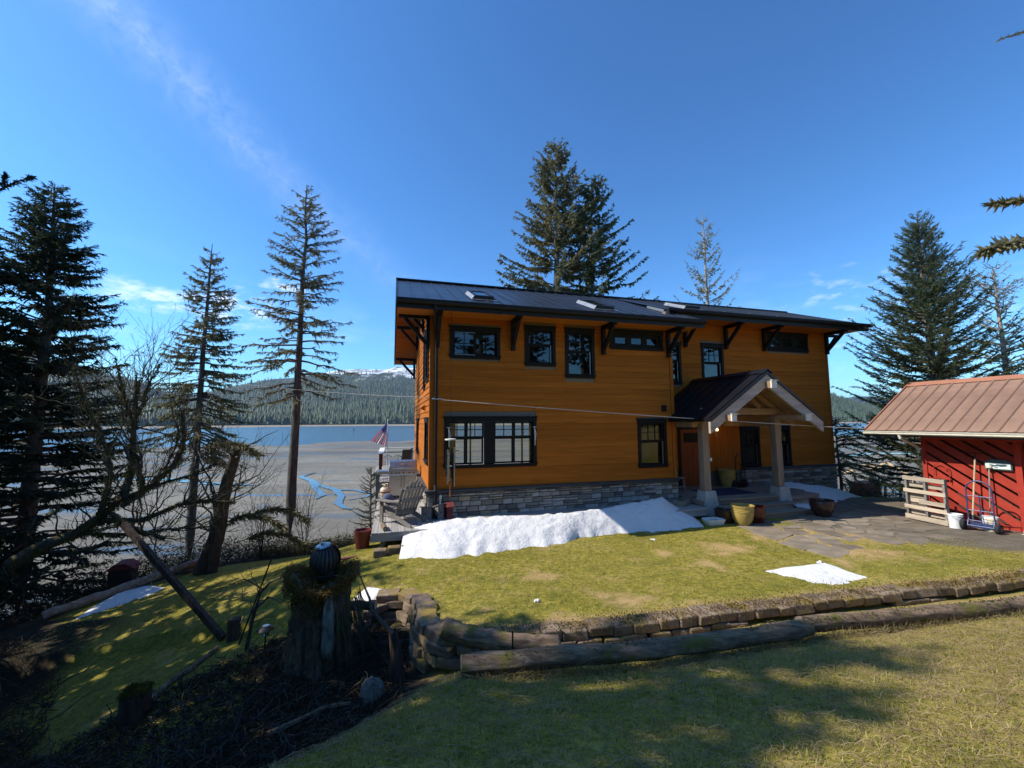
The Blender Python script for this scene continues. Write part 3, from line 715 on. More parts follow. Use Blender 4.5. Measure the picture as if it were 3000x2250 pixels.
    def cones(a, tt, hh):
        x, y, z = zat(a, tt)
        ok = (z < 350 + 70 * rng.normal(size=len(z))); x, y, z, hh = x[ok], y[ok], z[ok], hh[ok]; n = len(x); r = hh * rng.uniform(.13, .2, n)
        K = 5; th = np.arange(K) * 2 * np.pi / K
        V = np.empty((n, 2 * K + 2, 3)); rot = rng.uniform(0, 6.28, n)
        for k in range(K):
            V[:, k] = np.stack([x + np.cos(th[k] + rot) * r, y + np.sin(th[k] + rot) * r, z - 1 + hh * .08], -1)
            V[:, K + 1 + k] = np.stack([x + np.cos(th[k] + rot + .6) * r * .62, y + np.sin(th[k] + rot + .6) * r * .62, z + hh * .42], -1)
        V[:, K] = np.stack([x, y, z + hh * .66], -1); V[:, 2 * K + 1] = np.stack([x + rng.normal(0, .4, n), y, z + hh], -1)
        base = np.arange(n)[:, None] * (2 * K + 2); F = []
        for k in range(K):
            F.append(np.concatenate([base + k, base + (k + 1) % K, base + K], 1)); F.append(np.concatenate([base + K + 1 + k, base + K + 1 + (k + 1) % K, base + 2 * K + 1], 1))
        return V.reshape(-1, 3), np.concatenate(F)
    def vis(n, lo, hi):  # pixel columns where the view to the far side is open
        p = rng.uniform(lo, hi, n); return az_of(p)
    def forest(name, sets):
        VV, FF, k = [], [], 0
        for a, tt, hh in sets:
            V, F = cones(a, tt, hh); VV.append(V); FF.append(F + k); k += len(V)
        return tag(link(name, np_mesh(name, np.concatenate(VV), np.concatenate(FF)), 'far_trees'), kind='stuff')
    o = forest('shore_forest', [(vis(9000, -150, 1330), rng.uniform(0.01, 1.0, 9000) ** 1.2, rng.gamma(9, 3.2, 9000)),
                                (vis(2600, 2380, 2760), rng.uniform(0.01, 1.0, 2600), rng.uniform(22, 42, 2600))])
    o['label'] = 'dark conifer forest along the far shore of the bay'
    o = forest('mountain_forest', [(vis(20000, -150, 1330), 1 + rng.uniform(0.0, .97, 20000) ** .8, rng.gamma(7, 3.2, 20000)),
                                   (vis(2500, 2380, 2760), 1 + rng.uniform(0, .6, 2500), rng.uniform(16, 30, 2500))])
    o['label'] = 'hazy conifer forest climbing the slopes of the mountains'
make_far()
# ------------------------------------------------------------------ the house
random.seed(21)
house = empty('timber_house', tuple(HC), HROT, 'two storey orange timber house with black trim and dark metal roof', 'house')
DECK = 0.39
SB = 1.3            # set-back of the right half
EXPO = 0.1785
# window trim rectangles (u0, u1, z0, z1), openings lie inside the casings
WIN_L = [(0.53, 2.02, 4.74, 5.68, 'slider'), (2.76, 3.76, 4.59, 5.82, 'hung'), (4.06, 5.07, 4.26, 5.82, 'hung'), (5.60, 7.57, 5.22, 5.87, 'trio'),
         (0.40, 3.12, 1.65, 3.10, 'quad'), (6.50, 7.58, 1.46, 3.02, 'hung')]
WIN_R = [(8.35, 9.28, 4.28, 5.85, 'hung'), (10.17, 11.20, 4.28, 5.87, 'hung'), (13.37, 15.50, 5.70, 6.50, 'trio'),
         (11.78, 12.72, 1.16, 2.74, 'hung'), (13.25, 14.25, 1.16, 2.72, 'hung')]
WIN_S = [(0.45, 1.35, 4.15, 5.75, 'hung'), (1.75, 2.5, 4.0, 5.9, 'hung'), (0.30, 1.55, 1.72, 3.08, 'hung'), (4.9, 6.0, 1.72, 3.08, 'hung')]   # along w on the gable wall
DOOR = (9.1, 10.15, 0.57, 2.62)

def rects_minus(u0, u1, holes):
    out = [(u0, u1)]
    for a, b in holes:
        nxt = []
        for p, q in out:
            if b <= p or a >= q: nxt.append((p, q)); continue
            if a > p: nxt.append((p, a))
            if b < q: nxt.append((b, q))
        out = nxt
    return [(p, q) for p, q in out if q - p > 0.03]
def wall_cells(u0, u1, z0, z1, holes):
    zs = sorted({z0, z1, *[h[2] for h in holes], *[h[3] for h in holes]})
    zs = [z for z in zs if z0 <= z <= z1]
    for a, b in zip(zs[:-1], zs[1:]):
        for p, q in rects_minus(u0, u1, [(h[0], h[1]) for h in holes if h[2] < b - 1e-6 and h[3] > a + 1e-6]):
            yield p, q, a, b
def opening(wn): return (wn[0] + .08, wn[1] - .08, wn[2] + .08, wn[3] - .10)

def core(name, u0, u1, z0, z1, w0, w1, holes, parent=house, axis='u', mat='interior'):
    m = MB()
    for p, q, a, b in wall_cells(u0, u1, z0, z1, holes):
        if axis == 'u': m.box(p, q, w0, w1, a, b)
        else: m.box(w0, w1, p, q, a, b)
    return m.build(name, mat, parent)
wallL = core('front_wall', 0.02, 7.88, DECK, 6.35, 0.03, 0.17, [opening(w) for w in WIN_L])
wallR = core('entry_wall', 7.88, 16.48, 0.1, 6.95, SB + 0.03, SB + 0.17, [opening(w) for w in WIN_R] + [DOOR])
wallS = core('gable_wall', 0.18, 7.8, 0.1, 6.2, 0.03, 0.17, [opening(w) for w in WIN_S], axis='w')
m = MB(); m.prism([(0.1, 6.2), (7.75, 6.2), (3.9, 7.95)], 0, 0.04, 0.16); m.build('gable_peak', 'siding', wallS)
core('return_wall', 0.03, SB + .03, 0.3, 6.6, 7.74, 7.86, [], axis='w')
BW = [(0.35, 1.55, 1.35, 3.0), (1.8, 3.3, 0.75, 3.0), (3.55, 6.6, 0.75, 3.0), (8.6, 10.6, 0.9, 2.9), (11.4, 12.6, 1.3, 2.9), (13.2, 14.5, 1.3, 2.9), (0.8, 2.2, 4.4, 5.6), (2.6, 6.5, 4.4, 5.6), (9.5, 11.5, 4.4, 5.6)]
core('rear_wall', 0.02, 16.48, -1.5, 6.1, 7.66, 7.8, BW)
core('right_wall', SB + .17, 7.66, -0.2, 6.3, 16.34, 16.48, [], axis='w')
m = MB(); m.prism([(SB + .1, 6.3), (7.75, 6.3), (3.9, 7.9)], 0, 16.36, 16.46); m.build('right_gable_peak', 'siding', house)
part('ground_floor', 'interior', house, (0.17, 16.3, 0.17 + SB, 7.66, 0.40, 0.52), (0.17, 7.7, 0.17, 0.17 + SB, 0.40, 0.52))
part('upper_floor', 'interior', house, (0.17, 16.3, 0.17 + SB, 7.66, 3.25, 3.5), (0.17, 7.7, 0.17, 0.17 + SB, 3.25, 3.5))
part('partition', 'interior_dark', house, (4.3, 4.4, 0.2, 7.6, 3.5, 6.0), (7.6, 7.7, SB + .2, 7.6, 0.53, 3.24), (4.1, 7.59, 3.6, 3.7, 0.53, 3.24), (7.6, 7.7, SB + .2, 7.6, 3.51, 6.0), (0.2, 7.59, 3.4, 3.5, 3.51, 6.0), (7.71, 16.3, 4.6, 4.7, 3.51, 6.2), (10.9, 11.0, SB + .2, 7.6, 0.53, 3.24))

_board_cache = {}
def board_mesh(L, axis, mat):
    """one lap board, grain along its length: thick at the lower edge"""
    L = round(L, 2); key = (L, axis, mat)
    if key in _board_cache: return _board_cache[key]
    H = EXPO + 0.012; t0, t1 = 0.030, 0.008
    v = [(0, 0, 0), (L, 0, 0), (L, -t0, 0), (0, -t0, 0), (0, 0, H), (L, 0, H), (L, -t1, H), (0, -t1, H)]
    if axis == 'w': v = [(y, x, z) for x, y, z in v]
    f = [(0, 1, 2, 3), (4, 7, 6, 5), (3, 2, 6, 7), (0, 4, 5, 1), (1, 5, 6, 2), (0, 3, 7, 4)]
    if axis == 'w': f = [q[::-1] for q in f]
    me = bpy.data.meshes.new('siding_board'); me.from_pydata(v, [], f); me.update(); me.materials.append(M[mat])
    _board_cache[key] = me; return me
def board(parent, u, z, L, plane, axis='u', mat='siding'):
    o = bpy.data.objects.new('siding_board', board_mesh(L, axis, mat)); col.objects.link(o); o.parent = parent
    o.location = (u, plane, z) if axis == 'u' else (plane, u, z)
def clad(parent, u0, u1, z0, ztop, plane, holes, joints=True, axis='u'):
    z = z0
    while z < ztop - 0.04:
        segs = rects_minus(u0, u1, [(h[0] + .02, h[1] - .02) for h in holes if h[2] + .01 < z + EXPO - .02 and h[3] - .01 > z + .02])
        for p, q in segs:
            if axis == 'w' and z > 6.1:
                lim = (z + .1 - 6.1) / 0.44 * 1.0; p, q = max(p, lim), min(q, 7.8 - lim)
                if q - p < .1: continue
            if joints and q - p > 4.5:
                c = p + (q - p) * random.uniform(.3, .7); board(parent, p, z, c - p - .003, plane, axis); board(parent, c, z, q - c, plane, axis)
            else: board(parent, p, z, q - p, plane, axis)
        z += EXPO
clad(wallL, 0.10, 7.78, 1.105, 6.22, 0.03, WIN_L)
clad(wallR, 7.88, 16.42, 1.16, 6.7, SB + 0.03, WIN_R + [(DOOR[0] - .12, DOOR[1] + .12, 0, DOOR[3] + .14), (10.27, 11.78, 0, 3.3)], False)
clad(wallS, 0.10, 7.8, 1.105, 7.6, 0.03, WIN_S, False, 'w')
# vertical boards beside the door
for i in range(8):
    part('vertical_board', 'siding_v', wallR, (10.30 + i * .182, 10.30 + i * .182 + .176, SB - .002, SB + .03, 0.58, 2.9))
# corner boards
for u, w, nm in ((-.012, 0.0, 0), (7.79, 0.0, 0)):
    part('corner_board', 'siding_v', house, (u, u + .112, -.012, .028, 1.105, 6.2))
part('corner_board', 'siding_v', house, (-.012, .028, .03, .115, 1.105, 6.15))
part('corner_board', 'siding_v', house, (16.42, 16.53, SB - .012, SB + .03, 1.16, 6.62))
part('corner_board', 'siding_v', house, (7.865, 7.89, .03, SB + .02, 1.105, 6.6))

# stone base
def stones(parent, u0, u1, z0, z1, plane, axis='u', lo=.2, hi=.48):
    z = z0
    while z < z1 - 0.02:
        h = min(random.choice((.07, .09, .11, .13, .15)), z1 - z)
        if z1 - (z + h) < .04: h = z1 - z
        u = u0 - random.uniform(0, .2)
        while u < u1:
            L = random.uniform(lo, hi); a, b = max(u, u0), min(u + L, u1)
            if b - a > .04:
                parts = [(z, z + h)]
                if h > .12 and random.random() < .35: c = z + h * random.uniform(.4, .6); parts = [(z, c), (c, z + h)]
                for (za, zb) in parts:
                    d = random.uniform(.035, .06); g = .006; j = lambda: random.uniform(-.006, .006)
                    v = [(a + g, 0, za + g), (b - g, 0, za + g), (b - g, 0, zb - g), (a + g, 0, zb - g)]
                    e = .012
                    v += [(a + e + j(), -d + j(), za + e + j()), (b - e + j(), -d + j(), za + e + j()), (b - e + j(), -d + j(), zb - e + j()), (a + e + j(), -d + j(), zb - e + j())]
                    f = [(4, 5, 6, 7), (0, 1, 5, 4), (1, 2, 6, 5), (2, 3, 7, 6), (3, 0, 4, 7)]
                    if axis == 'w': v = [(y, x, zz) for x, y, zz in v]; f = [q[::-1] for q in f]
                    cx_ = np.mean([q for q in v], axis=0)
                    me = bpy.data.meshes.new('stone'); me.from_pydata([tuple(np.array(q) - cx_) for q in v], [], f); me.update(); me.materials.append(M['stone'])
                    o = bpy.data.objects.new('stone', me); col.objects.link(o); o.parent = parent
                    o.location = tuple(cx_ + np.array((0, plane, 0) if axis == 'u' else (plane, 0, 0)))
            u += L
        z += h
baseL = part('stone_base', 'mortar', house, (0.0, 7.88, -.03, .028, 0.2, 1.02), (-.03, .028, -.03, 7.8, -0.2, 1.02))
stones(baseL, -.03, 7.9, 0.37, 1.02, -.03, lo=.2, hi=.46)
stones(baseL, -.03, 7.8, 0.37, 1.02, -.03, 'w', .35, .7)
baseR = part('stone_base', 'mortar', house, (10.3, 16.48, SB - .03, SB + .028, -0.3, 1.07))
stones(baseR, 11.76, 16.5, 0.08, 1.07, SB - .03, lo=.24, hi=.6)
part('base_cap', 'cap_stone', house, (-.11, 7.93, -.115, .026, 1.022, 1.098), (-.11, .026, .027, 7.8, 1.022, 1.098), bevel=.01)
part('base_cap', 'cap_stone', house, (11.77, 16.53, SB - .115, SB + .026, 1.072, 1.152), bevel=.01)

# windows
def window(u0, u1, z0, z1, style, plane, axis='u', parent=house):
    def T(m):
        if axis == 'w': m.v = [(y, x, z) for x, y, z in m.v]; m.f = [q[::-1] for q in m.f]
        m.v = [(x, y + plane, z) if axis == 'u' else (x + plane, y, z) for x, y, z in m.v]; return m
    w = T(MB().box(u0 + .12, u1 - .12, .045, .06, z0 + .03, z0 + .05)).build('window', 'trim', parent)
    def P(nm, mat, *bs, bv=0.0):
        m = MB()
        for b in bs: m.box(*b)
        return T(m).build(nm, mat, w, bevel=bv)
    P('head_casing', 'trim', (u0, u1, -.035, .03, z1 - .15, z1 - .025), (u0 - .035, u1 + .035, -.06, .03, z1 - .024, z1), bv=.004)
    P('side_casing', 'trim', (u0 + .012, u0 + .112, -.025, .03, z0 + .1, z1 - .151)); P('side_casing', 'trim', (u1 - .112, u1 - .012, -.025, .03, z0 + .1, z1 - .151))
    P('sill', 'trim', (u0 - .025, u1 + .025, -.065, .03, z0 + .075, z0 + .1), (u0 + .012, u1 - .012, -.03, .03, z0, z0 + .074), bv=.004)
    a, b, c, d = u0 + .113, u1 - .113, z0 + .101, z1 - .152
    def sash(p, q, r, s, grid, dep=.03, fw=.045):
        P('sash', 'trim', (p, q, dep, dep + .045, r, r + fw), (p, q, dep, dep + .045, s - fw, s), (p, p + fw, dep, dep + .045, r + fw, s - fw), (q - fw, q, dep, dep + .045, r + fw, s - fw))
        nx, ny = grid; p, q, r, s = p + fw, q - fw, r + fw, s - fw; mw = .011; bars = []
        for i in range(1, nx): x = p + (q - p) * i / nx; bars.append((x - mw, x + mw, dep + .006, dep + .034, r, s))
        for j in range(1, ny):
            z = r + (s - r) * j / ny; xs = [p + (q - p) * i / nx for i in range(nx + 1)]
            for i in range(nx): bars.append((xs[i] + mw + .0005, xs[i + 1] - mw - .0005, dep + .008, dep + .032, z - mw, z + mw))
        if bars: P('muntin', 'trim', *bars)
        for i in range(nx):
            for j in range(ny):
                x0, x1 = p + (q - p) * i / nx, p + (q - p) * (i + 1) / nx; y0, y1 = r + (s - r) * j / ny, r + (s - r) * (j + 1) / ny
                m = MB(); m.add([(x0, dep + .02, y0), (x1, dep + .02, y0), (x1, dep + .02, y1), (x0, dep + .02, y1)], [(0, 1, 2, 3)]); T(m).build('pane', 'glass', w)
    if style == 'hung':
        zm = c + (d - c) * .56; sash(a, b, zm, d, (3, 2) if b - a > .7 else (2, 2), .03); sash(a + .003, b - .003, c, zm - .002, (1, 1), .078)
        P('screen_track', 'alu', (b - .052, b - .04, .022, .029, c + .02, zm))
    elif style == 'slider':
        mid = (a + b) / 2; sash(a, mid, c, d, (2, 2), .03); sash(mid + .002, b, c, d, (2, 2), .078); P('screen_track', 'alu', (a + .03, mid, .02, .028, d - .03, d - .02), (a + .03, mid, .02, .028, c + .012, c + .022))
    elif style == 'trio':
        L = (b - a) / 3
        for i in range(3): sash(a + i * L + .001, a + (i + 1) * L - .001, c, d, (1, 1), .03, .10)
    elif style == 'quad':
        P('mullion', 'trim', (a + 1.02, a + 1.02 + .3, -.012, .03, c, d))
        for s0 in (a, a + 1.321):
            L = (1.02 if s0 == a else b - s0) / 2
            for i in range(2):
                p, q = s0 + i * L + .002, s0 + (i + 1) * L - .002; zm = c + (d - c) * .62
                sash(p, q, zm, d, (2, 2), .03); sash(p + .002, q - .002, c, zm - .002, (1, 1), .078)
    return w
names = [window(*w, 0.0) for w in WIN_L] + [window(*w, SB) for w in WIN_R] + [window(*w, 0.0, 'w') for w in WIN_S]
for w, l in ((4, 'double pair of sash windows looking through to the bay'),): names[w]['label'] = l
# plain glazing on the water side
for i, (a, b, c, d) in enumerate(BW):
    o = part('rear_window', 'trim', house, (a, b, 7.7, 7.75, c, c + .05), (a, b, 7.7, 7.75, d - .05, d), (a, a + .05, 7.7, 7.75, c + .05, d - .05), (b - .05, b, 7.7, 7.75, c + .05, d - .05), ((a + b) / 2 - .04, (a + b) / 2 + .04, 7.7, 7.75, c + .05, d - .05))
# white window cords beside the big window
for u in (0.52, 3.03):
    m = MB(); m.tube([(u, -.06, 2.78), (u + .01, -.07, 2.5), (u + .015, -.06, 2.25)], .012, 5); m.tube([(u, -.06, 2.78), (u + .04, -.07, 2.6), (u + .03, -.06, 2.4)], .01, 5); m.tube([(u - .05, -.06, 2.79), (u + .06, -.06, 2.79)], .008, 5)
    m.build('white_cord', 'white_plastic', house)

# roof planes
SL = (8.17 - 6.08) / 4.8; SR = (8.17 - 6.75) / 3.6; SREAR = (8.17 - 5.86) / 4.8
roof = MB()
def slab(m, u0, u1, w0, z0, w1, z1, th=.13):
    m.add([(u0, w0, z0), (u1, w0, z0), (u1, w1, z1), (u0, w1, z1), (u0, w0, z0 - th), (u1, w0, z0 - th), (u1, w1, z1 - th), (u0, w1, z1 - th)],
          [(0, 1, 2, 3), (7, 6, 5, 4), (0, 4, 5, 1), (1, 5, 6, 2), (2, 6, 7, 3), (3, 7, 4, 0)])
slab(roof, -.90, 8.42, -.88, 6.06, 3.9, 8.14); slab(roof, 8.421, 17.45, .3, 6.73, 3.9, 8.14); slab(roof, 7.92, 8.42, .3, 6.735, 1.2, 7.09, .12)
slab(roof, -.90, 17.45, 3.9, 8.14, 8.7, 5.83)
roof = roof.build('roof', 'gutter_black', house)
def panel(u, L, w0, z0, w1, z1):
    m = MB(); d = np.array([w1 - w0, z1 - z0]); n = np.array([-d[1], d[0]]) / np.linalg.norm(d)
    prof = [(0, .0), (0, .006), (L - .03, .006), (L - .03, .034), (L - .008, .034), (L - .008, .0)]
    vs_ = [];
    for (w_, z_) in ((w0, z0), (w1, z1)):
        for (x, h) in prof: vs_.append((u + x, w_ + n[0] * h, z_ + n[1] * h))
    k = len(prof); fs = [tuple(range(k))[::-1], tuple(range(k, 2 * k))] + [(i, (i + 1) % k, k + (i + 1) % k, k + i) for i in range(k)]
    m.add(vs_, fs); return m.build('roof_panel', 'roof_metal', roof)
PW = .415
u = -.93
while u < 8.40: panel(u, min(PW, 8.44 - u), -.93, 6.075, 3.93, 8.19); u += PW
u = 7.92
while u < 17.42: panel(u, min(PW, 17.46 - u), .25, 6.748, 3.93, 8.197); u += PW
m = MB(); m.bar((-.95, 3.9, 8.205), (17.47, 3.9, 8.205), .26, .05); m.build('ridge_cap', 'gutter_black', roof)
for j in range(1):
    m = MB(); slab(m, -.95, 17.47, 3.97, 8.20, 8.75, 5.86, .03); m.build('rear_roofing', 'roof_metal', roof)
# rakes, soffits, gutters
def rake(u, mat='gutter_black', w0=-.9, z0=6.07, zr=8.2, rear=True):
    m = MB()
    m.add([(u, w0, z0 + .05), (u + .04, w0, z0 + .05), (u + .04, 3.9, zr + .03), (u, 3.9, zr + .03), (u, w0, z0 - .2), (u + .04, w0, z0 - .2), (u + .04, 3.9, zr - .24), (u, 3.9, zr - .24)],
          [(0, 1, 2, 3), (7, 6, 5, 4), (0, 4, 5, 1), (1, 5, 6, 2), (2, 6, 7, 3), (3, 7, 4, 0)])
    if rear: m.add([(u, 3.9, zr + .03), (u + .04, 3.9, zr + .03), (u + .04, 8.7, 5.9), (u, 8.7, 5.9), (u, 3.9, zr - .24), (u + .04, 3.9, zr - .24), (u + .04, 8.7, 5.62), (u, 8.7, 5.62)],
          [(0, 1, 2, 3), (7, 6, 5, 4), (0, 4, 5, 1), (1, 5, 6, 2), (2, 6, 7, 3), (3, 7, 4, 0)])
    return m.build('rake_board', mat, house)
rake(-.945); rake(17.46, w0=.28, z0=6.74); rake(8.43, w0=-.9, z0=6.07, zr=8.15, rear=False)
m = MB(); slab(m, -.90, -.0, -.88, 5.91, 3.9, 7.99, .02); slab(m, -.90, 0, 3.9, 7.99, 8.7, 5.68, .02); m.build('gable_soffit', 'soffit', house)
part('eave_soffit', 'soffit', house, (-.9, 8.42, -.86, .03, 5.93, 5.95)); part('eave_soffit', 'soffit', house, (8.0, 17.45, .34, SB + .03, 6.58, 6.60))
def gutter(u0, u1, w, z):
    m = MB()
    prof = [(w, z), (w - .012, z), (w - .012, z - .03), (w - .004, z - .045), (w - .02, z - .08), (w + .02, z - .125), (w + .11, z - .125), (w + .11, z - .01), (w + .098, z - .01), (w + .098, z - .112), (w + .025, z - .112), (w, z - .07)]
    m.prism(prof, 0, u0, u1); m.box(u0 - .006, u0, w - .01, w + .11, z - .12, z - .005); m.box(u1, u1 + .006, w - .01, w + .11, z - .12, z - .005)
    return m.build('gutter', 'gutter_black', house)
gutter(-.93, 8.44, -1.03, 6.10); gutter(7.95, 17.52, .14, 6.77); gutter(-.93, 17.5, 8.74, 5.85)
part('fascia', 'gutter_black', house, (-.94, 8.43, -.915, -.885, 5.86, 6.06)); part('fascia', 'gutter_black', house, (7.95, 17.46, .265, .295, 6.50, 6.73))
for u in (9.2, 10.2, 11.3, 12.6): part('gutter_hanger', 'flashing', house, (u, u + .05, .10, .24, 6.772, 6.780))
m = MB(); m.prism([(.30, 6.62), (1.25, 7.03), (1.25, 7.12), (.30, 6.74)], 0, 7.86, 7.915); m.build('step_flashing', 'flashing', roof)
# skylights
def skylight(u0, u1, w0, w1, z0, sl):
    zf = lambda w: z0[1] + sl * (w - z0[0]) + .03
    m = MB(); h = .12
    for (a, b, c, d) in ((u0, u1, w0, w0 + .09), (u0, u1, w1 - .09, w1), (u0, u0 + .07, w0 + .09, w1 - .09), (u1 - .07, u1, w0 + .09, w1 - .09)):
        m.add([(a, c, zf(c) - .02), (b, c, zf(c) - .02), (b, d, zf(d) - .02), (a, d, zf(d) - .02), (a, c, zf(c) + h), (b, c, zf(c) + h), (b, d, zf(d) + h), (a, d, zf(d) + h)],
              [(0, 3, 2, 1), (4, 5, 6, 7), (0, 1, 5, 4), (1, 2, 6, 5), (2, 3, 7, 6), (3, 0, 4, 7)])
    o = m.build('skylight', 'gutter_black', roof)
    m = MB(); m.add([(u0 + .05, w0 + .06, zf(w0 + .06) + h - .02), (u1 - .05, w0 + .06, zf(w0 + .06) + h - .02), (u1 - .05, w1 - .06, zf(w1 - .06) + h - .02), (u0 + .05, w1 - .06, zf(w1 - .06) + h - .02)], [(0, 1, 2, 3)])
    g = m.build('skylight_pane', 'skylight_glass', roof)
    m = MB()
    m.add([(u0 - .1, w0, zf(w0) - .01), (u0 - .012, w0, zf(w0) + .10), (u0 - .012, w1, zf(w1) + .10), (u0 - .1, w1, zf(w1) - .01)], [(0, 1, 2, 3)])
    m.add([(u0 - .1, w0 - .12, zf(w0 - .12) + .012), (u1 + .1, w0 - .12, zf(w0 - .12) + .012), (u1 + .1, w0, zf(w0) + .012), (u0 - .1, w0, zf(w0) + .012)], [(0, 1, 2, 3)])
    m.build('skylight_flashing', 'flashing', roof)
skylight(1.25, 1.82, -.02, 1.15, (-.9, 6.08), SL); skylight(5.12, 5.72, -.12, 1.2, (-.9, 6.08), SL); skylight(9.15, 9.75, .75, 1.9, (.25, 6.75), SR)

# knee brackets under the eaves
def bracket(u, w, z0, z1, reach, along='w'):
    m = MB(); t = .055
    def B(a, b, wd, h, up):
        if along == 'u': a, b, up = [(-(q[1] - w), u + 0 * q[0], q[2]) for q in (a, b)] + [up]
        m.bar(a, b, wd, h, up)
    m.box(u - t, u + t, w - .13, w - .028, z0, z1)
    m.box(u - t - .004, u + t + .004, w - reach, w - .131, z1 - .12, z1 - .005)
    m.bar((u, w - .1, z0 + .16), (u, w - reach + .16, z1 - .13), .094, .10, (0, -1, 1))
    return m.build('bracket', 'trim', house)
for u in (0.19, 2.39, 5.34, 7.72): bracket(u, 0, 5.02, 5.93, .84)
for u in (9.45, 11.3, 13.15, 16.44): bracket(u, SB, 5.67, 6.58, .92)
def gable_bracket(w, z0, zt, reach=.86):
    m = MB(); t = .055
    m.box(-.11, -.012, w - t, w + t, z0, zt); m.box(-.012 - reach, -.111, w - t - .004, w + t + .004, zt - .12, zt - .005)
    m.bar((-.09, w, z0 + .16), (-.012 - reach + .18, w, zt - .13), .094, .10, (1, 0, 1)); return m.build('bracket', 'trim', house)
gable_bracket(.16, 4.98, 5.98); gable_bracket(2.2, 5.9, 6.86); gable_bracket(5.7, 5.9, 6.86); gable_bracket(7.7, 4.9, 5.84)
m = MB(); m.box(16.54, 16.63, SB + .02, SB + .12, 5.7, 6.55); m.box(16.63, 17.4, SB + .02, SB + .12, 6.45, 6.56); m.bar((16.6, SB + .07, 5.85), (17.15, SB + .07, 6.42), .094, .1, (-1, 0, 1)); m.build('bracket', 'trim', house)

# downpipe on the near corner
m = MB(); m.tube([(.02, -.95, 5.98), (.02, -.95, 5.9), (.17, -.07, 5.45), (.17, -.07, 5.2), (.17, -.07, 1.25), (.17, -.16, 1.1), (.17, -.17, .9), (.17, -.17, .5), (.17, -.34, .42)], .042, 8); m.build('downpipe', 'gutter_black', house)
part('wall_vent', 'trim', house, (7.42, 7.58, -.05, .02, 3.25, 3.45), bevel=.01)
m = MB(); m.prism([(-.14, 3.38), (-.015, 3.3), (-.015, 3.48)], 1, 1.55, 1.75); m.build('dryer_vent', 'siding', house)

# entrance
dr = part('front_door', 'door_wood', house, (DOOR[0], DOOR[1], SB + .05, SB + .10, DOOR[2], DOOR[3]))
part('door_frame', 'trim', dr, (DOOR[0] - .11, DOOR[0] - .002, SB - .03, SB + .06, .57, DOOR[3] + .12), (DOOR[1] + .002, DOOR[1] + .11, SB - .03, SB + .06, .57, DOOR[3] + .12), (DOOR[0] - .002, DOOR[1] + .002, SB - .03, SB + .06, DOOR[3] + .002, DOOR[3] + .12))
part('door_light', 'trim', dr, (DOOR[0] + .18, DOOR[1] - .18, SB + .04, SB + .05, 2.15, 2.5))
for i in range(2):
    part('door_panel', 'door_wood', dr, (DOOR[0] + .16 + i * .39, DOOR[0] + .16 + i * .39 + .33, SB + .035, SB + .05, .75, 1.95), bevel=.01)
m = MB(); m.tube([(DOOR[1] - .08, SB + .0, 1.55), (DOOR[1] - .08, SB + .0, 1.68)], .015, 6); m.box(DOOR[1] - .11, DOOR[1] - .05, SB + .01, SB + .05, 1.48, 1.75); m.build('door_handle', 'black_metal', dr)

# porch
PU0, PUC, PU1, PW0 = 7.66, 9.77, 11.88, -1.85
PZ, PE = 4.42, 3.0
for s, tip in ((-1, PU0), (1, PU1)):
    k = (PZ - PE) / abs(tip - PUC)
    n_ = 8; lay = []
    roofm = MB(); a, b = (PUC, PZ), (tip, PE)
    x = [(a[0], PW0 - .06, a[1]), (a[0], SB + .02, a[1]), (b[0], SB + .02, b[1]), (b[0], PW0 - .06, b[1])]
    roofm.add(x + [(p, q, r - .09) for p, q, r in x], [(0, 1, 2, 3), (7, 6, 5, 4), (0, 4, 5, 1), (1, 5, 6, 2), (2, 6, 7, 3), (3, 7, 4, 0)])
    pr = roofm.build('porch_roof', 'porch_metal', house)
    for i in range(7):
        w0 = PW0 + .02 + i * .45
        m = MB(); m.bar((PUC + s * .03, w0, PZ + .012), (tip, w0, PE + .012), .03, .035); m.build('roof_seam', 'porch_metal', pr)
    # barge rafter
    m = MB(); dz = .27
    m.add([(PUC, PW0 - .02, PZ - .095), (tip, PW0 - .02, PE - .095), (tip, PW0 - .02, PE - .095 - dz - .05), (PUC, PW0 - .02, PZ - .095 - dz - .09),
           (PUC, PW0 + .06, PZ - .095), (tip, PW0 + .06, PE - .095), (tip, PW0 + .06, PE - .095 - dz - .05), (PUC, PW0 + .06, PZ - .095 - dz - .09)],
          [(0, 1, 2, 3), (7, 6, 5, 4), (0, 4, 5, 1), (1, 5, 6, 2), (2, 6, 7, 3), (3, 7, 4, 0)])
    m.build('barge_rafter', 'barge_wood', house)
    # inner rafter and ceiling
    for w_ in (-.95, .1):
        m = MB(); m.bar((PUC, w_, PZ - .27), (tip - s * .12, w_, PE - .2), .09, .16); m.build('rafter', 'beam_wood', house)
    for i in range(6):
        f0, f1 = i / 6, (i + 1) / 6 - .004
        q = lambda f: (PUC + (tip - PUC) * f, PZ + (PE - PZ) * f - .105)
        m = MB(); (xa, za), (xb, zb) = q(f0), q(f1)
        m.add([(xa, PW0 + .07, za), (xb, PW0 + .07, zb), (xb, SB, zb), (xa, SB, za), (xa, PW0 + .07, za + .012), (xb, PW0 + .07, zb + .012), (xb, SB, zb + .012), (xa, SB, za + .012)], [(0, 1, 2, 3), (7, 6, 5, 4), (0, 4, 5, 1), (1, 5, 6, 2), (2, 6, 7, 3), (3, 7, 4, 0)])
        m.build('ceiling_board', 'beam_wood', house)
m = MB(); m.prism([(PUC - .16, PZ - .07), (PUC, PZ + .045), (PUC + .16, PZ - .07), (PUC + .16, PZ - .05), (PUC, PZ + .065), (PUC - .16, PZ - .05)], 1, PW0 - .08, SB + .02); m.build('porch_ridge_cap', 'porch_metal', house)
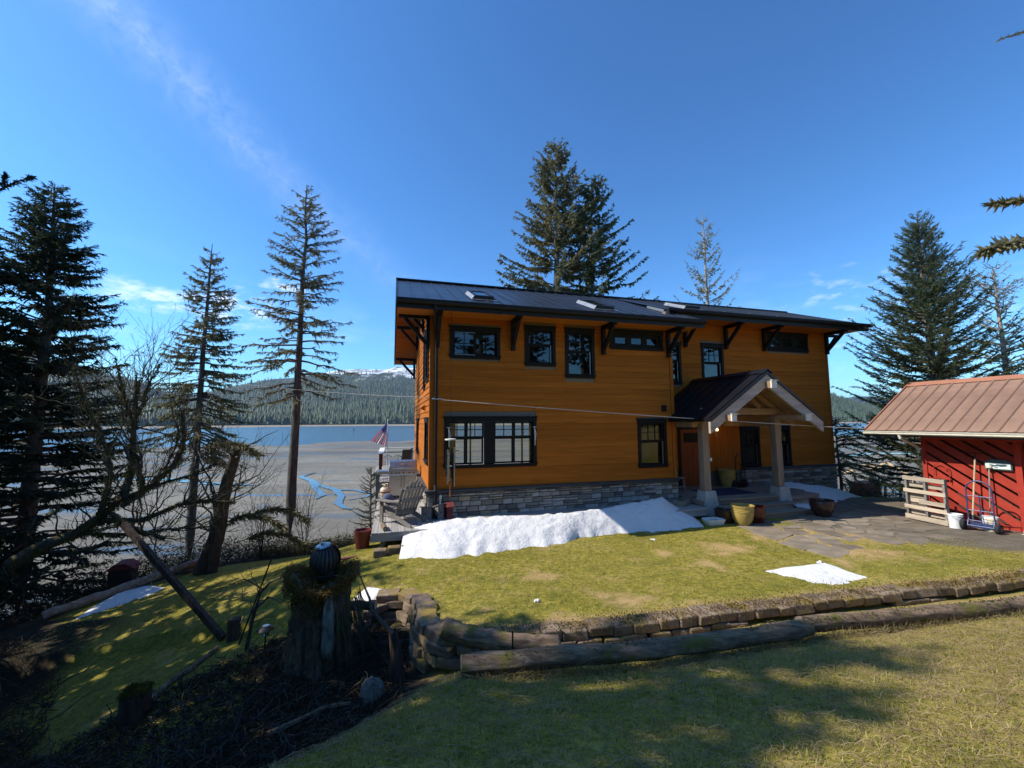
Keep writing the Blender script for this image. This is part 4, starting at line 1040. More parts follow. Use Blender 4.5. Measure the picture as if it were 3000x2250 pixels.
for uu, zz, wd, hh in ((PUC + .0, 4.0, .17, .2), (8.27, 3.02, .15, .17), (11.02, 3.02, .15, .17)):
    m = MB(); m.box(uu - wd / 2, uu + wd / 2, -2.02 - .04, SB - .005, zz - hh / 2, zz + hh / 2); o = m.build('purlin', 'beam_wood', house)
    m = MB(); m.box(uu - wd / 2 - .01, uu + wd / 2 + .01, -2.11, -2.061, zz - hh / 2 - .01, zz + hh / 2 + .01); m.build('purlin_end', 'pale_or_sunlit_wood', o)  # end coloured paler than its beam to carry the sun that catches it
    if True: part('purlin_cap', 'white_trim', o, (uu - wd / 2 - .02, uu + wd / 2 + .06, -2.14, -2.062, zz + hh / 2 + .011, zz + hh / 2 + .03))
part('tie_beam', 'beam_wood', house, (8.1, 11.13, -1.03, -.87, 3.12, 3.33), bevel=.012)
m = MB(); m.bar((9.25, -.95, 3.34), (9.74, -.95, 3.88), .14, .15); m.build('strut', 'beam_wood', house)
m = MB(); m.bar((10.35, -.95, 3.34), (9.80, -.95, 3.88), .14, .15); m.build('strut', 'beam_wood', house)
part('side_beam', 'post_wood', house, (7.93, 8.1, -.85, SB - .02, 2.74, 2.93)); part('side_beam', 'post_wood', house, (11.0, 11.15, -.85, SB - .02, 2.74, 2.93))
def post(uc, wc, name='post'):
    m = MB(); z0, z1 = .84, 3.1; n = 9; vs_ = []
    for i in range(n):
        z = z0 + (z1 - z0) * i / (n - 1); j = lambda: random.uniform(-.008, .008); h = .115
        vs_ += [(uc - h + j(), wc - h + j(), z), (uc + h + j(), wc - h + j(), z), (uc + h + j(), wc + h + j(), z), (uc - h + j(), wc + h + j(), z)]
    fs = [(0, 3, 2, 1), tuple(range(4 * n - 4, 4 * n))]
    for i in range(n - 1):
        for k in range(4): a, b = i * 4 + k, i * 4 + (k + 1) % 4; fs.append((a, b, b + 4, a + 4))
    m.add(vs_, fs); return m.build(name, 'post_wood', house, bevel=.008)
def pier(uc, wc, z0):
    m = MB(); pts = []
    for (z, h) in ((z0, .27), (.5, .225), (.83, .185)):
        for (a, b) in ((-1, -1), (1, -1), (1, 1), (-1, 1)): pts.append((uc + a * h + random.uniform(-.01, .01), wc + b * h, z))
    fs = [(0, 3, 2, 1), (8, 9, 10, 11)]
    for i in range(2):
        for k in range(4): a, b = i * 4 + k, i * 4 + (k + 1) % 4; fs.append((a, b, b + 4, a + 4))
    m.add(pts, fs); m.build('pier', 'concrete', house, bevel=.02)
post(8.2, -.93); post(11.02, -.93); pier(8.28, -.87, .0); pier(11.12, -.87, .25)
part('post_light', 'white_plastic', house, (8.29, 8.35, -1.09, -1.048, 1.72, 1.82), bevel=.015)
# porch floor, rug and steps
pf = part('porch_floor', 'step_wood', house, (8.0, 12.6, -1.02, SB - .04, .40, .53))
for i in range(16):
    w0 = -1.10 + i * .147
    part('floor_board', 'step_wood', pf, (8.55 if w0 < -.62 else 7.95, 10.85 if w0 < -.62 else 12.6, w0, w0 + .141, .532, .57), bevel=.005)
st = MB().box(8.55, 11.0, -1.42, -1.11, .05, .37).box(8.55, 11.15, -1.74, -1.421, .02, .21).build('step_carcass', 'step_wood', house)
for i in range(3): part('tread', 'step_wood', st, (8.42, 11.1, -1.47 + i * .122, -1.47 + i * .122 + .118, .372, .41), bevel=.005)
for i in range(3): part('tread', 'step_wood', st, (8.5, 11.28, -1.80 + i * .122, -1.80 + i * .122 + .118, .212, .25), bevel=.005)
# lit lantern on a bracket
lan = MB().box(10.62, 10.72, SB - .03, SB - .003, 2.3, 2.9).build('wall_lantern', 'beam_wood', house, bevel=.02)
m = MB(); m.tube([(10.67, SB - .03, 2.72), (10.55, SB - .2, 2.72)], .012, 6); m.lathe([(.07, .13), (.085, .12), (.02, .17)], 12, (10.52, SB - .24, 2.56)); m.lathe([(.05, 0), (.05, .012)], 12, (10.52, SB - .24, 2.53)); m.build('lantern_cap', 'black_metal', lan)
m = MB(); m.lathe([(.012, .0), (.035, .03), (.038, .07), (.015, .11)], 12, (10.52, SB - .24, 2.56)); m.build('lantern_bulb', 'bulb', lan, smooth=True)
m = MB(); m.lathe([(.06, 0), (.075, .12)], 12, (10.52, SB - .24, 2.545), cap=False); m.build('lantern_glass', 'glass', lan)
ld = bpy.data.lights.new('lantern_light', 'POINT'); ld.energy = 1.0; ld.color = (1, .62, .25); ld.shadow_soft_size = .04
lo = bpy.data.objects.new('lantern_light', ld); col.objects.link(lo); lo.parent = lan; lo.location = (10.5, SB - .33, 2.6)
# ------------------------------------------------------------------ deck round the near corner
def hthing(name, u, w, z, rot=0.0, label=None, cat=None, group=None):
    return empty(name, tuple(hw(u, w, z)), HROT + rot, label, cat, group)
deck = hthing('wooden_deck', 0, 0, 0, 0, 'weathered grey plank deck wrapping the near corner of the house', 'deck')
# side deck: boards run along the gable wall (w), front deck: boards run along the front (u)
for i in range(9):
    u0 = -1.40 + i * .152
    part('deck_board', 'deck_wood_y', deck, (u0, u0 + .145, -1.30 + random.uniform(-.008, .008), 10.2, DECK - .036, DECK), bevel=.004)
for i in range(8):
    w0 = -1.30 + i * .152
    part('deck_board', 'deck_wood', deck, (-.03, 7.95, w0, w0 + .145, DECK - .036, DECK), bevel=.004)
part('rim_joist', 'deck_wood', deck, (-1.42, 7.95, -1.30, -1.262, DECK - .2, DECK - .04), (-1.405, -1.367, -1.261, 10.2, DECK - .2, DECK - .04))
part('joist', 'deck_wood_y', deck, *[(u, u + .04, -1.25, -.1, DECK - .19, DECK - .04) for u in np.arange(-.9, 7.9, .6)])
for u, w in ((-1.2, -1.0), (.3, -1.05), (2.6, -1.05), (5, -1.05), (7.3, -1.05), (-1.25, 1.5), (-1.25, 4.5), (-1.25, 7.5)):
    part('deck_post', 'deck_wood', deck, (u, u + .1, w, w + .1, -2.5 if w > 0 else -.4, DECK - .2))
part('deck_board', 'deck_wood', deck, (-1.8, 8, 10.21, 14.3, DECK - .036, DECK)); part('rear_deck_frame', 'deck_wood', deck, (-1.8, 8, 14.2, 14.25, DECK - .25, DECK - .04), (-1.8, -1.76, 10.3, 14.2, DECK - .25, DECK - .04))
for w in (10.4, 14.2): part('deck_post', 'deck_wood', deck, (-1.7, -1.6, w - .1, w, -4.5, DECK - .04))
# rail of the water side
rail = hthing('deck_railing', 0, 0, 0, 0, 'brown deck railing with pale top boards above the bay', 'railing')
part('rail_post', 'bird_red', rail, (-1.56, -1.42, 9.7, 9.84, DECK, 1.41)); part('rail_post', 'beam_wood', rail, (.12, .24, 13.98, 14.1, DECK, 1.41)); part('rail_post', 'beam_wood', rail, (-1.56, -1.46, 13.98, 14.1, DECK, 1.41))
part('top_rail', 'pale_or_sunlit_wood', rail, (-1.62, -1.36, 9.62, 14.2, 1.412, 1.45)); part('top_rail', 'pale_or_sunlit_wood', rail, (-1.359, 3.0, 13.93, 14.15, 1.412, 1.45))
part('mid_rail', 'black_metal', rail, (-1.45, 3.0, 14.02, 14.05, 1.16, 1.2), (-1.5, -1.48, 9.85, 13.97, 1.16, 1.2))
for i in range(3):
    m = MB(); u0 = -1.42 + i * .55; k = 9
    top = [(u0 + .5 * j / (k - 1), 14.03, .88 + .14 * math.sin(math.pi * j / (k - 1))) for j in range(k)]
    m.tube(top, .012, 5)
    for j in range(k): m.tube([(top[j][0], 14.03, .46), top[j]], .008, 4)
    m.tube([(u0, 14.03, .5), (u0 + .5, 14.03, .5)], .01, 4); m.build('baluster_panel', 'black_metal', rail)
m = MB()
for j in range(20): m.tube([(-1.49, 9.95 + j * .2, .45), (-1.49, 9.95 + j * .2, 1.16)], .009, 4)
m.build('baluster_panel', 'black_metal', rail)
# bench slab along the deck edge by the gas grill
bench = hthing('plank_bench', -1.18, 5.2, DECK, 0, 'low pale plank bench along the deck edge behind the grill', 'bench')
for i in range(3): part('seat_board', 'deck_wood_y', bench, (-.22 + i * .15, -.08 + i * .15, -1.0, 2.2, .38, .42))
part('leg', 'deck_wood', bench, (-.2, .2, -.9, -.82, 0, .379)); part('leg', 'deck_wood', bench, (-.2, .2, 2.0, 2.08, 0, .379))
# patio chair on the rear deck
pc = hthing('patio_chair', -.28, 12.6, DECK, rad(200), 'brown sling patio chair by the far railing', 'chair')
m = MB(); m.add([(-.25, -.24, .42), (.25, -.24, .42), (.25, .22, .40), (-.25, .22, .40)], [(0, 1, 2, 3)]); m.add([(-.25, .22, .40), (.25, .22, .40), (.25, .42, 1.05), (-.25, .42, 1.05)], [(0, 1, 2, 3)])
o = m.build('sling', 'trim_brown', pc); o.modifiers.new('s', 'SOLIDIFY').thickness = .012
for s in (-1, 1):
    m = MB(); m.tube([(s * .27, .44, 1.06), (s * .27, .22, .41), (s * .27, -.25, .43), (s * .27, -.27, 0)], .014, 6); m.tube([(s * .27, .3, .64), (s * .3, -.05, .68), (s * .3, -.25, .62), (s * .27, -.25, .43)], .014, 6); m.tube([(s * .27, .22, .41), (s * .27, .34, 0)], .014, 6); m.build('side_frame', 'black_metal', pc)
# flag on its pole
fl = hthing('flagpole', -1.20, 11.2, DECK, 0, 'thin pole with a drooping striped flag on the rear deck', 'flag')
m = MB(); m.tube([(0, 0, 0), (0, 0, 2.68)], .022, 8); m.lathe([(.0, 0), (.03, .02), (.0, .05)], 8, (0, 0, 2.68), cap=False); m.build('pole', 'white_plastic', fl)
nx, ny = 27, 27; V = []; 
for j in range(ny):
    for i in range(nx):
        s, t = i / (nx - 1), j / (ny - 1)              # s along the fly, t down the hoist
        x = -.02 - s * .80 * (1 - t * .96); z = 2.55 - t * .62 - s * (.98 - .35 * t)
        if j or i: pass
        y = .05 * math.sin(t * 16) * s + .03 * math.sin(s * 6)
        V.append((x, y, z))
F = [[], [], []]
for j in range(ny - 1):
    for i in range(nx - 1):
        k = j * nx + i; stripe = j // 2
        mi = 2 if (j < 14 and i < 10) else (0 if stripe % 2 == 0 else 1)
        F[mi].append((k, k + 1, k + nx + 1, k + nx))
for mi, (nm, mt) in enumerate((('red_stripes', 'flag_red'), ('white_stripes', 'flag_white'), ('canton', 'flag_blue'))):
    m = MB(); m.add(V, F[mi]); o = m.build(nm, mt, fl, smooth=True)
m = MB()
for j in range(6):
    for i in range(5):
        k = (j * 2 + 1) * nx + i * 2 + 1; p = np.array(V[k]); 
        for sgn in (-.006, .006):
            q = p + (0, sgn, 0); m.add([q + (-.014, 0, 0), q + (0, 0, -.014), q + (.014, 0, 0), q + (0, 0, .014)], [(0, 1, 2, 3)])
m.build('stars', 'flag_white', fl)

# adirondack chair, seen from behind
def adirondack():
    c = hthing('adirondack_chair', -.72, -.30, DECK, rad(38), 'weathered grey adirondack chair seen from behind on the deck corner', 'chair')
    # local: +y is the way the sitter faces
    for s in (-1, 1):
        m = MB(); m.prism([(.42, .40), (.42, .28), (-.66, .0), (-.76, .0), (-.72, .07), (-.1, .27), (.36, .42)], 0, s * .30 - .018, s * .30 + .018); m.build('seat_rail', 'grey_wood', c)
        part('front_leg', 'grey_wood_z', c, (s * .345 - .02, s * .345 + .02, .28, .40, 0, .56))
        m = MB(); m.prism([(s * .30, -.42), (s * .36, -.46), (s * .47, -.1), (s * .50, .3), (s * .46, .44), (s * .30, .44), (s * .32, .1), (s * .27, -.3)][::s], 2, .562, .588); m.build('armrest', 'grey_wood', c)
    for i in range(6):
        y = .36 - i * .105; z = .405 - i * .040
        m = MB(); m.bar((-.32, y, z), (.32, y, z), .09, .02, (0, -.35, 1)); m.build('seat_slat', 'grey_wood', c)
    hs = (.80, .90, .97, 1.0, .97, .90, .80)
    for i in range(7):
        x = (i - 3) * .092; xt = x * 1.28; L = hs[i] * .98
        a = np.array((x, -.16, .20)); d = np.array((0, -.42, .91)); d = d / np.linalg.norm(d)
        n = np.array((0, .91, .42)); b = a + d * L + np.array((xt - x, 0, 0))
        m = MB(); w0, w1 = .040, .048; pts = []
        for q, ww in ((a, w0), (b - d * .04, w1), (b, w1 * .55)):
            for sx in (-1, 1):
                for sn in (-.009, .009): pts.append(q + np.array((sx * ww, 0, 0)) + n * sn)
        fs = []
        for k in (0, 4):
            fs += [(k, k + 1, k + 5, k + 4), (k + 2, k + 6, k + 7, k + 3), (k, k + 4, k + 6, k + 2), (k + 1, k + 3, k + 7, k + 5)]
        fs += [(0, 2, 3, 1), (8, 9, 11, 10)]
        m.add(pts, fs); m.build('back_slat', 'grey_wood_z', c)
    for (t, wd, h) in ((.13, .62, .09), (.44, .80, .085), (.76, .66, .075)):
        p = np.array((0, -.16, .20)) + np.array((0, -.42, .91)) / 1.002 * t - np.array((0, .91, .42)) * .026
        m = MB(); m.bar((-wd / 2, p[1], p[2]), (wd / 2, p[1], p[2]), .03, h, (0, -.42, .91)); m.build('back_rail', 'grey_wood', c)
    part('front_apron', 'grey_wood', c, (-.32, .32, .40, .42, .27, .40))
    m = MB(); n = 10
    for i in range(n + 1):
        pass
    m.lathe([(.0, -.075), (.09, -.07), (.15, -.03), (.16, 0), (.15, .03), (.09, .07), (0, .075)], 18, cap=False)
    o = m.build('cushion', 'blue_cushion', None, smooth=True)
    o.location = tuple(np.array(hw(-.78, -.18, DECK)) + np.array((-.30, .10, .54))); o.rotation_euler = (rad(60), 0, rad(50))
    tag(o, 'round blue grey cushion lying in the adirondack chair', 'cushion')
adirondack()
# gas grill
gr = hthing('gas_grill', -.60, 3.45, DECK, 0, 'stainless steel gas grill with closed lid on the side deck', 'grill')
part('cabinet', 'steel', gr, (-.44, .44, -.26, .28, .08, .76)); part('cabinet_door', 'steel', gr, (-.43, -.004, -.275, -.261, .10, .745), bevel=.004); part('cabinet_door', 'steel', gr, (.004, .43, -.275, -.261, .10, .745), bevel=.004)
m = MB(); m.tube([(-.05, -.30, .35), (-.05, -.30, .74)], .008, 6); m.tube([(.05, -.30, .35), (.05, -.30, .74)], .008, 6); m.build('door_handle', 'black_metal', gr)
part('control_panel', 'steel', gr, (-.47, .47, -.30, -.2, .78, .90), bevel=.012)
for i, x in enumerate((-.36, -.22, -.12, .02, .22, .36)):
    m = MB(); m.lathe([(.026, 0), (.022, .03)], 12); o = m.build('knob', 'black_metal', gr); o.rotation_euler = (rad(90), 0, 0); o.location = (x, -.30, .84)
m = MB(); m.prism([(-.28, .905), (-.27, 1.03), (-.16, 1.20), (.05, 1.25), (.24, 1.16), (.28, .905)], 0, -.46, .46); m.build('lid', 'steel', gr, bevel=.015)
m = MB(); m.tube([(-.36, -.33, 1.0), (.36, -.33, 1.0)], .014, 8); m.box(-.37, -.34, -.33, -.26, .99, 1.01); m.box(.34, .37, -.33, -.26, .99, 1.01); m.build('lid_handle', 'chrome', gr)
part('thermometer', 'white_plastic', gr, (-.06, .06, -.238, -.222, 1.10, 1.14))
part('side_shelf', 'steel', gr, (-.80, -.475, -.26, .24, .87, .91), (-.80, -.475, -.262, -.25, .80, .868)); part('grill_top', 'black_metal', gr, (-.46, .46, -.275, .27, .903, .908))
for x in (-.38, .38):
    for y in (-.2, .22):
        m = MB(); m.lathe([(.04, -.015), (.045, 0), (.04, .015)], 12); o = m.build('caster', 'rubber', gr); o.rotation_euler = (0, rad(90), 0); o.location = (x, y, .045)
m = MB(); m.tube([(.46, .05, .8), (.52, 0, .6), (.5, -.05, .35), (.47, .0, .3)], .012, 6); m.build('gas_hose', 'rubber', gr)
pt = hthing('propane_tank', -1.17, 3.05, DECK, 0, 'cream propane tank with rust bands beside the grill', 'gas tank')
m = MB(); m.lathe([(.10, .0), (.11, .03), (.14, .05), (.155, .09), (.155, .30), (.14, .36), (.09, .40), (.03, .415)], 24); m.build('cylinder', 'tank_paint', pt, smooth=True)
m = MB(); m.lathe([(.157, .12), (.1575, .15)], 24, cap=False); m.lathe([(.157, .22), (.1575, .27)], 24, cap=False); m.build('rust_band', 'rust', pt)
m = MB()
for a in (0, 2.1, 4.2): m.tube([(.09 * math.cos(a), .09 * math.sin(a), .39), (.085 * math.cos(a), .085 * math.sin(a), .50)], .013, 6)
m.tube([(.09 * math.cos(a), .09 * math.sin(a), .5) for a in np.linspace(0, 5.2, 14)], .013, 6); m.lathe([(.03, .41), (.03, .47)], 10); m.build('collar', 'tank_paint', pt)
# three birdhouses and a figure at the corner
def birdhouse(u, w, body, roofm, label, W=.2, H=.28, rot=0.0, flat=True):
    b = hthing('birdhouse', u, w, DECK, rot, label, 'birdhouse', 'birdhouses at the house corner')
    m = MB(); m.prism([(-W / 2, 0), (W / 2, 0), (W / 2, H), (0 if not flat else W / 2, H * (1.25 if not flat else 1)), (-W / 2, H * (1 if not flat else 1.3))], 0, -W * .45, W * .45)
    m.v = [(x, y, z) for x, y, z in m.v]; m.build('box', body, b, bevel=.004)
    if flat:
        m = MB(); m.bar((0, -W / 2 - .05, H * 1.34), (0, W / 2 + .06, H * .98), W * 1.15, .018, (0, .3, 1)); m.build('roof', roofm, b)
    else:
        for s in (-1, 1):
            m = MB(); m.bar((0, 0, H * 1.29), (0, s * (W / 2 + .05), H * .97), W * 1.2, .016, (0, s * .5, 1)); m.build('roof', roofm, b)
    m = MB(); m.lathe([(.022, 0), (.022, .004)], 12); o = m.build('entrance_hole', 'ink_black', b); o.rotation_euler = (0, rad(-90), 0) if False else (rad(90), 0, 0); o.location = (0, -W / 2 - .003, H * .62)
    return b
birdhouse(-.06, -.27, 'grey_wood_z', 'grey_wood', 'grey birdhouse with a steep slanted roof, leftmost at the house corner', .26, .27, rad(-20))
birdhouse(.26, -.27, 'grey_wood_z', 'grey_wood', 'narrow grey birdhouse between the slant roofed one and the red one', .20, .30, rad(25))
birdhouse(.52, -.28, 'bird_red', 'bird_red', 'small red birdhouse with a peaked roof against the stone base', .19, .32, rad(10), False)
fg = hthing('garden_figure', .30, -.15, DECK, 0, 'pale slender garden figure behind the birdhouses', 'figure')
m = MB(); m.lathe([(.045, 0), (.04, .1), (.03, .25), (.036, .36), (.02, .44), (.02, .47), (.04, .50), (.042, .55), (.02, .60), (0, .61)], 12, cap=False); m.build('body', 'plaster', fg, smooth=True)
# split log on the deck
m = MB(); r_ = random.Random(3); m.tube([(0, -.22, .06), (0, 0, .062), (0, .22, .058)], .058, 10, jit=.08, rng=r_); o = m.build('firewood_log', 'log_wood', None); o.location = tuple(hw(-1.12, -1.0, DECK)); o.rotation_euler[2] = HROT + rad(8)
tag(o, 'short round log lying on the deck beside the adirondack chair', 'log')
# wind chime on a line from the eave
wc = hthing('wind_chime', .50, -.62, 0, 0, 'large wind chime of long black tubes hanging before the window', 'wind chime')
m = MB(); m.tube([(0, 0, 5.92), (0, 0, 2.52)], .004, 4)
for a in np.linspace(0, 5.0, 6)[:5]: m.tube([(.11 * math.cos(a), .11 * math.sin(a), 2.46), (.10 * math.cos(a), .10 * math.sin(a), 2.28)], .003, 4)
m.tube([(0, 0, 2.46), (0, 0, 1.35)], .003, 4); m.build('cord', 'black_metal', wc)
m = MB(); m.lathe([(.05, .03), (.145, .02), (.15, -.01), (.05, -.02)], 20, (0, 0, 2.48)); m.build('top_disc', 'plaster', wc, smooth=True)
for k, a in enumerate(np.linspace(0, 2 * math.pi, 7)[:6]):
    L = 1.02 - .07 * ((k * 3) % 5); m = MB(); x, y = .105 * math.cos(a), .105 * math.sin(a); m.lathe([(.021, 2.28 - L), (.021, 2.28 - .03 * k)], 10, (x, y, 0)); m.build('chime_tube', 'black_metal' if k % 2 else 'alu', wc, smooth=True)
m = MB(); m.lathe([(.04, 0), (.04, .02)], 12, (0, 0, 1.78)); m.build('striker', 'plaster', wc)
m = MB(); m.lathe([(.0, 0), (.022, .01), (.012, .16), (.012, .3)], 8, (0, 0, 1.0), cap=False); m.build('wind_sail', 'rust', wc)
# red brown planter at the deck corner
pl = hthing('planter_tub', -1.62, -.62, gz(*hw(-1.62, -.62)[:2]) - .02, 0, 'tall dark red planter tub at the left corner of the deck', 'planter')
m = MB(); m.lathe([(.15, 0), (.20, .42), (.205, .44), (.185, .44), (.18, .38), (0, .37)], 24, cap=False); m.build('tub', 'planter_red', pl, smooth=True)
m = MB(); m.lathe([(0, .375), (.178, .372)], 20, cap=False); m.build('soil', 'soil', pl)
# block step below the deck
for i in range(3):
    m = MB(); m.box(-.14, .14, -.11, .11, 0, .17); o = m.build('step_block', 'wall_block', None, bevel=.025); p = hw(-1.18 + i * .295, -1.62 + .03 * i); o.location = (p[0], p[1], gz(p[0], p[1]) - .02); o.rotation_euler[2] = HROT + rad(-6 + 5 * i)
    tag(o, ('left', 'middle', 'right')[i] + ' one of three mossy stone blocks below the deck edge', 'stone block', 'stone blocks below the deck')

# ------------------------------------------------------------------ round the porch
def pot(name, u, w, z, prof, mat, label, cat='pot', soil=.85, ribs=()):
    p = hthing(name, u, w, z, 0, label, cat)
    m = MB(); H = max(q[1] for q in prof); R = [q for q in prof if q[1] == H][0][0]
    m.lathe(prof + [(R - .03, H), (R - .04, H * soil), (0, H * soil)], 32, cap=False); m.build('vessel', mat, p, smooth=True)
    m = MB(); m.lathe([(0, H * soil + .004), (R - .042, H * soil + .003)], 24, cap=False); m.build('soil', 'soil', p)
    for (r, zz) in ribs:
        m = MB(); m.lathe([(r, zz - .01), (r + .012, zz), (r, zz + .01)], 32, cap=False); m.build('rib', mat, p, smooth=True)
    return p
GZP = gz(*hw(8.45, -2.05)[:2])
pot('glazed_pot', 8.42, -2.06, GZP - .01, [(.16, 0), (.18, .03), (.25, .17), (.285, .33), (.288, .40), (.295, .50), (.31, .53), (.31, .56)], 'glaze_yellow', 'large mustard yellow glazed pot in front of the porch steps', ribs=((.288, .44), (.288, .40)))
pot('glazed_pot', 8.98, -1.96, GZP - .01, [(.15, 0), (.17, .03), (.24, .2), (.25, .38), (.24, .46), (.255, .48)], 'glaze_red', 'dark red glazed pot half hidden behind the yellow one')
pot('glazed_pot', 11.35, -2.05, gz(*hw(11.35, -2.05)[:2]) - .01, [(.16, 0), (.19, .03), (.20, .05), (.27, .18), (.315, .34), (.31, .45), (.30, .47), (.32, .50)], 'glaze_brown', 'glossy dark brown glazed pot right of the porch steps')
pot('wooden_tub', 8.22, -1.62, GZP - .01, [(.22, 0), (.25, .15), (.27, .33), (.28, .36)], 'glaze_brown', 'low dark tub beside the left porch pier')
pot('glazed_pot', 10.75, .92, .57, [(.2, 0), (.24, .1), (.29, .3), (.31, .55), (.33, .60)], 'glaze_yellow', 'tall yellow pot in the shade on the porch', ribs=((.30, .48),))
bs = hthing('wash_basin', 7.72, -1.75, gz(*hw(7.72, -1.75)[:2]) - .005, rad(-8), 'white plastic wash basin on the ground by the snow', 'basin')
m = MB(); a, b, h = .26, .16, .15
def ring(a, b, z): return [(x * a, y * b, z) for x, y in ((-1, -.8), (-.85, -1), (.85, -1), (1, -.8), (1, .8), (.85, 1), (-.85, 1), (-1, .8))]
vs_ = ring(a * .85, b * .82, 0) + ring(a, b, h) + ring(a * 1.06, b * 1.08, h) + ring(a * 1.06, b * 1.08, h - .015) + ring(a * .95, b * .94, h - .004) + ring(a * .82, b * .78, .012)
fs = [tuple(range(8))[::-1], tuple(range(40, 48))]
for A, B in ((0, 3), (3, 2), (2, 4), (4, 5)):
    for k in range(8): fs.append((A * 8 + k, A * 8 + (k + 1) % 8, B * 8 + (k + 1) % 8, B * 8 + k))
m.add(vs_, fs); m.build('tray', 'white_plastic', bs)
m = MB(); m.add(ring(a * .9, b * .88, .09), [tuple(range(8))]); m.build('water', 'channel_water', bs)
# hand truck standing on the porch
def hand_truck(name, root, frame, wheel, h=1.18, wd=.42):
    for s in (-1, 1):
        pass
    m = MB(); k = 10
    arch = [(-wd / 2, 0, .12)] + [(-wd / 2, 0, h * .55)] + [(-wd / 2 * math.cos(t), 0, h - wd / 2 + wd / 2 * math.sin(t)) for t in np.linspace(0, math.pi, 13)] + [(wd / 2, 0, h * .55), (wd / 2, 0, .12)]
    m.tube(arch, .0165, 8); m.build('frame', frame, root, smooth=True)
    m = MB(); m.tube([(0, 0, .12), (0, 0, h * .70)], .014, 6); m.build('centre_strut', frame, root)
    for z in (.24, .50, .86):
        m = MB(); m.tube([(-wd / 2, 0, z), (wd / 2, 0, z)], .012, 6); m.build('crossbar', frame, root)
    m = MB(); m.box(-wd / 2 - .02, wd / 2 + .02, -.20, -.0, .07, .085); m.box(-wd / 2, wd / 2, -.008, .008, .085, .2); m.build('toe_plate', frame, root)
    m = MB(); m.tube([(-wd / 2 - .06, .1, .13), (wd / 2 + .06, .1, .13)], .01, 6)
    for s in (-1, 1): m.tube([(s * wd / 2, 0, .3), (s * wd / 2, .1, .13), (s * wd / 2, 0, .1)], .01, 6)
    m.build('axle', frame, root)
    for s in (-1, 1):
        m = MB(); m.lathe([(.05, -.045), (.11, -.045), (.13, -.025), (.13, .025), (.11, .045), (.05, .045)], 20); o = m.build('wheel', 'rubber', root, smooth=True); o.rotation_euler = (0, rad(90), 0); o.location = (s * (wd / 2 + .075), .1, .13)
        m = MB(); m.lathe([(.0, -.03), (.05, -.047), (.05, .047), (0, .03)], 12, cap=False); q = m.build('hub', wheel, o)
ht = hthing('hand_truck', 11.05, .62, .57, rad(4), 'black hand truck standing on the porch in front of the window', 'hand truck'); hand_truck('hand_truck', ht, 'black_metal', 'black_metal')
rg = part('rug', 'rug', None, (-.85, .85, -.5, .62, 0, .012)); rg.location = tuple(hw(9.72, -.05, .571)); rg.rotation_euler[2] = HROT; tag(rg, 'dark blue rug on the porch floor before the door', 'rug')
# small stand with clutter and leaning porch sign
sd = hthing('wooden_stool', 8.32, .55, .57, rad(12), 'dark wooden stool with clutter left of the front door', 'stool')
part('seat', 'grey_wood', sd, (-.2, .2, -.17, .17, .44, .475))
for x in (-1, 1):
    for y in (-1, 1):
        m = MB(); m.bar((x * .2, y * .17, 0), (x * .15, y * .12, .44), .035, .035); m.build('leg', 'grey_wood_z', sd)
m = MB(); m.bar((-.18, -.15, .18), (.18, -.15, .18), .025, .025); m.bar((-.18, .15, .18), (.18, .15, .18), .025, .025); m.build('stretcher', 'grey_wood', sd)
m = MB(); m.bar((-.17, .15, .476), (-.19, .2, .82), .03, .03); m.bar((.17, .15, .476), (.19, .2, .82), .03, .03); m.bar((-.2, .2, .8), (.2, .2, .8), .02, .07); m.build('back_frame', 'grey_wood', sd)
sg = hthing('porch_sign', 8.06, .62, .57, rad(30), 'tall narrow white porch sign with dark lettering leaning by the door', 'sign')
m = MB(); m.bar((0, 0, .0), (-.02, .12, 1.72), .19, .02, (0, -1, 0)); m.build('board', 'trim_brown', sg)
m = MB(); m.bar((-.009, .035, .65), (-.016, .085, 1.25), .17, .012, (0, -1, .1)); o = m.build('white_face', 'sign_white', sg)
def text(body, size, mat, parent, loc, rot, name='lettering', align='CENTER'):
    cu = bpy.data.curves.new(name, 'FONT'); cu.body = body; cu.size = size; cu.align_x = align; cu.align_y = 'CENTER'; cu.extrude = .002
    tmp = bpy.data.objects.new(name, cu); col.objects.link(tmp); dg = bpy.context.evaluated_depsgraph_get(); dg.update()
    me = bpy.data.meshes.new_from_object(tmp.evaluated_get(dg)); bpy.data.objects.remove(tmp)
    o = link(name, me, mat, parent); me.materials.clear(); me.materials.append(M[mat]); o.location = loc; o.rotation_euler = rot; return o
text('WELCOME', .13, 'ink_black', sg, (-.014, .032, .95), (rad(90), rad(90), 0))
# wooden tray beside the pier
tr = part('plank_box', 'step_wood', None, (-.35, .35, -.16, .16, 0, .03), (-.35, .35, -.16, -.13, .03, .16), (-.35, .35, .13, .16, .03, .16), (-.35, -.32, -.129, .129, .03, .16), (.32, .35, -.129, .129, .03, .16)); tr.location = tuple(hw(7.62, -.62, DECK)); tr.rotation_euler[2] = HROT + rad(35); tag(tr, 'low open plank box on the deck left of the porch pier', 'box')
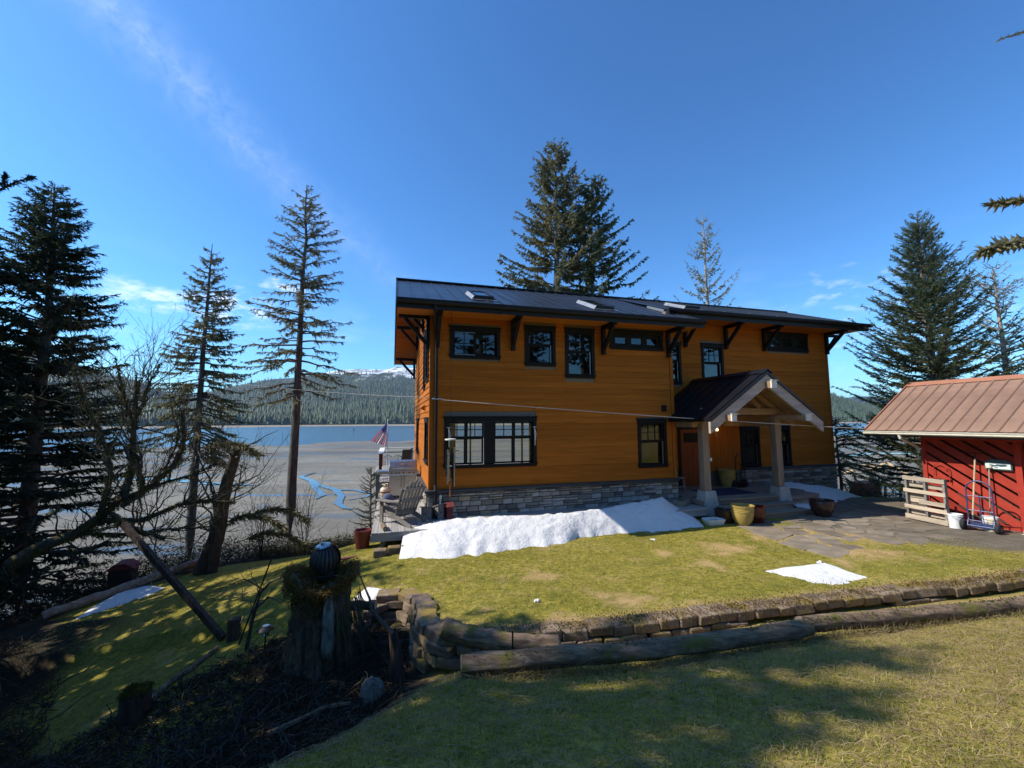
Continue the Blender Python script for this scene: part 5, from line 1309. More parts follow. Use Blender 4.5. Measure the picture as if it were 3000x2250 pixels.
# flagstones before the steps
fsr = np.random.default_rng(8); flag = empty('flagstone_path', (0, 0, 0)); tag(flag, kind='structure')
def clip_poly(poly, inside_f, inter):
    out = []
    for i in range(len(poly)):
        a, b = poly[i], poly[(i + 1) % len(poly)]
        if inside_f(a): out.append(a)
        if inside_f(a) != inside_f(b): out.append(inter(a, b))
    return out
plain('flag_rock', (.215, .175, .13), .95, spec=.1, var=.35, scale=2.5, bump=.5, perobj=.22)
def half(poly, m_, n_):
    f = lambda p: (p[0] - m_[0]) * n_[0] + (p[1] - m_[1]) * n_[1] <= 0
    def it(a, b):
        da = (a[0] - m_[0]) * n_[0] + (a[1] - m_[1]) * n_[1]; db = (b[0] - m_[0]) * n_[0] + (b[1] - m_[1]) * n_[1]; t = da / (da - db); return (a[0] + (b[0] - a[0]) * t, a[1] + (b[1] - a[1]) * t)
    return clip_poly(poly, f, it) if poly else poly
seeds = [(8.9 + c * .62 + fsr.uniform(-.22, .22) - r * .1, -2.15 - r * .46 + fsr.uniform(-.16, .16)) for r in range(6) for c in range(8 - r // 2)]
for i, c in enumerate(seeds):
    poly = [(c[0] - .6, c[1] - .45), (c[0] + .6, c[1] - .45), (c[0] + .6, c[1] + .45), (c[0] - .6, c[1] + .45)]
    for j, q in enumerate(seeds):
        if i == j or math.hypot(q[0] - c[0], q[1] - c[1]) > 1.6: continue
        d = np.array(q) - np.array(c); L = np.linalg.norm(d); poly = half(poly, tuple(np.array(c) + d * (.5 - .014 / L)), tuple(d / L))
    poly = half(poly, (0, -1.86), (0, 1))
    if len(poly) < 3 or fsr.random() < .12: continue
    cc = np.mean(poly, axis=0); poly = [tuple((np.array(p) - cc) * fsr.uniform(.93, 1.0)) for p in poly]
    p = hw(cc[0], cc[1]); m = MB(); m.prism(poly, 2, -.06, .010); o = m.build('flagstone', 'flag_rock', flag, bevel=.006)
    o.location = (p[0], p[1], gz(p[0], p[1]) + fsr.uniform(-.010, .008)); o.rotation_euler = (fsr.normal(0, .014), fsr.normal(0, .014), HROT)

# ------------------------------------------------------------------ red shed
shed = hthing('red_shed', 0, 0, 0, 0, 'red board shed with a brown ribbed metal roof', 'shed')
SU, SW0, SW1 = 14.2, -3.0, -7.4
part('corner_post', 'red_paint', shed, (SU - .02, SU + .1, SW0 - .1, SW0, 0, 2.52)); part('door_post', 'red_paint', shed, (SU - .03, SU + .1, -5.05, -4.93, .05, 2.5)); part('door_post', 'red_paint', shed, (SU - .03, SU + .1, -6.35, -6.25, .05, 2.5))
part('sill_plate', 'red_paint', shed, (SU, SU + .1, -4.929, SW0 - .101, .08, .22)); part('top_plate', 'red_paint', shed, (SU, SU + .1, SW1, SW0 - .101, 2.36, 2.5)); part('door_step', 'pale_or_sunlit_wood', shed, (SU - .35, SU + .1, -6.24, -5.06, .04, .14))
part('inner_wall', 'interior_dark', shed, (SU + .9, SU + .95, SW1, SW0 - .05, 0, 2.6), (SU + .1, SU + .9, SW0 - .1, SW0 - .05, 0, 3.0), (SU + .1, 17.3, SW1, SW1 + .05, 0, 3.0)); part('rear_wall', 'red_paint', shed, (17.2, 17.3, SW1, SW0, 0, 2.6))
m = MB(); m.prism([(SU, 2.5), (17.3, 2.5), (15.7, 3.6)], 1, SW0 - .09, SW0 - .05); m.build('gable_end', 'red_paint', shed)
part('end_wall', 'red_board', shed, (SU + .1, 17.2, SW0 - .04, SW0, 0, 2.55))
# diagonal boards with open gaps, clipped to the bay
def clip_rect(poly, x0, x1, y0, y1):
    def cut(poly, ax, v, s):
        f = lambda p: (p[ax] - v) * s >= -1e-9
        def it(a, b): t = (v - a[ax]) / (b[ax] - a[ax]); return tuple(a[k] + (b[k] - a[k]) * t for k in (0, 1))
        return clip_poly(poly, f, it) if poly else poly
    for ax, v, s in ((0, x0, 1), (0, x1, -1), (1, y0, 1), (1, y1, -1)): poly = cut(poly, ax, v, s)
    return poly
def diag_bay(wa, wb, z0, z1):
    sl = .70; c = math.cos(math.atan(sl)); bw, gap = .20, .062; k = -30
    while k < 60:
        zc = z0 - 3 + k * (bw + gap) / c
        y0 = zc; y1 = zc + bw / c
        L = wb - wa
        poly = [(wa - 1, y0 - sl), (wb + 1, y0 + sl * (L + 1)), (wb + 1, y1 + sl * (L + 1)), (wa - 1, y1 - sl)]
        poly = clip_rect(poly, wa, wb, z0, z1); k += 1
        if len(poly) < 3: continue
        m = MB(); m.prism(poly, 0, SU + .012, SU + .035); m.build('diagonal_board', 'red_board', shed)
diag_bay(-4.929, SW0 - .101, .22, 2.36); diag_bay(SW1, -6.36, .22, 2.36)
# roof
rf = MB(); E0, EZ, RU, RZ = 13.52, 2.63, 15.7, 4.12
WA, WB = -1.98, -8.2
rf.add([(E0, WA, EZ - .03), (RU, WA, RZ - .03), (17.9, WA, 2.6), (E0, WB, EZ - .03), (RU, WB, RZ - .03), (17.9, WB, 2.6), (E0, WA, EZ - .1), (RU, WA, RZ - .1), (17.9, WA, 2.53), (E0, WB, EZ - .1), (RU, WB, RZ - .1), (17.9, WB, 2.53)],
       [(0, 1, 4, 3), (1, 2, 5, 4), (6, 9, 10, 7), (7, 10, 11, 8), (0, 6, 7, 1), (1, 7, 8, 2), (3, 4, 10, 9), (4, 5, 11, 10), (0, 3, 9, 6), (2, 8, 11, 5)])
rf = rf.build('roof', 'red_paint', shed)
w = WA
d = np.array([RU - E0, RZ - EZ]); d /= np.linalg.norm(d); nn = np.array([-d[1], d[0]])
_pm = None
while w > WB + .2:
    L = .305
    m = MB(); prof = [(0, 0), (0, .012), (-L + .075, .012), (-L + .05, .042), (-L + .02, .042), (-L + .0, .012), (-L + 0.0, 0)]
    vs_ = []
    for (x, z) in ((E0 - .02, EZ - .014), (RU, RZ)):
        for (y, h) in prof: vs_.append((x + nn[0] * h, y, z + nn[1] * h))
    k = len(prof); m.add(vs_, [tuple(range(k)), tuple(range(k, 2 * k))[::-1]] + [(i, k + i, k + (i + 1) % k, (i + 1) % k) for i in range(k)])
    o = m.build('roof_panel', 'shed_roof', rf); o.location = (0, w, 0); w -= L
m = MB(); m.add([(RU - .17, WA + .02, RZ - .07), (RU, WA + .02, RZ + .06), (RU + .17, WA + .02, RZ - .07), (RU - .17, WB, RZ - .07), (RU, WB, RZ + .06), (RU + .17, WB, RZ - .07)], [(0, 1, 4, 3), (1, 2, 5, 4)]); m.build('ridge_cap', 'shed_ridge', rf)
m = MB(); m.bar((E0, WA + .015, EZ - .02), (RU, WA + .015, RZ - .02), .03, .15, (0, 0, 1)); m.build('rake_trim', 'shed_ridge', rf)
m = MB(); m.prism([(E0 - .02, 2.60), (E0 - .13, 2.60), (E0 - .13, 2.58), (E0 - .115, 2.55), (E0 - .12, 2.52), (E0 - .08, 2.49), (E0 - .02, 2.49)], 1, WA + .03, WB); m.build('gutter', 'cream_metal', shed)
part('gutter_shadow_board', 'trim_brown', shed, (E0 - .018, E0 + .01, WB, WA, 2.44, 2.60)); 
for i in range(9): part('gutter_strap', 'cream_metal', shed, (E0 - .135, E0 - .01, WA - .4 - i * .7, WA - .37 - i * .7, 2.601, 2.608))
m = MB(); m.tube([(E0 - .07, -2.9, 2.5), (E0 - .07, -2.92, 2.40), (SU - .06, -2.95, 2.12), (SU - .06, -2.95, 1.95)], .035, 8); m.build('downpipe', 'cream_metal', shed)
for i in range(10): part('rafter', 'red_paint', shed, *[(E0 + .05, SU, WA - .4 - i * .6 - .04, WA - .4 - i * .6, 2.47, 2.55)])
# sign on the shed wall
sn = hthing('wall_sign', SU - .03, -4.62, 1.75, 0, 'small framed pale sign with grey brushwork on the red shed', 'sign')
m = MB(); m.prism([(-.27, -.12), (.25, -.12), (.25, .06), (.14, .14), (-.16, .14), (-.27, .06)], 0, -.02, .02); m.build('backing', 'sign_green', sn)
part('face', 'sign_white', sn, (-.035, -.021, -.245, .225, -.09, .055))
m = MB(); r_ = random.Random(4)
for (c0, c1, s) in ((.10, -.01, .1), (-.08, 0, .12), (.02, -.05, .05)):
    n = 14; V = [(-.0375, c0 + math.cos(a) * s * (.7 + .5 * r_.random()), c1 + math.sin(a) * s * .28 * (.6 + .6 * r_.random())) for a in np.linspace(0, 2 * math.pi, n, endpoint=False)]
    m.add(V, [tuple(range(n))])
m.build('painted_motif', 'ink', sn)
# tools and things along the shed
def shedthing(name, u, w, label, cat, rot=0.0, group=None):
    p = hw(u, w); return hthing(name, u, w, gz(p[0], p[1]), rot, label, cat, group)
hoe = shedthing('garden_rake', 13.92, -4.2, 'long wooden handled rake leaning upright against the red shed', 'rake')
m = MB(); m.tube([(0, .05, .30), (.16, -.03, 1.78)], .019, 8); m.build('handle', 'handle_wood', hoe); m = MB(); m.tube([(.16, -.03, 1.78), (.17, -.03, 1.93)], .014, 6); m.tube([(.17, .14, 1.93), (.17, -.2, 1.93)], .01, 6)
for i in range(9): m.tube([(.17, .14 - i * .0425, 1.93), (.12, .14 - i * .0425, 1.96)], .005, 4)
m.build('tines', 'black_metal', hoe); m = MB(); m.tube([(0, .05, .0), (.0, .05, .30)], .02, 8); m.build('grip', 'sign_green', hoe)
sh = shedthing('shovel', 13.98, -4.45, 'upright shovel with a pale round grip behind the blue hand truck', 'shovel')
m = MB(); m.tube([(0, 0, .1), (.14, -.02, 1.55)], .016, 8); m.build('shaft', 'grey_wood_z', sh); m = MB(); m.lathe([(.02, 0), (.06, .02), (.06, .07), (.02, .09)], 12, (.14, -.02, 1.54)); m.build('grip', 'plaster', sh); m = MB(); m.add([(-.01, -.1, .0), (-.01, .1, .0), (.02, .1, .3), (.02, -.1, .3)], [(0, 1, 2, 3)]); m.build('blade', 'steel', sh).modifiers.new('s', 'SOLIDIFY').thickness = .006
ht2 = shedthing('hand_truck', 13.42, -4.56, 'blue tubular hand truck with black tyres before the red shed', 'hand truck', rad(100)); hand_truck('hand_truck', ht2, 'blue_paint', 'steel', 1.25, .46); ht2.rotation_euler[1] = 0
for ch in ht2.children: pass
def bucket(u, w, label, h=.37, r=.15, lid=False):
    b = shedthing('plastic_bucket', u, w, label, 'bucket')
    m = MB(); m.lathe([(r * .86, 0), (r * .97, h * .86), (r * 1.03, h * .87), (r * 1.03, h * .9), (r * .99, h * .91), (r, h), (r * .95, h), (r * .84, .02), (0, .02)], 28, cap=False); m.build('pail', 'white_plastic', b, smooth=True)
    if lid: m = MB(); m.lathe([(0, h + .03), (r * 1.04, h + .025), (r * 1.07, h + .01), (r * 1.07, h - .02)], 28, cap=False); m.build('lid', 'white_plastic', b, smooth=True)
    m = MB(); m.tube([(r * 1.02 * math.cos(a), -r * 1.02 * abs(math.sin(a)) * .35 - r * .95 * abs(math.sin(a)), h * .86 - .13 * math.sin(a)) for a in np.linspace(0, math.pi, 12)], .004, 4); m.build('bail_handle', 'alu', b)
    return b
bucket(13.28, -4.12, 'white plastic bucket standing beside the pallet'); bucket(13.62, -4.62, 'lidded white bucket behind the blue hand truck', .34, .15, True)
cp = shedthing('cream_jug', 13.52, -4.70, 'tapered cream container beside the lidded bucket', 'container'); m = MB(); m.lathe([(.05, 0), (.06, .02), (.09, .3), (.1, .3), (.1, .33), (0, .33)], 18, cap=False); m.build('body', 'cream_plastic', cp, smooth=True)
# pallet leaning up
pa = shedthing('wooden_pallet', 13.38, -2.95, 'grey wooden pallet standing on edge against the shed', 'pallet', rad(-8))
# local: y runs along -w (towards the camera), x is thickness
for i, z in enumerate((.09, .37, .82, 1.17)):
    hgt = (.13, .10, .10, .11)[i]
    m = MB(); m.box(-.02, .0, -1.05, 0, z - hgt / 2, z + hgt / 2); m.build('face_slat', 'pallet_wood', pa)
for i, (z, y0, y1) in enumerate(((.22, -1.0, -.03), (.55, -.48, -.03), (.55, -1.04, -.40), (.68, -.5, -.02), (.98, -1.0, -.03))):
    m = MB(); x0 = .092 if i != 2 else -.04; m.box(x0, x0 + .018, y0, y1, z - .055, z + .055); m.build('back_slat', 'pallet_wood', pa)
for y in (-.05, -.54, -1.0):
    m = MB(); m.box(.001, .09, y - .035, y + .02, .02, 1.23); m.build('stringer', 'grey_wood_z', pa)
pa.rotation_euler[1] = 0
# scroll hook on the shed wall
m = MB(); m.tube([(0, 0, -.25), (0, 0, .12), (0, -.03, .2), (0, -.12, .24), (0, -.2, .19)], .01, 6); m.tube([(0, -.34, -.28), (0, -.34, .1), (0, -.30, .16), (0, -.25, .15), (0, -.24, .10), (0, -.28, .09)], .01, 6); m.box(-.01, .01, -.36, .02, -.2, -.14)
o = m.build('scroll_hook', 'red_paint', None); o.location = tuple(hw(SU - .06, -3.28, 1.45)); o.rotation_euler[2] = HROT; tag(o, 'pair of red scroll hooks on the shed wall above the pallet', 'hook')
m = MB(); m.box(-.15, .15, -.9, .0, 0, .09); o = m.build('timber_offcut', 'pale_or_sunlit_wood', None); p = hw(14.0, -5.1); o.location = (p[0], p[1], gz(p[0], p[1])); o.rotation_euler[2] = HROT; tag(o, 'pale timber lying along the foot of the shed', 'timber')

# ------------------------------------------------------------------ lumber frame and red stack behind the shed
lf = empty('lumber_frame', tuple(onz(2620, 1462, -1.2)), HROT, 'small unfinished frame of new lumber behind the pallet', 'frame')
def lb(a, b, w=.09, h=.09, nm='stud'): m = MB(); m.bar(a, b, w, h); m.build(nm, 'new_lumber', lf)
for x in (-1.6, -.6, .5, 1.6):
    lb((x, 0, -.4), (x, 0, 1.0)); lb((x, 2.2, -.4), (x, 2.2, 1.0))
lb((-1.7, 0, 1.05), (1.7, 0, 1.05), nm='top_plate'); lb((-1.7, 2.2, 1.05), (1.7, 2.2, 1.05), nm='top_plate')
for x in (-1.4, 0, 1.4): lb((x, -.2, 1.05), (x, 1.1, 1.75), nm='rafter'); lb((x, 2.4, 1.05), (x, 1.1, 1.75), nm='rafter')
lb((-1.7, 1.1, 1.78), (1.7, 1.1, 1.78), nm='ridge_board')
bk = empty('brick_stack', tuple(onz(2560, 1462, -1.1)), HROT, 'low red brown stack of boards behind the snow', 'stack')
for i in range(6): part('course', 'brick_red', bk, (-.55 + .02 * (i % 2), .6, 0, .8, i * .14, i * .14 + .11))
# ------------------------------------------------------------------ conifers
def spray_mesh(P, D, L, Wd, rng, twist=None):
    """two crossed slim rhombs per twig; P start, D unit direction, L length, Wd half width"""
    n = len(P); r = rng.normal(size=(n, 3)); S = np.cross(D, r); S /= np.linalg.norm(S, axis=1)[:, None] + 1e-9; T = np.cross(D, S)
    V = np.empty((n, 6, 3)); mid = P + D * (L * .38)[:, None]
    V[:, 0] = P; V[:, 1] = P + D * L[:, None]
    V[:, 2] = mid + S * Wd[:, None]; V[:, 3] = mid - S * Wd[:, None]; V[:, 4] = mid + T * Wd[:, None] * .8; V[:, 5] = mid - T * Wd[:, None] * .8
    b = np.arange(n)[:, None] * 6
    F = np.concatenate([b + np.array([[0, 2, 1, 3]]), b + np.array([[0, 4, 1, 5]])])
    return V.reshape(-1, 3), F
def tube_np(paths, radii, k=4):
    """many polyline tubes at once: paths (n,m,3), radii (n,m)"""
    n, m, _ = paths.shape; t = np.gradient(paths, axis=1); t /= np.linalg.norm(t, axis=2)[..., None] + 1e-9
    ref = np.zeros_like(t); ref[..., 2] = 1; flat = np.abs(t[..., 2]) > .9; ref[flat] = (1, 0, 0)
    u = np.cross(t, ref); u /= np.linalg.norm(u, axis=2)[..., None] + 1e-9; w = np.cross(t, u)
    a = np.arange(k) * 2 * np.pi / k
    V = paths[:, :, None] + (u[:, :, None] * np.cos(a)[:, None] + w[:, :, None] * np.sin(a)[:, None]) * radii[:, :, None, None]
    idx = np.arange(n * m * k).reshape(n, m, k)
    q0 = idx[:, :-1]; q1 = idx[:, 1:]; F = np.stack([q0, np.roll(q0, -1, 2), np.roll(q1, -1, 2), q1], -1).reshape(-1, 4)
    return V.reshape(-1, 3), F
def conifer(name, base, H, R, label, seed, crown0=.15, needle='needles', barkm='bark', density=1.0, droop=.35, upturn=.25, p=.85, lean=(0, 0),
            tr=None, sparse=0.0, lichen=0.0, whorl=.42, twig=(.22, .42), width=.030, asym=None, tip_up=.5, cat='spruce tree', group=None, top_spike=.06, dead=0.0, nb=(4, 7), hang=.5):
    rng = np.random.default_rng(seed); tr = tr or H * .018
    root = empty(name, tuple(base), 0, label, cat, group)
    # trunk
    m = 14; zz = np.linspace(-.5, H, m); wob = rng.normal(0, H * .002, (m, 2)).cumsum(0)
    path = np.c_[lean[0] * (zz / H) ** 1.3 * H + wob[:, 0], lean[1] * zz + wob[:, 1], zz]
    rr = tr * (1 - np.clip(zz / H, 0, 1)) ** .8 + .012; rr[0] *= 1.35; rr[1] *= 1.15
    def tp(z): return np.array([np.interp(z, zz, path[:, 0]), np.interp(z, zz, path[:, 1]), z])
    Vt, Ft = tube_np(path[None], rr[None], 9)
    # branches
    Bp, Br, TP, TD, TL, LP, LD, LL = [], [], [], [], [], [], [], []
    z = crown0 * H
    while z < H * (1 - top_spike * .3):
        f = (z / H - crown0) / (1 - crown0)
        for b in range(rng.integers(*nb)):
            if rng.random() < sparse: continue
            a = rng.uniform(0, 2 * np.pi); zb = z + rng.uniform(-.5, .5) * whorl
            zb = min(max(zb, .05 * H), H * .995); f = max(0, (zb / H - crown0) / (1 - crown0))
            prof = (1 - f) ** p * (0.55 + 0.45 * min(1, f / .12 + .25))
            L = R * prof * rng.uniform(.62, 1.08) + .12
            if asym is not None: L *= 1 + asym[1] * math.cos(a - asym[0])
            s0 = tp(zb); out = np.array([math.cos(a), math.sin(a), 0])
            up0 = tip_up * f + .15 - droop * (1 - f) * .6
            k = 7; t = np.linspace(0, 1, k)
            pts = s0 + out * (L * t)[:, None] + np.array([0, 0, 1]) * (L * (up0 * t - droop * t ** 1.6 * (1 - f * .8) + upturn * t ** 3))[:, None]
            pts[1:] += rng.normal(0, .018 * L, (k - 1, 3))
            Bp.append(pts); Br.append((.010 + .011 * L) * (1 - t) ** .9 + .004)
            if rng.random() < dead * (1 - f): continue
            # twigs
            nt = max(6, int(L / .030 * density)); tt = rng.uniform(.12 if f > .3 else .22, 1, nt) ** .8
            i0 = np.clip((tt * (k - 1)).astype(int), 0, k - 2); fr = tt * (k - 1) - i0
            P = pts[i0] * (1 - fr)[:, None] + pts[i0 + 1] * fr[:, None]
            d = pts[i0 + 1] - pts[i0]; d /= np.linalg.norm(d, axis=1)[:, None] + 1e-9
            sd = np.cross(d, (0, 0, 1)); sd /= np.linalg.norm(sd, axis=1)[:, None] + 1e-9
            sg = np.where(rng.random(nt) < .5, -1, 1)[:, None]
            D = d * rng.uniform(.35, 1.0, (nt, 1)) + sd * sg * rng.uniform(.2, .9, (nt, 1)) + np.array([0, 0, 1]) * rng.uniform(-hang - .35, .2, (nt, 1))
            D /= np.linalg.norm(D, axis=1)[:, None]
            ll = rng.uniform(*twig, nt) * (1.05 - .55 * tt) * min(1, .45 + L * .45)
            TP.append(P); TD.append(D); TL.append(ll)
            # second order sprays
            n2 = nt // 2; q = rng.integers(0, nt, n2); P2 = P[q] + D[q] * (ll[q] * rng.uniform(.3, .8, n2))[:, None]
            D2 = D[q] + rng.normal(0, .55, (n2, 3)); D2[:, 2] -= hang * .4; D2 /= np.linalg.norm(D2, axis=1)[:, None]
            TP.append(P2); TD.append(D2); TL.append(ll[q] * rng.uniform(.5, .8, n2))
            if lichen and rng.random() < lichen * (1.3 - f):
                nl = int(4 + L * 5 * lichen); tl = rng.uniform(.02, .75, nl) ** 1.4; i0 = np.clip((tl * (k - 1)).astype(int), 0, k - 2)
                LP.append(pts[i0] + rng.normal(0, .05, (nl, 3))); dd = rng.normal(0, .25, (nl, 3)); dd[:, 2] -= 1; LD.append(dd / np.linalg.norm(dd, axis=1)[:, None]); LL.append(rng.uniform(.15, .5, nl))
        z += whorl * rng.uniform(.7, 1.2) * (1 - .45 * f)
    Vb, Fb = tube_np(np.array(Bp), np.array(Br), 4)
    V = np.concatenate([Vt, Vb]); me = np_mesh('trunk', V, [Ft, Fb + len(Vt)], True); link('trunk', me, barkm, root)
    P, D, L = map(np.concatenate, (TP, TD, TL))
    Vn, Fn = spray_mesh(P, D, L, width * rng.uniform(.7, 1.35, len(P)) * np.clip(L / .3, .5, 1.6), rng)
    link('crown', np_mesh('crown', Vn, Fn), needle, root)
    if LP:
        P, D, L = map(np.concatenate, (LP, LD, LL)); Vn, Fn = spray_mesh(P, D, L, .02 + .03 * rng.random(len(P)), rng)
        link('hanging_lichen', np_mesh('hanging_lichen', Vn, Fn), 'lichen', root)
    return root
def gpt(px, Y, dz=0.0):
    p = at(px, 1300, Y); return np.array([p[0], p[1], gz(p[0], p[1]) + dz])

b = gpt(855, 16.5); conifer('spruce_tree', b, at(878, 542, 16.5)[2] - b[2], 2.45, 'tall slender spruce with a bare lower trunk left of the deck', 1, .42, 'needles_olive', density=.95, sparse=.12, droop=.32, upturn=.1, p=.62, tr=.19, hang=.75, width=.028, twig=(.14, .36), tip_up=.35, whorl=.36, lean=(.016, 0))
b = gpt(572, 20.0); conifer('spruce_tree', b, at(583, 718, 20)[2] - b[2], 2.6, 'dense mid sized spruce standing behind the bare mossy alder', 2, .36, 'needles_olive', density=1.15, droop=.55, upturn=.25, sparse=.05, p=.75, nb=(5, 8), tr=.21, hang=.8, width=.034, twig=(.16, .4), tip_up=.3, dead=.2, lean=(.01, 0), whorl=.36)
b = gpt(1640, 33); conifer('spruce_tree', b, at(1643, 415, 33)[2] - b[2], 6.6, 'tallest mossy spruce of the pair rising behind the roof', 3, .42, 'needles_olive', density=.75, droop=.25, upturn=.22, sparse=.18, lichen=.9, tr=.5, whorl=.62, nb=(5, 8), twig=(.25, .6), width=.055, p=.72, hang=.9)
b = gpt(1762, 34); conifer('spruce_tree', b, at(1762, 508, 34)[2] - b[2], 6.8, 'slightly shorter right hand spruce of the pair behind the roof', 4, .40, 'needles', density=.7, droop=.2, upturn=.22, sparse=.2, lichen=.5, tr=.4, whorl=.62, nb=(5, 8), twig=(.25, .6), width=.052, p=.75, hang=.9)
b = gpt(2092, 37); conifer('spruce_tree', b, at(2082, 616, 37)[2] - b[2], 5.2, 'thin pale half bare spruce behind the right end of the roof', 5, .36, 'lichen', 'bark_pale', density=.42, sparse=.25, droop=-.05, upturn=.30, tr=.32, whorl=.9, twig=(.2, .5), width=.042, p=.85, hang=.8)
conifer('spruce_tree', np.array([15.6, 15.2, -.2]), 11.1, 4.0, 'broad blue green spruce behind the red shed', 6, .03, 'needles_blue', density=1.6, droop=.16, upturn=.24, tr=.17, whorl=.26, nb=(6, 10), twig=(.16, .36), width=.024, p=.95, tip_up=.62, hang=.15, top_spike=.1)
conifer('spruce_tree', np.array([19.6, 16.4, -.2]), 9.3, 2.4, 'half dead spruce with bare grey top at the right edge', 7, .08, 'needles_olive', 'bark_pale', density=.6, sparse=.2, dead=0, droop=.1, upturn=.2, tr=.15, p=.5, width=.026, twig=(.16, .34))
conifer('spruce_tree', np.array([20.4, 14.0, 0]), 7.2, 3.4, 'low dense spruce crown above the shed ridge at the right', 8, .04, 'needles', density=1.1, droop=.12, upturn=.2, tr=.16, whorl=.34, hang=.2, width=.026, twig=(.16, .36))
p = onz(2467, 1446, -.3); conifer('hemlock_tree', np.array([p[0], p[1], gz(p[0], p[1])]), 3.35, 1.45, 'small hemlock growing at the right rear corner of the house', 9, .26, 'needles', density=1.6, droop=.45, upturn=.0, tr=.05, whorl=.26, twig=(.12, .28), width=.018, p=.55, hang=.4, cat='hemlock tree', asym=(0.0, .45))
b = gpt(1092, 11.6); conifer('spruce_sapling', b, 1.9, .55, 'little green spruce sapling behind the planter tub', 10, .05, 'moss_green', density=1.0, droop=.1, upturn=.2, tr=.02, whorl=.2, twig=(.1, .2), width=.010, p=.8, cat='sapling')
# big dark spruces filling the left edge
conifer('spruce_tree', np.array([-15.3, 13.4, -3.1]), at(115, 545, 13.4)[2] + 3.1, 3.5, 'big dark spruce with layered boughs at the left edge', 11, .04, 'needles_dark', density=1.4, droop=.22, upturn=.1, tr=.24, whorl=.30, nb=(6, 10), sparse=.08, twig=(.18, .42), width=.028, p=.62, tip_up=.2, hang=.45)
conifer('spruce_tree', np.array([-16.6, 11.6, -3.0]), 12.6, 3.6, 'second dark spruce half cut off by the left edge', 12, .05, 'needles_dark', density=1.4, droop=.3, upturn=.1, tr=.24, whorl=.30, nb=(6, 10), sparse=.06, twig=(.18, .42), width=.03, p=.6, tip_up=.2, hang=.5)
# spruces standing outside the picture: to the left, where they shade the lower lawn, and behind the camera
proto = conifer('spruce_tree', np.array([-10.6, 4.6, gz(-10.6, 4.6) - .1]), 13.0, 3.1, 'tall spruce outside the picture, shading the garden', 13, .12, 'needles_dark', density=.46, droop=.3, upturn=.1, tr=.3, whorl=.55, sparse=.2, twig=(.3, .6), width=.06, p=.7, group='spruces outside the picture')
for (x, y, sc, rz) in ((-9.8, 1.9, 1.12, 1.0), (-13.4, 2.6, 1.5, .7), (-13, .4, 1.45, 3.7), (-13.6, 7.2, 1.08, 2.2), (-8.6, -1.2, .95, 3.0), (-15.5, -3, 1.2, 2.0), (-4, -13, 1.0, 1.2), (5, -16, 1.1, 2.9), (13, -14, 1.1, 4.0), (22, -9, 1.1, 5.0), (-12, -12, 1.2, .2), (26, 2, 1.1, 2.7), (-11.6, 3.4, 1.0, 5.2), (-12.6, 5.9, 1.05, 4.6), (-16.2, 9.2, 1.0, 3.3), (0.5, -15, 1.15, 5.1), (9, -17, 1.2, .6), (-8, -16, 1.2, 1.9), (17.5, -12, 1.15, 2.4), (2.5, -20, 1.3, 3.9), (-3, -19, 1.3, 4.9)):
    o = copy_tree(proto); o.location = (x, y, gz(x, y) - .1); o.scale = (sc, sc, sc); o.rotation_euler[2] = rz
# boughs of a near spruce reaching in from the right edge
def bough(name, pts, r, label, seed, needle, n, tw, wd):
    rng = np.random.default_rng(seed); root = empty(name, tuple(pts[0]), 0, label, 'branch'); P0 = np.array(pts); P0 = P0 - P0[0]
    k = 12; tt = np.linspace(0, len(P0) - 1, k); path = np.stack([np.interp(tt, np.arange(len(P0)), P0[:, i]) for i in range(3)], -1)
    V, F = tube_np(path[None], (r * (1 - np.linspace(0, 1, k)) + .003)[None], 6); link('limb', np_mesh('limb', V, F, True), 'bark', root)
    t = rng.uniform(.05, 1, n) * (k - 1); i0 = np.clip(t.astype(int), 0, k - 2); fr = (t - i0)[:, None]; P = path[i0] * (1 - fr) + path[i0 + 1] * fr
    d = path[i0 + 1] - path[i0]; d /= np.linalg.norm(d, axis=1)[:, None]; D = d + rng.normal(0, .5, (n, 3)); D[:, 2] -= .2; D /= np.linalg.norm(D, axis=1)[:, None]
    V, F = spray_mesh(P, D, rng.uniform(*tw, n), np.full(n, wd), rng); link('needles', np_mesh('needles', V, F), needle, root)
    return root
bough('spruce_bough', [at(3150, 700, 5.5), at(3040, 700, 5.4), at(2950, 715, 5.3), at(2880, 738, 5.2)], .02, 'drooping lichen grey bough reaching in from the right edge', 31, 'lichen', 620, (.07, .2), .018)
bough('spruce_bough', [at(3150, 560, 5.6), at(3050, 578, 5.5), at(2980, 588, 5.4), at(2908, 597, 5.3)], .018, 'smaller dark bough above the drooping one at the right edge', 32, 'needles_olive', 380, (.06, .16), .016)
bough('spruce_bough', [at(3120, 70, 4.5), at(3020, 85, 4.4), at(2922, 118, 4.3)], .010, 'single bristly twig at the upper right corner', 33, 'needles_olive', 150, (.03, .06), .006)
bough('spruce_bough', [at(-150, 600, 5.0), at(-40, 575, 4.9), at(40, 535, 4.8), at(98, 517, 4.7)], .014, 'bristly twig tip crossing the left edge above the spruces', 34, 'needles_dark', 260, (.04, .08), .008)
bough('spruce_bough', [at(-150, 520, 5.0), at(-60, 545, 4.9), at(10, 540, 4.8), at(18, 512, 4.75)], .014, 'short upturned twig tip at the left edge', 35, 'needles_dark', 200, (.04, .08), .008)

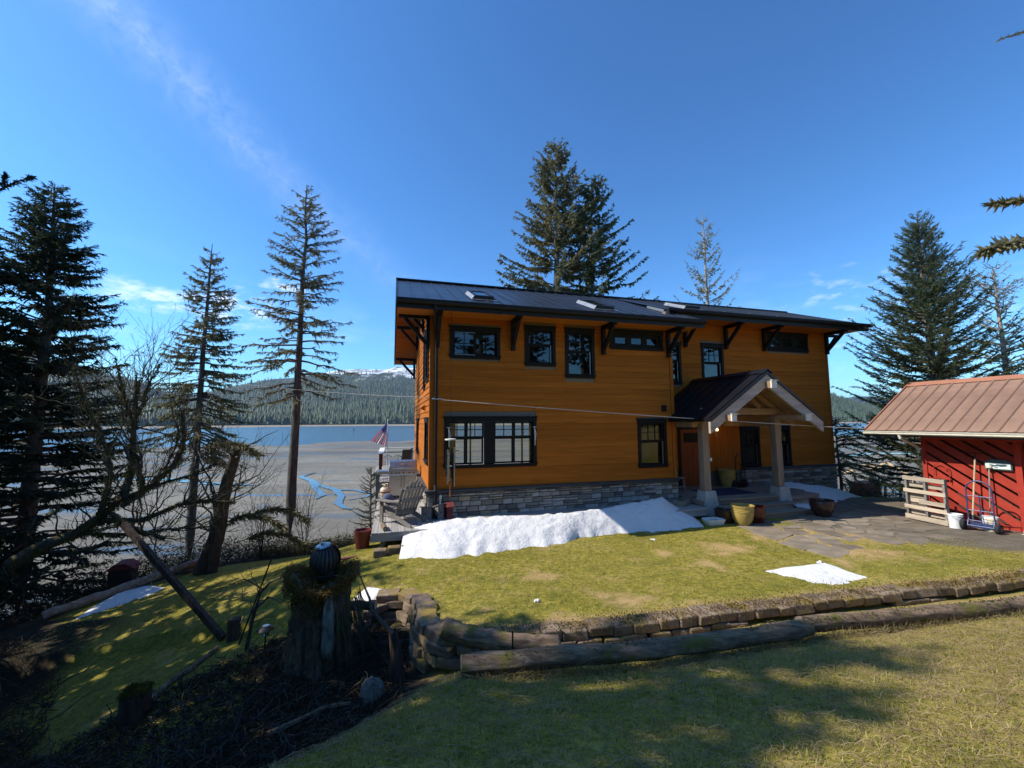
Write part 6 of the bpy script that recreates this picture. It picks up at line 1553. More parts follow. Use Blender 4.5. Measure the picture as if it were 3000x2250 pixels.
# ------------------------------------------------------------------ bare alder, snags, brush
def grow(paths, seed, n_sub, lens, r0s, up=.5, levels=2, spread=.8):
    """paths: list of (points, r0, r1); returns tubes incl. random side branches"""
    rng = np.random.default_rng(seed); out = []
    def resample(P, k):
        P = np.array(P); s = np.r_[0, np.cumsum(np.linalg.norm(np.diff(P, axis=0), axis=1))]; q = np.linspace(0, s[-1], k)
        return np.stack([np.interp(q, s, P[:, i]) for i in range(3)], -1)
    K = 8
    cur = []
    for P, r0, r1 in paths:
        R_ = resample(P, K); out.append((R_, np.linspace(r0, r1, K))); cur.append((R_, r0, r1))
    for lv in range(levels):
        nxt = []
        for R_, r0, r1 in cur:
            L = np.linalg.norm(np.diff(R_, axis=0), axis=1).sum()
            for _ in range(max(1, int(n_sub[lv] * L))):
                t = rng.uniform(.15, 1) * (K - 1); i = min(int(t), K - 2); p0 = R_[i] + (R_[i + 1] - R_[i]) * (t - i)
                d = R_[i + 1] - R_[i]; d = d / (np.linalg.norm(d) + 1e-9); d = d * .7 + rng.normal(0, spread, 3) * np.array([1, .7, 1]); d[2] += up; d /= np.linalg.norm(d)
                ln = rng.uniform(*lens[lv]); s = np.linspace(0, 1, K); bend = rng.normal(0, .22, 3); bend[2] += .25 * up
                q = p0 + d * (ln * s)[:, None] + bend * (ln * s ** 2)[:, None] + np.r_[[np.zeros(3)], rng.normal(0, .02 * ln, (K - 1, 3))]
                ra = min(r0s[lv], (r0 + (r1 - r0) * t / (K - 1)) * .7); out.append((q, np.linspace(ra, .003, K))); nxt.append((q, ra, .003))
        cur = nxt
    Vs = tube_np(np.array([o[0] for o in out]), np.array([o[1] for o in out]), 5)
    return Vs, out
def zp(a, b, Y): return at(a * .48222, 1100 + b * .48222, Y)     # points read off the left part of the view
al = [([zp(60, 1150, 9.2), zp(300, 1010, 9.4), zp(480, 960, 9.6), zp(600, 870, 9.7), zp(720, 780, 9.8), zp(790, 680, 9.9), zp(800, 560, 10), zp(810, 420, 10), zp(815, 280, 10)], .17, .06),
      ([zp(815, 300, 10), zp(770, 190, 10), zp(740, 60, 9.9), zp(700, -110, 9.8)], .05, .012), ([zp(815, 290, 10), zp(870, 180, 10.1), zp(900, 60, 10.2), zp(980, -80, 10.2)], .045, .01), ([zp(815, 280, 10), zp(830, 150, 10), zp(830, -20, 10)], .04, .01),
      ([zp(600, 880, 9.7), zp(650, 700, 9.6), zp(680, 580, 9.6), zp(640, 420, 9.5), zp(600, 320, 9.5), zp(490, 120, 9.4), zp(450, -60, 9.4)], .09, .012),
      ([zp(740, 790, 9.8), zp(900, 690, 10), zp(1020, 580, 10.2), zp(1110, 470, 10.3), zp(1120, 360, 10.3), zp(1100, 230, 10.3)], .10, .02),
      ([zp(620, 880, 9.7), zp(900, 880, 9.8), zp(1050, 790, 9.9), zp(1200, 760, 10), zp(1430, 770, 10)], .09, .03), ([zp(500, 960, 9.6), zp(850, 965, 9.7), zp(1050, 930, 9.8), zp(1250, 920, 9.9), zp(1420, 900, 10)], .05, .012),
      ([zp(760, 740, 9.8), zp(1000, 650, 10.1), zp(1180, 600, 10.3), zp(1320, 530, 10.4)], .06, .012), ([zp(680, 840, 9.7), zp(760, 900, 9.4), zp(900, 960, 9.2), zp(1000, 990, 9.1)], .07, .02),
      ([zp(870, 690, 9.9), zp(840, 560, 9.9), zp(830, 480, 9.9)], .06, .03)]
al = [(q, a * .78, b_ * .8) for q, a, b_ in al]
(V, F), tubes = grow(al, 40, (6.0, 4.0, 3.0), ((.5, 1.7), (.25, .7), (.1, .3)), (.022, .009, .005), .55, 3, .75)
alder = empty('alder_tree', (0, 0, 0), 0, 'leaning bare alder with thick mossy limbs over the left lawn', 'alder tree')
link('trunk', np_mesh('trunk', V, F, True), 'bark_mossy', alder)
rng = np.random.default_rng(41); P, D = [], []
for q, r in tubes[:len(al)]:
    n = int(900 * r.mean() / .05); t = rng.uniform(0, 7, n); i = np.clip(t.astype(int), 0, 6); a = rng.normal(size=(n, 3)); a /= np.linalg.norm(a, axis=1)[:, None]
    P.append(q[i] + (q[i + 1] - q[i]) * (t - i)[:, None] + a * np.interp(t, np.arange(8), r)[:, None] * .9); a[:, 2] -= .9; D.append(a / np.linalg.norm(a, axis=1)[:, None])
P, D = np.concatenate(P), np.concatenate(D); V, F = spray_mesh(P, D, rng.uniform(.03, .11, len(P)), rng.uniform(.005, .012, len(P)), rng); link('crown', np_mesh('crown', V, F), 'moss', alder)
# leaning snags
def snag(name, pts, r, label, seed, subs, mossy=True):
    (V, F), tb = grow([(pts, r[0], r[1])], seed, (subs, 1.6), ((.5, 2.0), (.2, .6)), (.035, .01), .1, 2, .9)
    K = 8; a = tb[0]
    root = empty(name, tuple(pts[0]), 0, label, 'dead tree'); o0 = np.array(pts[0])
    Vt, Ft = tube_np(a[0][None], a[1][None] * (1 + .0), 10); link('trunk', np_mesh('trunk', Vt - o0, Ft, True), 'snag_bark', root)
    Vb, Fb = tube_np(np.array([t[0] for t in tb[1:]]), np.array([t[1] for t in tb[1:]]), 5); link('crown', np_mesh('crown', Vb - o0, Fb, True), 'twig', root); return root
snag('broken_snag', [gpt(615, 12.3), at(640, 1560, 12.3), at(655, 1450, 12.3), at(672, 1390, 12.3), at(695, 1320, 12.3)], (.24, .13), 'broken dark snag leaning right, its top snapped off', 50, 3.2)
snag('broken_snag', [gpt(640, 12.2), at(637, 1580, 12.2), at(640, 1500, 12.2), at(630, 1450, 12.2)], (.15, .10), 'short dark trunk standing close against the leaning snag', 51, 2.5)
# hemlock boughs sprouting at the snags
for i, (x, y, Y, s) in enumerate(((720, 1510, 12.4, 1), (780, 1560, 12.6, 1), (650, 1300, 12.4, 1.0), (790, 1490, 13, 1))):
    bough('hemlock_bough', [at(x - 60, y + 20, Y), at(x, y, Y - .1), at(x + 60, y + 5, Y - .2), at(x + 110, y + 35, Y - .3)], .02, ('sunlit hemlock bough low beside the snags', 'lowest hemlock bough over the lawn edge', 'hemlock bough draped over the snag top', 'thin hemlock bough right of the snags')[i], 60 + i, 'needles_olive', 420, (.12, .32), .018)
# upright bare shrub beside the tall spruce
def shrub(name, base, n, h, label, seed, mat='twig', spread=.35, r=.014):
    rng = np.random.default_rng(seed); pts = []
    for i in range(n):
        d = rng.normal(0, spread, 2); pts.append(([np.zeros(3), np.array([d[0] * .4, d[1] * .4, h * .5]), np.array([d[0], d[1], h * rng.uniform(.7, 1.1)])], r, .004))
    (V, F), tb = grow(pts, seed + 1, (4.0, 3.0), ((.15 * h, .45 * h), (.08 * h, .2 * h)), (.008, .005), .5, 2, .6)
    root = empty(name, tuple(base), 0, label, 'shrub'); link('stems', np_mesh('stems', V, F, True), mat, root); return root
shrub('bare_shrub', gpt(905, 15.2), 6, 2.3, 'bare twiggy shrub right of the tall slender spruce', 70, spread=.7)
shrub('bare_shrub', gpt(780, 14.6), 6, 2.0, 'bare twiggy shrub left of the tall slender spruce', 71, spread=.6)
p = onz(2580, 1468, -.3); shrub('tan_shrub', np.array([p[0], p[1], gz(p[0], p[1])]), 7, 1.3, 'tan leafless shrub in front of the red stack', 72, 'twig_tan', .35, .02)
sh0 = np.array(onz(722, 1890, -.68)); dz = gz(sh0[0], sh0[1])
(V, F), tb = grow([([(0, 0, 0), (.08, .0, .5), (.2, .02, .95), (.42, .03, 1.12), (.75, .05, 1.15)], .035, .012), ([(.1, 0, .6), (.35, -.05, .85), (.6, -.1, .78)], .015, .006), ([(.2, .02, .95), (-.1, .05, 1.1), (-.4, .06, 1.0)], .014, .005)], 73, (6, 4.0), ((.25, .6), (.1, .3)), (.010, .005), .15, 2, .8)
root = empty('crooked_shrub', (sh0[0], sh0[1], dz), 0, 'crooked leafless shrub arching towards the stump', 'shrub'); link('stems', np_mesh('stems', V, F, True), 'twig', root)
# brush along the bank: a mass nobody could count
def brush(name, poly, n, h, label, seed, twigs=True, leaf='brush_leaf', lsize=(.05, .16), hang=.2):
    rng = np.random.default_rng(seed); poly = np.array(poly, float); lo, hi = poly.min(0), poly.max(0)
    q = rng.uniform(lo, hi, (n * 4, 2)); q = q[inside(q[:, 0], q[:, 1], poly)][:n]; z = ground_z(q[:, 0], q[:, 1])
    hh = h * (.35 + .9 * fbm(q[:, 0], q[:, 1], .9, seed)) * rng.uniform(.4, 1.1, len(q)); P = np.c_[q, z + hh * rng.uniform(0, 1, len(q))]
    D = rng.normal(0, 1, (len(q), 3)); D[:, 2] = D[:, 2] * .5 + hang; D /= np.linalg.norm(D, axis=1)[:, None]
    V, F = spray_mesh(P, D, rng.uniform(*lsize, len(q)), rng.uniform(.003, .010 if leaf == 'litter' else .020, len(q)), rng)
    o = tag(link(name, np_mesh(name, V, F), leaf), label, kind='stuff')
    if twigs:
        k = n // 22; b = rng.integers(0, len(q), k); d = rng.normal(0, .8, (k, 3)); d[:, 2] = np.abs(d[:, 2]) * .8 + .1; L = rng.uniform(.3, 1.0, k) * min(1.5, h + .25); s = np.linspace(0, 1, 5)
        paths = np.c_[q[b], z[b]][:, None] + d[:, None] * (L[:, None] * s)[..., None] + np.array([0, 0, -.25]) * (L[:, None] * s ** 2)[..., None] + rng.normal(0, .03, (k, 5, 3))
        V, F = tube_np(paths, np.outer(rng.uniform(.005, .016, k), 1 - s * .7), 4); tag(link(name + '_twigs', np_mesh(name + '_twigs', V, F, True), 'twig'), label + ', its bare twigs', kind='stuff')
brush('bank_brush', [(-11.6, 10.4), (-9.8, 13.2), (-8.0, 14.6), (-9, 18), (-16, 20), (-22, 14), (-20, 5), (-13.5, 6.5)], 42000, 1.5, 'tangled dark brush on the bank at the left', 80)
brush('bank_undergrowth', [(-8.3, 14.3), (-6.0, 15.1), (-4.2, 15.8), (-3.4, 19), (-8, 20), (-11, 18)], 14000, .6, 'low sunlit undergrowth along the top of the bank', 81, leaf='moss', lsize=(.05, .15))
brush('hollow_litter', [(-5.0, 2.6), (-3.2, 3.2), (-2.2, 4.0), (-1.5, 4.9), (-1.3, 5.4), (-1.7, 6.9), (-2.3, 7.3), (-4.0, 7.3), (-5.4, 6.0), (-6.5, 4.2)], 26000, .07, 'dark litter and dead stems covering the floor of the hollow', 82, True, 'litter', (.03, .12), .0)
brush('slope_brush', [(-6.2, 3.0), (-5.6, 5.2), (-7.6, 7.4), (-10.6, 9.2), (-13, 8), (-12, 4), (-8, 2.2)], 20000, .28, 'dark dead stems on the shaded slope at the lower left', 83, True, 'litter', (.04, .15), .1)
brush('shed_undergrowth', [(12.5, 17.5), (18, 15.5), (24, 15), (24, 22), (13, 22)], 7000, .7, 'low green undergrowth behind the red shed', 84)
# ------------------------------------------------------------------ garden wall, logs, stump
rng = np.random.default_rng(90)
wallr = empty('retaining_wall', (0, 0, 0), 0, 'low mossy block wall curving round the edge of the lawn', 'wall')
seg = np.diff(WALL, axis=0); sl_ = np.hypot(seg[:, 0], seg[:, 1]); cum = np.r_[0, np.cumsum(sl_)]
def wall_at(s):
    i = min(np.searchsorted(cum, s, 'right') - 1, len(seg) - 1); i = max(i, 0); t = (s - cum[i]) / sl_[i]; p = WALL[i] + seg[i] * t
    a = wall_tan(max(0, s - .15)); b = wall_tan(min(cum[-1] - 1e-3, s + .15)); d = a + b; return p, d / np.linalg.norm(d)
def wall_tan(s): i = min(max(np.searchsorted(cum, s, 'right') - 1, 0), len(seg) - 1); return seg[i] / sl_[i]
def wblock(s, L, z0, z1, depth, back=0.0, bev=.018):
    p, d = wall_at(s + L / 2); n = np.array([-d[1], d[0]])     # n points to the lower (camera) side when walking right to left
    j = lambda k=.012: rng.uniform(-k, k)
    V = []
    for z in (z0, z1):
        for (a, b) in ((-L / 2, 0), (L / 2, 0), (L / 2, -depth), (-L / 2, -depth)):
            V.append((a + j(), b + j(.02 if b == 0 else .01), z + j(.008)))
    m = MB(); m.add(V, [(0, 3, 2, 1), (4, 5, 6, 7), (0, 1, 5, 4), (1, 2, 6, 5), (2, 3, 7, 6), (3, 0, 4, 7)])
    if np.linalg.det(np.array([[d[0], n[0]], [d[1], n[1]]])) < 0: pass
    o = m.build('wall_block', 'wall_block', wallr, bevel=bev); o.location = (p[0] + n[0] * back, p[1] + n[1] * back, 0); o.rotation_euler[2] = math.atan2(d[1], d[0]) + rng.uniform(-.07, .07); o.rotation_euler[0] = rng.uniform(-.05, .05); o.location[2] += rng.uniform(-.018, .012)
    return o
s = 1.5
while s < cum[-1] - .2:
    p, d = wall_at(s); n = np.array([-d[1], d[0]]); L = rng.uniform(.20, .42)
    low = ground_z(np.array([p[0] + n[0] * .35]), np.array([p[1] + n[1] * .35]))[0]; up = ground_z(np.array([p[0] - n[0] * .45]), np.array([p[1] - n[1] * .45]))[0]
    top = up + .05; z = top; k = 0
    while z > low - .02 and k < 6:
        h = .135; wblock(s + (.5 * L if k % 2 else 0), L - .012, z - h, z - .006, .30, .03 + .025 * k); z -= h; k += 1
    s += L
# straw and moss fringe along the wall
def fringe(name, pts, n, spread, L, mat, label, seed, hang=-.3, wd=(.004, .010), parent=None, lift=0.05):
    r = np.random.default_rng(seed); pts = np.array(pts); s = np.r_[0, np.cumsum(np.linalg.norm(np.diff(pts, axis=0), axis=1))]; q = r.uniform(0, s[-1], n)
    P = np.stack([np.interp(q, s, pts[:, i]) for i in range(3)], -1) + r.normal(0, 1, (n, 3)) * np.array(spread); D = r.normal(0, 1, (n, 3)); D[:, 2] += hang; D /= np.linalg.norm(D, axis=1)[:, None]
    V, F = spray_mesh(P, D, r.uniform(*L, n), r.uniform(*wd, n), r); return tag(link(name, np_mesh(name, V, F), mat, parent), label, kind='stuff')
wp = [(x, y, ground_z(np.array([x]), np.array([y + .35]))[0] + .06) for x, y in [(p[0], p[1] + .12) for p in (wall_at(q)[0] for q in np.linspace(2, 17.5, 60))]]
fringe('wall_moss', wp, 7000, (.06, .10, .008), (.012, .035), 'moss_brown', 'rusty moss creeping over the top of the block wall', 91, parent=wallr)
fringe('wall_grass', wp, 2200, (.05, .14, .008), (.015, .05), 'moss_green', 'green moss tufts along the block wall', 92, parent=wallr)

def log(name, pts, r, label, seed, mat='log_wood', end='log_pale'):
    rr = random.Random(seed); root = empty(name, tuple(pts[0]), 0, label, 'log'); P = np.array(pts, float); P0 = P - P[0]
    k = 18; q = np.linspace(0, len(P) - 1, k); path = np.stack([np.interp(q, np.arange(len(P)), P0[:, i]) for i in range(3)], -1); path[1:-1] += np.random.default_rng(seed).normal(0, .008, (k - 2, 3))
    m = MB(); m.tube(list(path), [r * (1 + .06 * math.sin(i * 1.7)) for i in range(k)], 16, jit=.11, rng=rr); m.build('bole', mat, root, smooth=True)
    for e, sgn in ((0, -1), (-1, 1)):
        d = path[1] - path[0] if e == 0 else path[-1] - path[-2]; d /= np.linalg.norm(d)
        mm = MB(); mm.tube([path[e] + d * sgn * .001, path[e] + d * sgn * .006], r * .93, 16); mm.build('cut_end', end, root)
    return root
log('lawn_log', [at(1352, 1950, 4.3), at(1700, 1922, 4.55), at(2060, 1885, 4.85), at(2366, 1838, 5.15)], .095, 'long weathered log edging the near lawn, its cut end at the left', 93)
log('lawn_log', [at(2348, 1828, 5.22), at(2650, 1806, 5.55), at(3000, 1771, 5.9), at(3300, 1744, 6.3)], .09, 'second weathered log edging the lawn, running off at the right', 94)
lgp = [at(1352, 1950, 4.3), at(1700, 1922, 4.55), at(2060, 1885, 4.85), at(2366, 1838, 5.15), at(2650, 1806, 5.55), at(3000, 1771, 5.9), at(3300, 1744, 6.3)]
lgb = [(p[0] + .02, p[1] - .10, ground_z(np.array([p[0]]), np.array([p[1] - .1]))[0] + .02) for p in lgp]
fringe('log_straw', lgb, 5200, (.05, .03, .012), (.04, .13), 'litter_pale', 'dry grass caught along the foot of the logs', 98, .25, (.0015, .004))
fringe('log_moss', [tuple(p + np.array([0, 0, .085])) for p in lgp], 1500, (.10, .03, .006), (.01, .03), 'moss_green', 'flecks of moss on top of the logs', 99)
log('fallen_log', [onz(125, 1805, -1.5), onz(300, 1745, -1.38), onz(450, 1690, -1.25), onz(600, 1640, -1.2)], .10, 'pale fallen log along the upper edge of the left snow patch', 95, 'log_pale')
log('wall_log', [at(1300, 1838, 5.75), at(1400, 1868, 5.65), at(1500, 1888, 5.55), at(1640, 1890, 5.5)], .12, 'short mossy log lying on the rounded end of the block wall', 96)
log('edging_log', [at(1100, 1772, 6.95), at(1000, 1775, 6.9), at(930, 1778, 6.85)], .07, 'thin dark log edging the bed behind the stump', 97, 'snag_bark')
# iron stake by the log
m = MB(); m.tube([(0, 0, -.2), (0, 0, .42)], .012, 6); o = m.build('iron_stake', 'black_metal', None); p = at(1502, 1880, 5.35); o.location = (p[0], p[1], p[2] - .30); tag(o, 'thin iron stake upright at the left end of the log', 'stake')
# stump
def stump():
    r = np.random.default_rng(100); root = empty('tree_stump', (-2.80, 6.35, 0), 0, 'big rotten tree stump topped with brown moss', 'stump')
    n, k = 72, 26; a = np.linspace(0, 2 * np.pi, n, endpoint=False); z0 = -.62; topz = .70
    flute = sum(np.abs(np.sin(a * f + ph)) * am for f, ph, am in ((3, .4, .07), (5.5, 1.0, .05), (9, 2, .04), (17, .2, .03)))
    V = []
    for j in range(k):
        t = j / (k - 1); top = topz + .10 * np.sin(a * 2 + 1) + .07 * np.sin(a * 5) + r.normal(0, .02, n); z = z0 + (top - z0) * t
        rad_ = (.47 + .13 * (1 - t) ** 2.5) * (1 + .0 * a) * (1 - .0 * t) - flute * (.6 + .7 * (1 - t)) + r.normal(0, .013, n)
        rad_ = rad_ * (1 + .22 * (1 - t) ** 3 * np.maximum(0, np.sin(a * 4 + .7)))
        V.append(np.c_[np.cos(a) * rad_ * 1.03, np.sin(a) * rad_ * .95, z])
    rim = V[-1]; 
    for s in (.75, .45, .0): V.append(np.c_[rim[:, 0] * s, rim[:, 1] * s, rim[:, 2] * .6 + .28 - .06 * (1 - s)])
    V = np.array(V); ny = len(V); idx = np.arange(ny * n).reshape(ny, n); q0 = idx[:-1]; q1 = idx[1:]
    F = np.stack([q0, np.roll(q0, -1, 1), np.roll(q1, -1, 1), q1], -1).reshape(-1, 4)
    me = np_mesh('bole', V.reshape(-1, 3), F, True)
    link('bole', me, 'stump_wood', root)
    # bleached strip of sapwood on the right flank
    m = MB(); aa = np.linspace(rad(-66), rad(-47), 6)
    vs_ = []
    for z, sc in ((-.28, .6), (-.1, 1), (.2, 1), (.42, .8), (.58, .4)):
        c = .50 + .06 * (max(0, .1 - z)); mid = aa.mean()
        for x in aa: y = mid + (x - mid) * sc; vs_.append((math.cos(y) * c * .98, math.sin(y) * c * .93, z))
    fs = [(i * 6 + j, i * 6 + j + 1, i * 6 + j + 7, i * 6 + j + 6) for i in range(4) for j in range(5)]
    m.add(vs_, fs); o = m.build('bleached_wood', 'stump_pale', root, smooth=True); o.modifiers.new('s', 'SOLIDIFY').thickness = .06
    # moss cap and its overhang
    N = 9000; aa = r.uniform(0, 2 * np.pi, N); rr = np.sqrt(r.uniform(0, 1, N)) * .48; P = np.c_[np.cos(aa) * rr * 1.05, np.sin(aa) * rr, topz + .03 - .10 * (rr / .54) ** 3 + .10 * np.sin(aa * 2 + 1) + r.normal(0, .035, N)]
    edge = r.random(N) < .45; front = np.exp(-((aa - rad(245)) / .9) ** 2); P[edge, 2] -= r.uniform(0, 1, edge.sum()) ** 1.6 * (.06 + .26 * front[edge]); P[edge, :2] *= (1.0 * .45 / (rr[edge] + 1e-6))[:, None] * r.uniform(.93, 1.08, (edge.sum(), 1))
    D = r.normal(0, 1, (N, 3)); D[:, 2] -= .2; D /= np.linalg.norm(D, axis=1)[:, None]
    Vm, Fm = spray_mesh(P, D, r.uniform(.02, .06, N), r.uniform(.005, .012, N), r); link('moss_cap', np_mesh('moss_cap', Vm, Fm), 'moss_brown', root)
    # hanging root fibres
    k = 90; aa = r.uniform(rad(-46), rad(25), k); paths = []
    for x in aa:
        z1 = r.uniform(-.1, .55); L = r.uniform(.25, .75); t = np.linspace(0, 1, 6); c = .52 + .12 * t + .10 * t * t * r.random()
        paths.append(np.c_[np.cos(x + t * r.normal(0, .12)) * c, np.sin(x) * c * .95, z1 - L * t])
    Vr, Fr = tube_np(np.array(paths), np.outer(r.uniform(.004, .010, k), np.linspace(1, .4, 6)), 4); link('root_fibres', np_mesh('root_fibres', Vr, Fr, True), 'bark_mossy', root)
stump()
# turbine roof vent resting on the stump
tv = empty('turbine_vent', (-2.69, 6.28, .72), 0, 'round dark turbine vent resting on top of the stump', 'vent'); tv.rotation_euler = (rad(6), rad(-8), 0)
R_ = .215
for i in range(22):
    m = MB(); k = 9; vs_ = []
    for j in range(k):
        ph = -1.05 + 2.2 * j / (k - 1); tw = .45 * (j / (k - 1) - .5); a0 = i * 2 * math.pi / 22 + tw
        for da, rr in ((0, R_), (.20, R_ * .93)): vs_.append((math.cos(a0 + da) * rr * math.cos(ph), math.sin(a0 + da) * rr * math.cos(ph), .25 + R_ * .95 * math.sin(ph)))
    m.add(vs_, [(2 * j, 2 * j + 1, 2 * j + 3, 2 * j + 2) for j in range(k - 1)]); m.build('vane', 'vent_metal', tv, smooth=True)
m = MB(); m.lathe([(.115, .445), (.10, .465), (.03, .475), (.028, .50), (0, .505)], 20, cap=False); m.build('cap', 'alu', tv, smooth=True)
m = MB(); m.lathe([(.15, 0), (.15, .04), (.11, .06), (.10, .09)], 20, cap=False); m.build('base_ring', 'black_metal', tv, smooth=True)
m = MB(); m.lathe([(.10, .06), (.17, .25), (.10, .43)], 16, cap=False); m.build('core', 'interior_dark', tv)
# solar stake light
for (x, y, l) in ((776, 1900, 'solar stake light with a dark cap left of the stump'),):
    p = onz(x, y, -.6); sl2 = empty('solar_light', (p[0], p[1], gz(p[0], p[1])), 0, l, 'garden light')
    m = MB(); m.lathe([(.012, 0), (.012, .28)], 8); m.build('stake', 'black_metal', sl2); m = MB(); m.lathe([(.045, .26), (.05, .34), (.05, .345)], 14); m.build('lens', 'glass', sl2); m = MB(); m.lathe([(.02, .40), (.10, .375), (.13, .345), (.12, .34), (0, .342)], 20, cap=False); m.build('cap', 'black_metal', sl2, smooth=True); m = MB(); m.lathe([(0, .405), (.05, .401)], 12, cap=False); m.build('solar_cell', 'alu', sl2)
# posts and the leaning timber
def gpost(px, py, z, w, h, label, mat='snag_bark', moss=False, tilt=0.0):
    p = onz(px, py, z); g = gz(p[0], p[1]); root = empty('timber_post', (p[0], p[1], g - .1), .3, label, 'post'); root.rotation_euler[1] = tilt
    m = MB(); m.box(-w / 2, w / 2, -w / 2, w / 2, 0, h + .1); m.build('shaft', mat, root, bevel=.012)
    if moss:
        r = np.random.default_rng(7); N = 900; P = np.c_[r.uniform(-w * .55, w * .55, (N, 2)), h + .1 + r.normal(0, .015, N)]; D = r.normal(0, 1, (N, 3)); D[:, 2] += .3; D /= np.linalg.norm(D, axis=1)[:, None]
        V, F = spray_mesh(P, D, r.uniform(.02, .06, N), r.uniform(.005, .012, N), r); link('moss_cap', np_mesh('moss_cap', V, F), 'moss_green', root)
gpost(685, 1850, -.72, .17, .36, 'short square timber post at the foot of the leaning beam')
gpost(393, 2110, -.95, .26, .36, 'squat timber post capped with green moss at the lower left', 'snag_bark', True)
a, b_ = np.array(onz(655, 1842, -.72)), at(362, 1535, 8.6); a[2] = gz(a[0], a[1]) + .04
m = MB(); m.bar((0, 0, 0), tuple(b_ - a), .085, .11); o = m.build('leaning_beam', 'snag_bark', None); o.location = tuple(a); tag(o, 'long dark timber beam leaning up to the left from the post', 'beam')
for i, (q0, q1, l) in enumerate((((700, 1888, 7.3), (800, 1625, 7.4), 'thin dark rod leaning left of the crooked shrub'),)):
    a, b_ = at(*q0), at(*q1); m = MB(); m.tube([(0, 0, 0), tuple(b_ - a)], .013, 6); o = m.build('garden_rod', 'black_metal', None); o.location = tuple(a); tag(o, l, 'rod')
a = at(706, 1825, 7.2); m = MB(); m.tube([(0, 0, 0), (.09, 0, .17), (.32, 0, .32)], .011, 6); o = m.build('pale_stick', 'bark_pale', None); o.location = tuple(a); tag(o, 'pale bent stick caught on the thin dark rod', 'stick')
# fallen branches and stones in the hollow
def stick(pts, r, label, mat='log_wood', seed=1):
    P = [np.array(p) for p in pts]; q = [p - P[0] for p in P]; m = MB(); m.tube(q, [r * (1 - .5 * i / len(q)) for i in range(len(q))], 7, jit=.12, rng=random.Random(seed)); o = m.build('fallen_branch', mat, None, smooth=True); o.location = tuple(P[0]); tag(o, label, 'branch')
def gpx(x, y, z, d=.04): p = onz(x, y, z); return np.array([p[0], p[1], gz(p[0], p[1]) + d])
stick([gpx(430, 2065, -.9), gpx(500, 1990, -.85), gpx(560, 1950, -.8), gpx(640, 1880, -.75)], .05, 'long crooked branch lying from the mossy post to the square post', seed=2)
stick([gpx(785, 2092, -.3), gpx(880, 2075, -.35), gpx(960, 2055, -.4), gpx(1030, 2040, -.35)], .035, 'bare branch lying along the near bank of the hollow', seed=3)
def rock(x, y, z, s, label, seed):
    r = np.random.default_rng(seed); p = onz(x, y, z); n, k = 10, 7; V = []
    for j in range(k):
        ph = -math.pi / 2 + math.pi * j / (k - 1)
        for i in range(n): a = 2 * math.pi * i / n; q = r.uniform(.82, 1.12); V.append((math.cos(a) * math.cos(ph) * s[0] * q, math.sin(a) * math.cos(ph) * s[1] * q, math.sin(ph) * s[2] * q))
    F = [(j * n + i, j * n + (i + 1) % n, (j + 1) * n + (i + 1) % n, (j + 1) * n + i) for j in range(k - 1) for i in range(n)]
    m = MB(); m.add(V, F); o = m.build('field_rock', 'oval_rock', None, smooth=False); o.location = (p[0], p[1], gz(p[0], p[1]) + s[2] * .45); tag(o, label, 'rock')
rock(1090, 2010, -.3, (.16, .12, .17), 'rough grey rock at the foot of the block wall', 5)
rock(545, 1662, -1.3, (.26, .2, .17), 'brown boulder at the lawn edge left of the snags', 6)
# rotten upright beside the wall
o = snag('rotten_upright', [gpx(1165, 1975, -.35, -.1), at(1160, 1910, 5.75), at(1150, 1850, 5.7)], (.12, .05), 'rotten splintered upright leaning against the wall end', 101, 2.0)
# little red roofed box in the brush
p = at(360, 1690, 12.2); bx = empty('nest_box', (p[0], p[1], gz(p[0], p[1])), .4, 'dark nest box with a red roof in the brush at the left', 'nest box'); h = max(.25, p[2] - bx.location[2])
part('box', 'trim_brown', bx, (-.26, .26, -.2, .2, h - .25, h + .25)); part('post', 'snag_bark', bx, (-.04, .04, -.04, .04, -.1, h - .25)); m = MB(); m.prism([(-.34, h + .25), (.34, h + .25), (.12, h + .42), (-.12, h + .42)], 1, -.26, .26); m.build('roof', 'bird_red', bx)
# little dark red plank lying on the lawn
m = MB(); m.box(-.22, .22, -.05, .05, 0, .03); o = m.build('red_plank', 'planter_red', None); p = onz(1015, 1620, 0); o.location = (p[0], p[1], gz(p[0], p[1]) + .01); o.rotation_euler[2] = .5; tag(o, 'short dark red plank on the lawn behind the stump', 'plank')

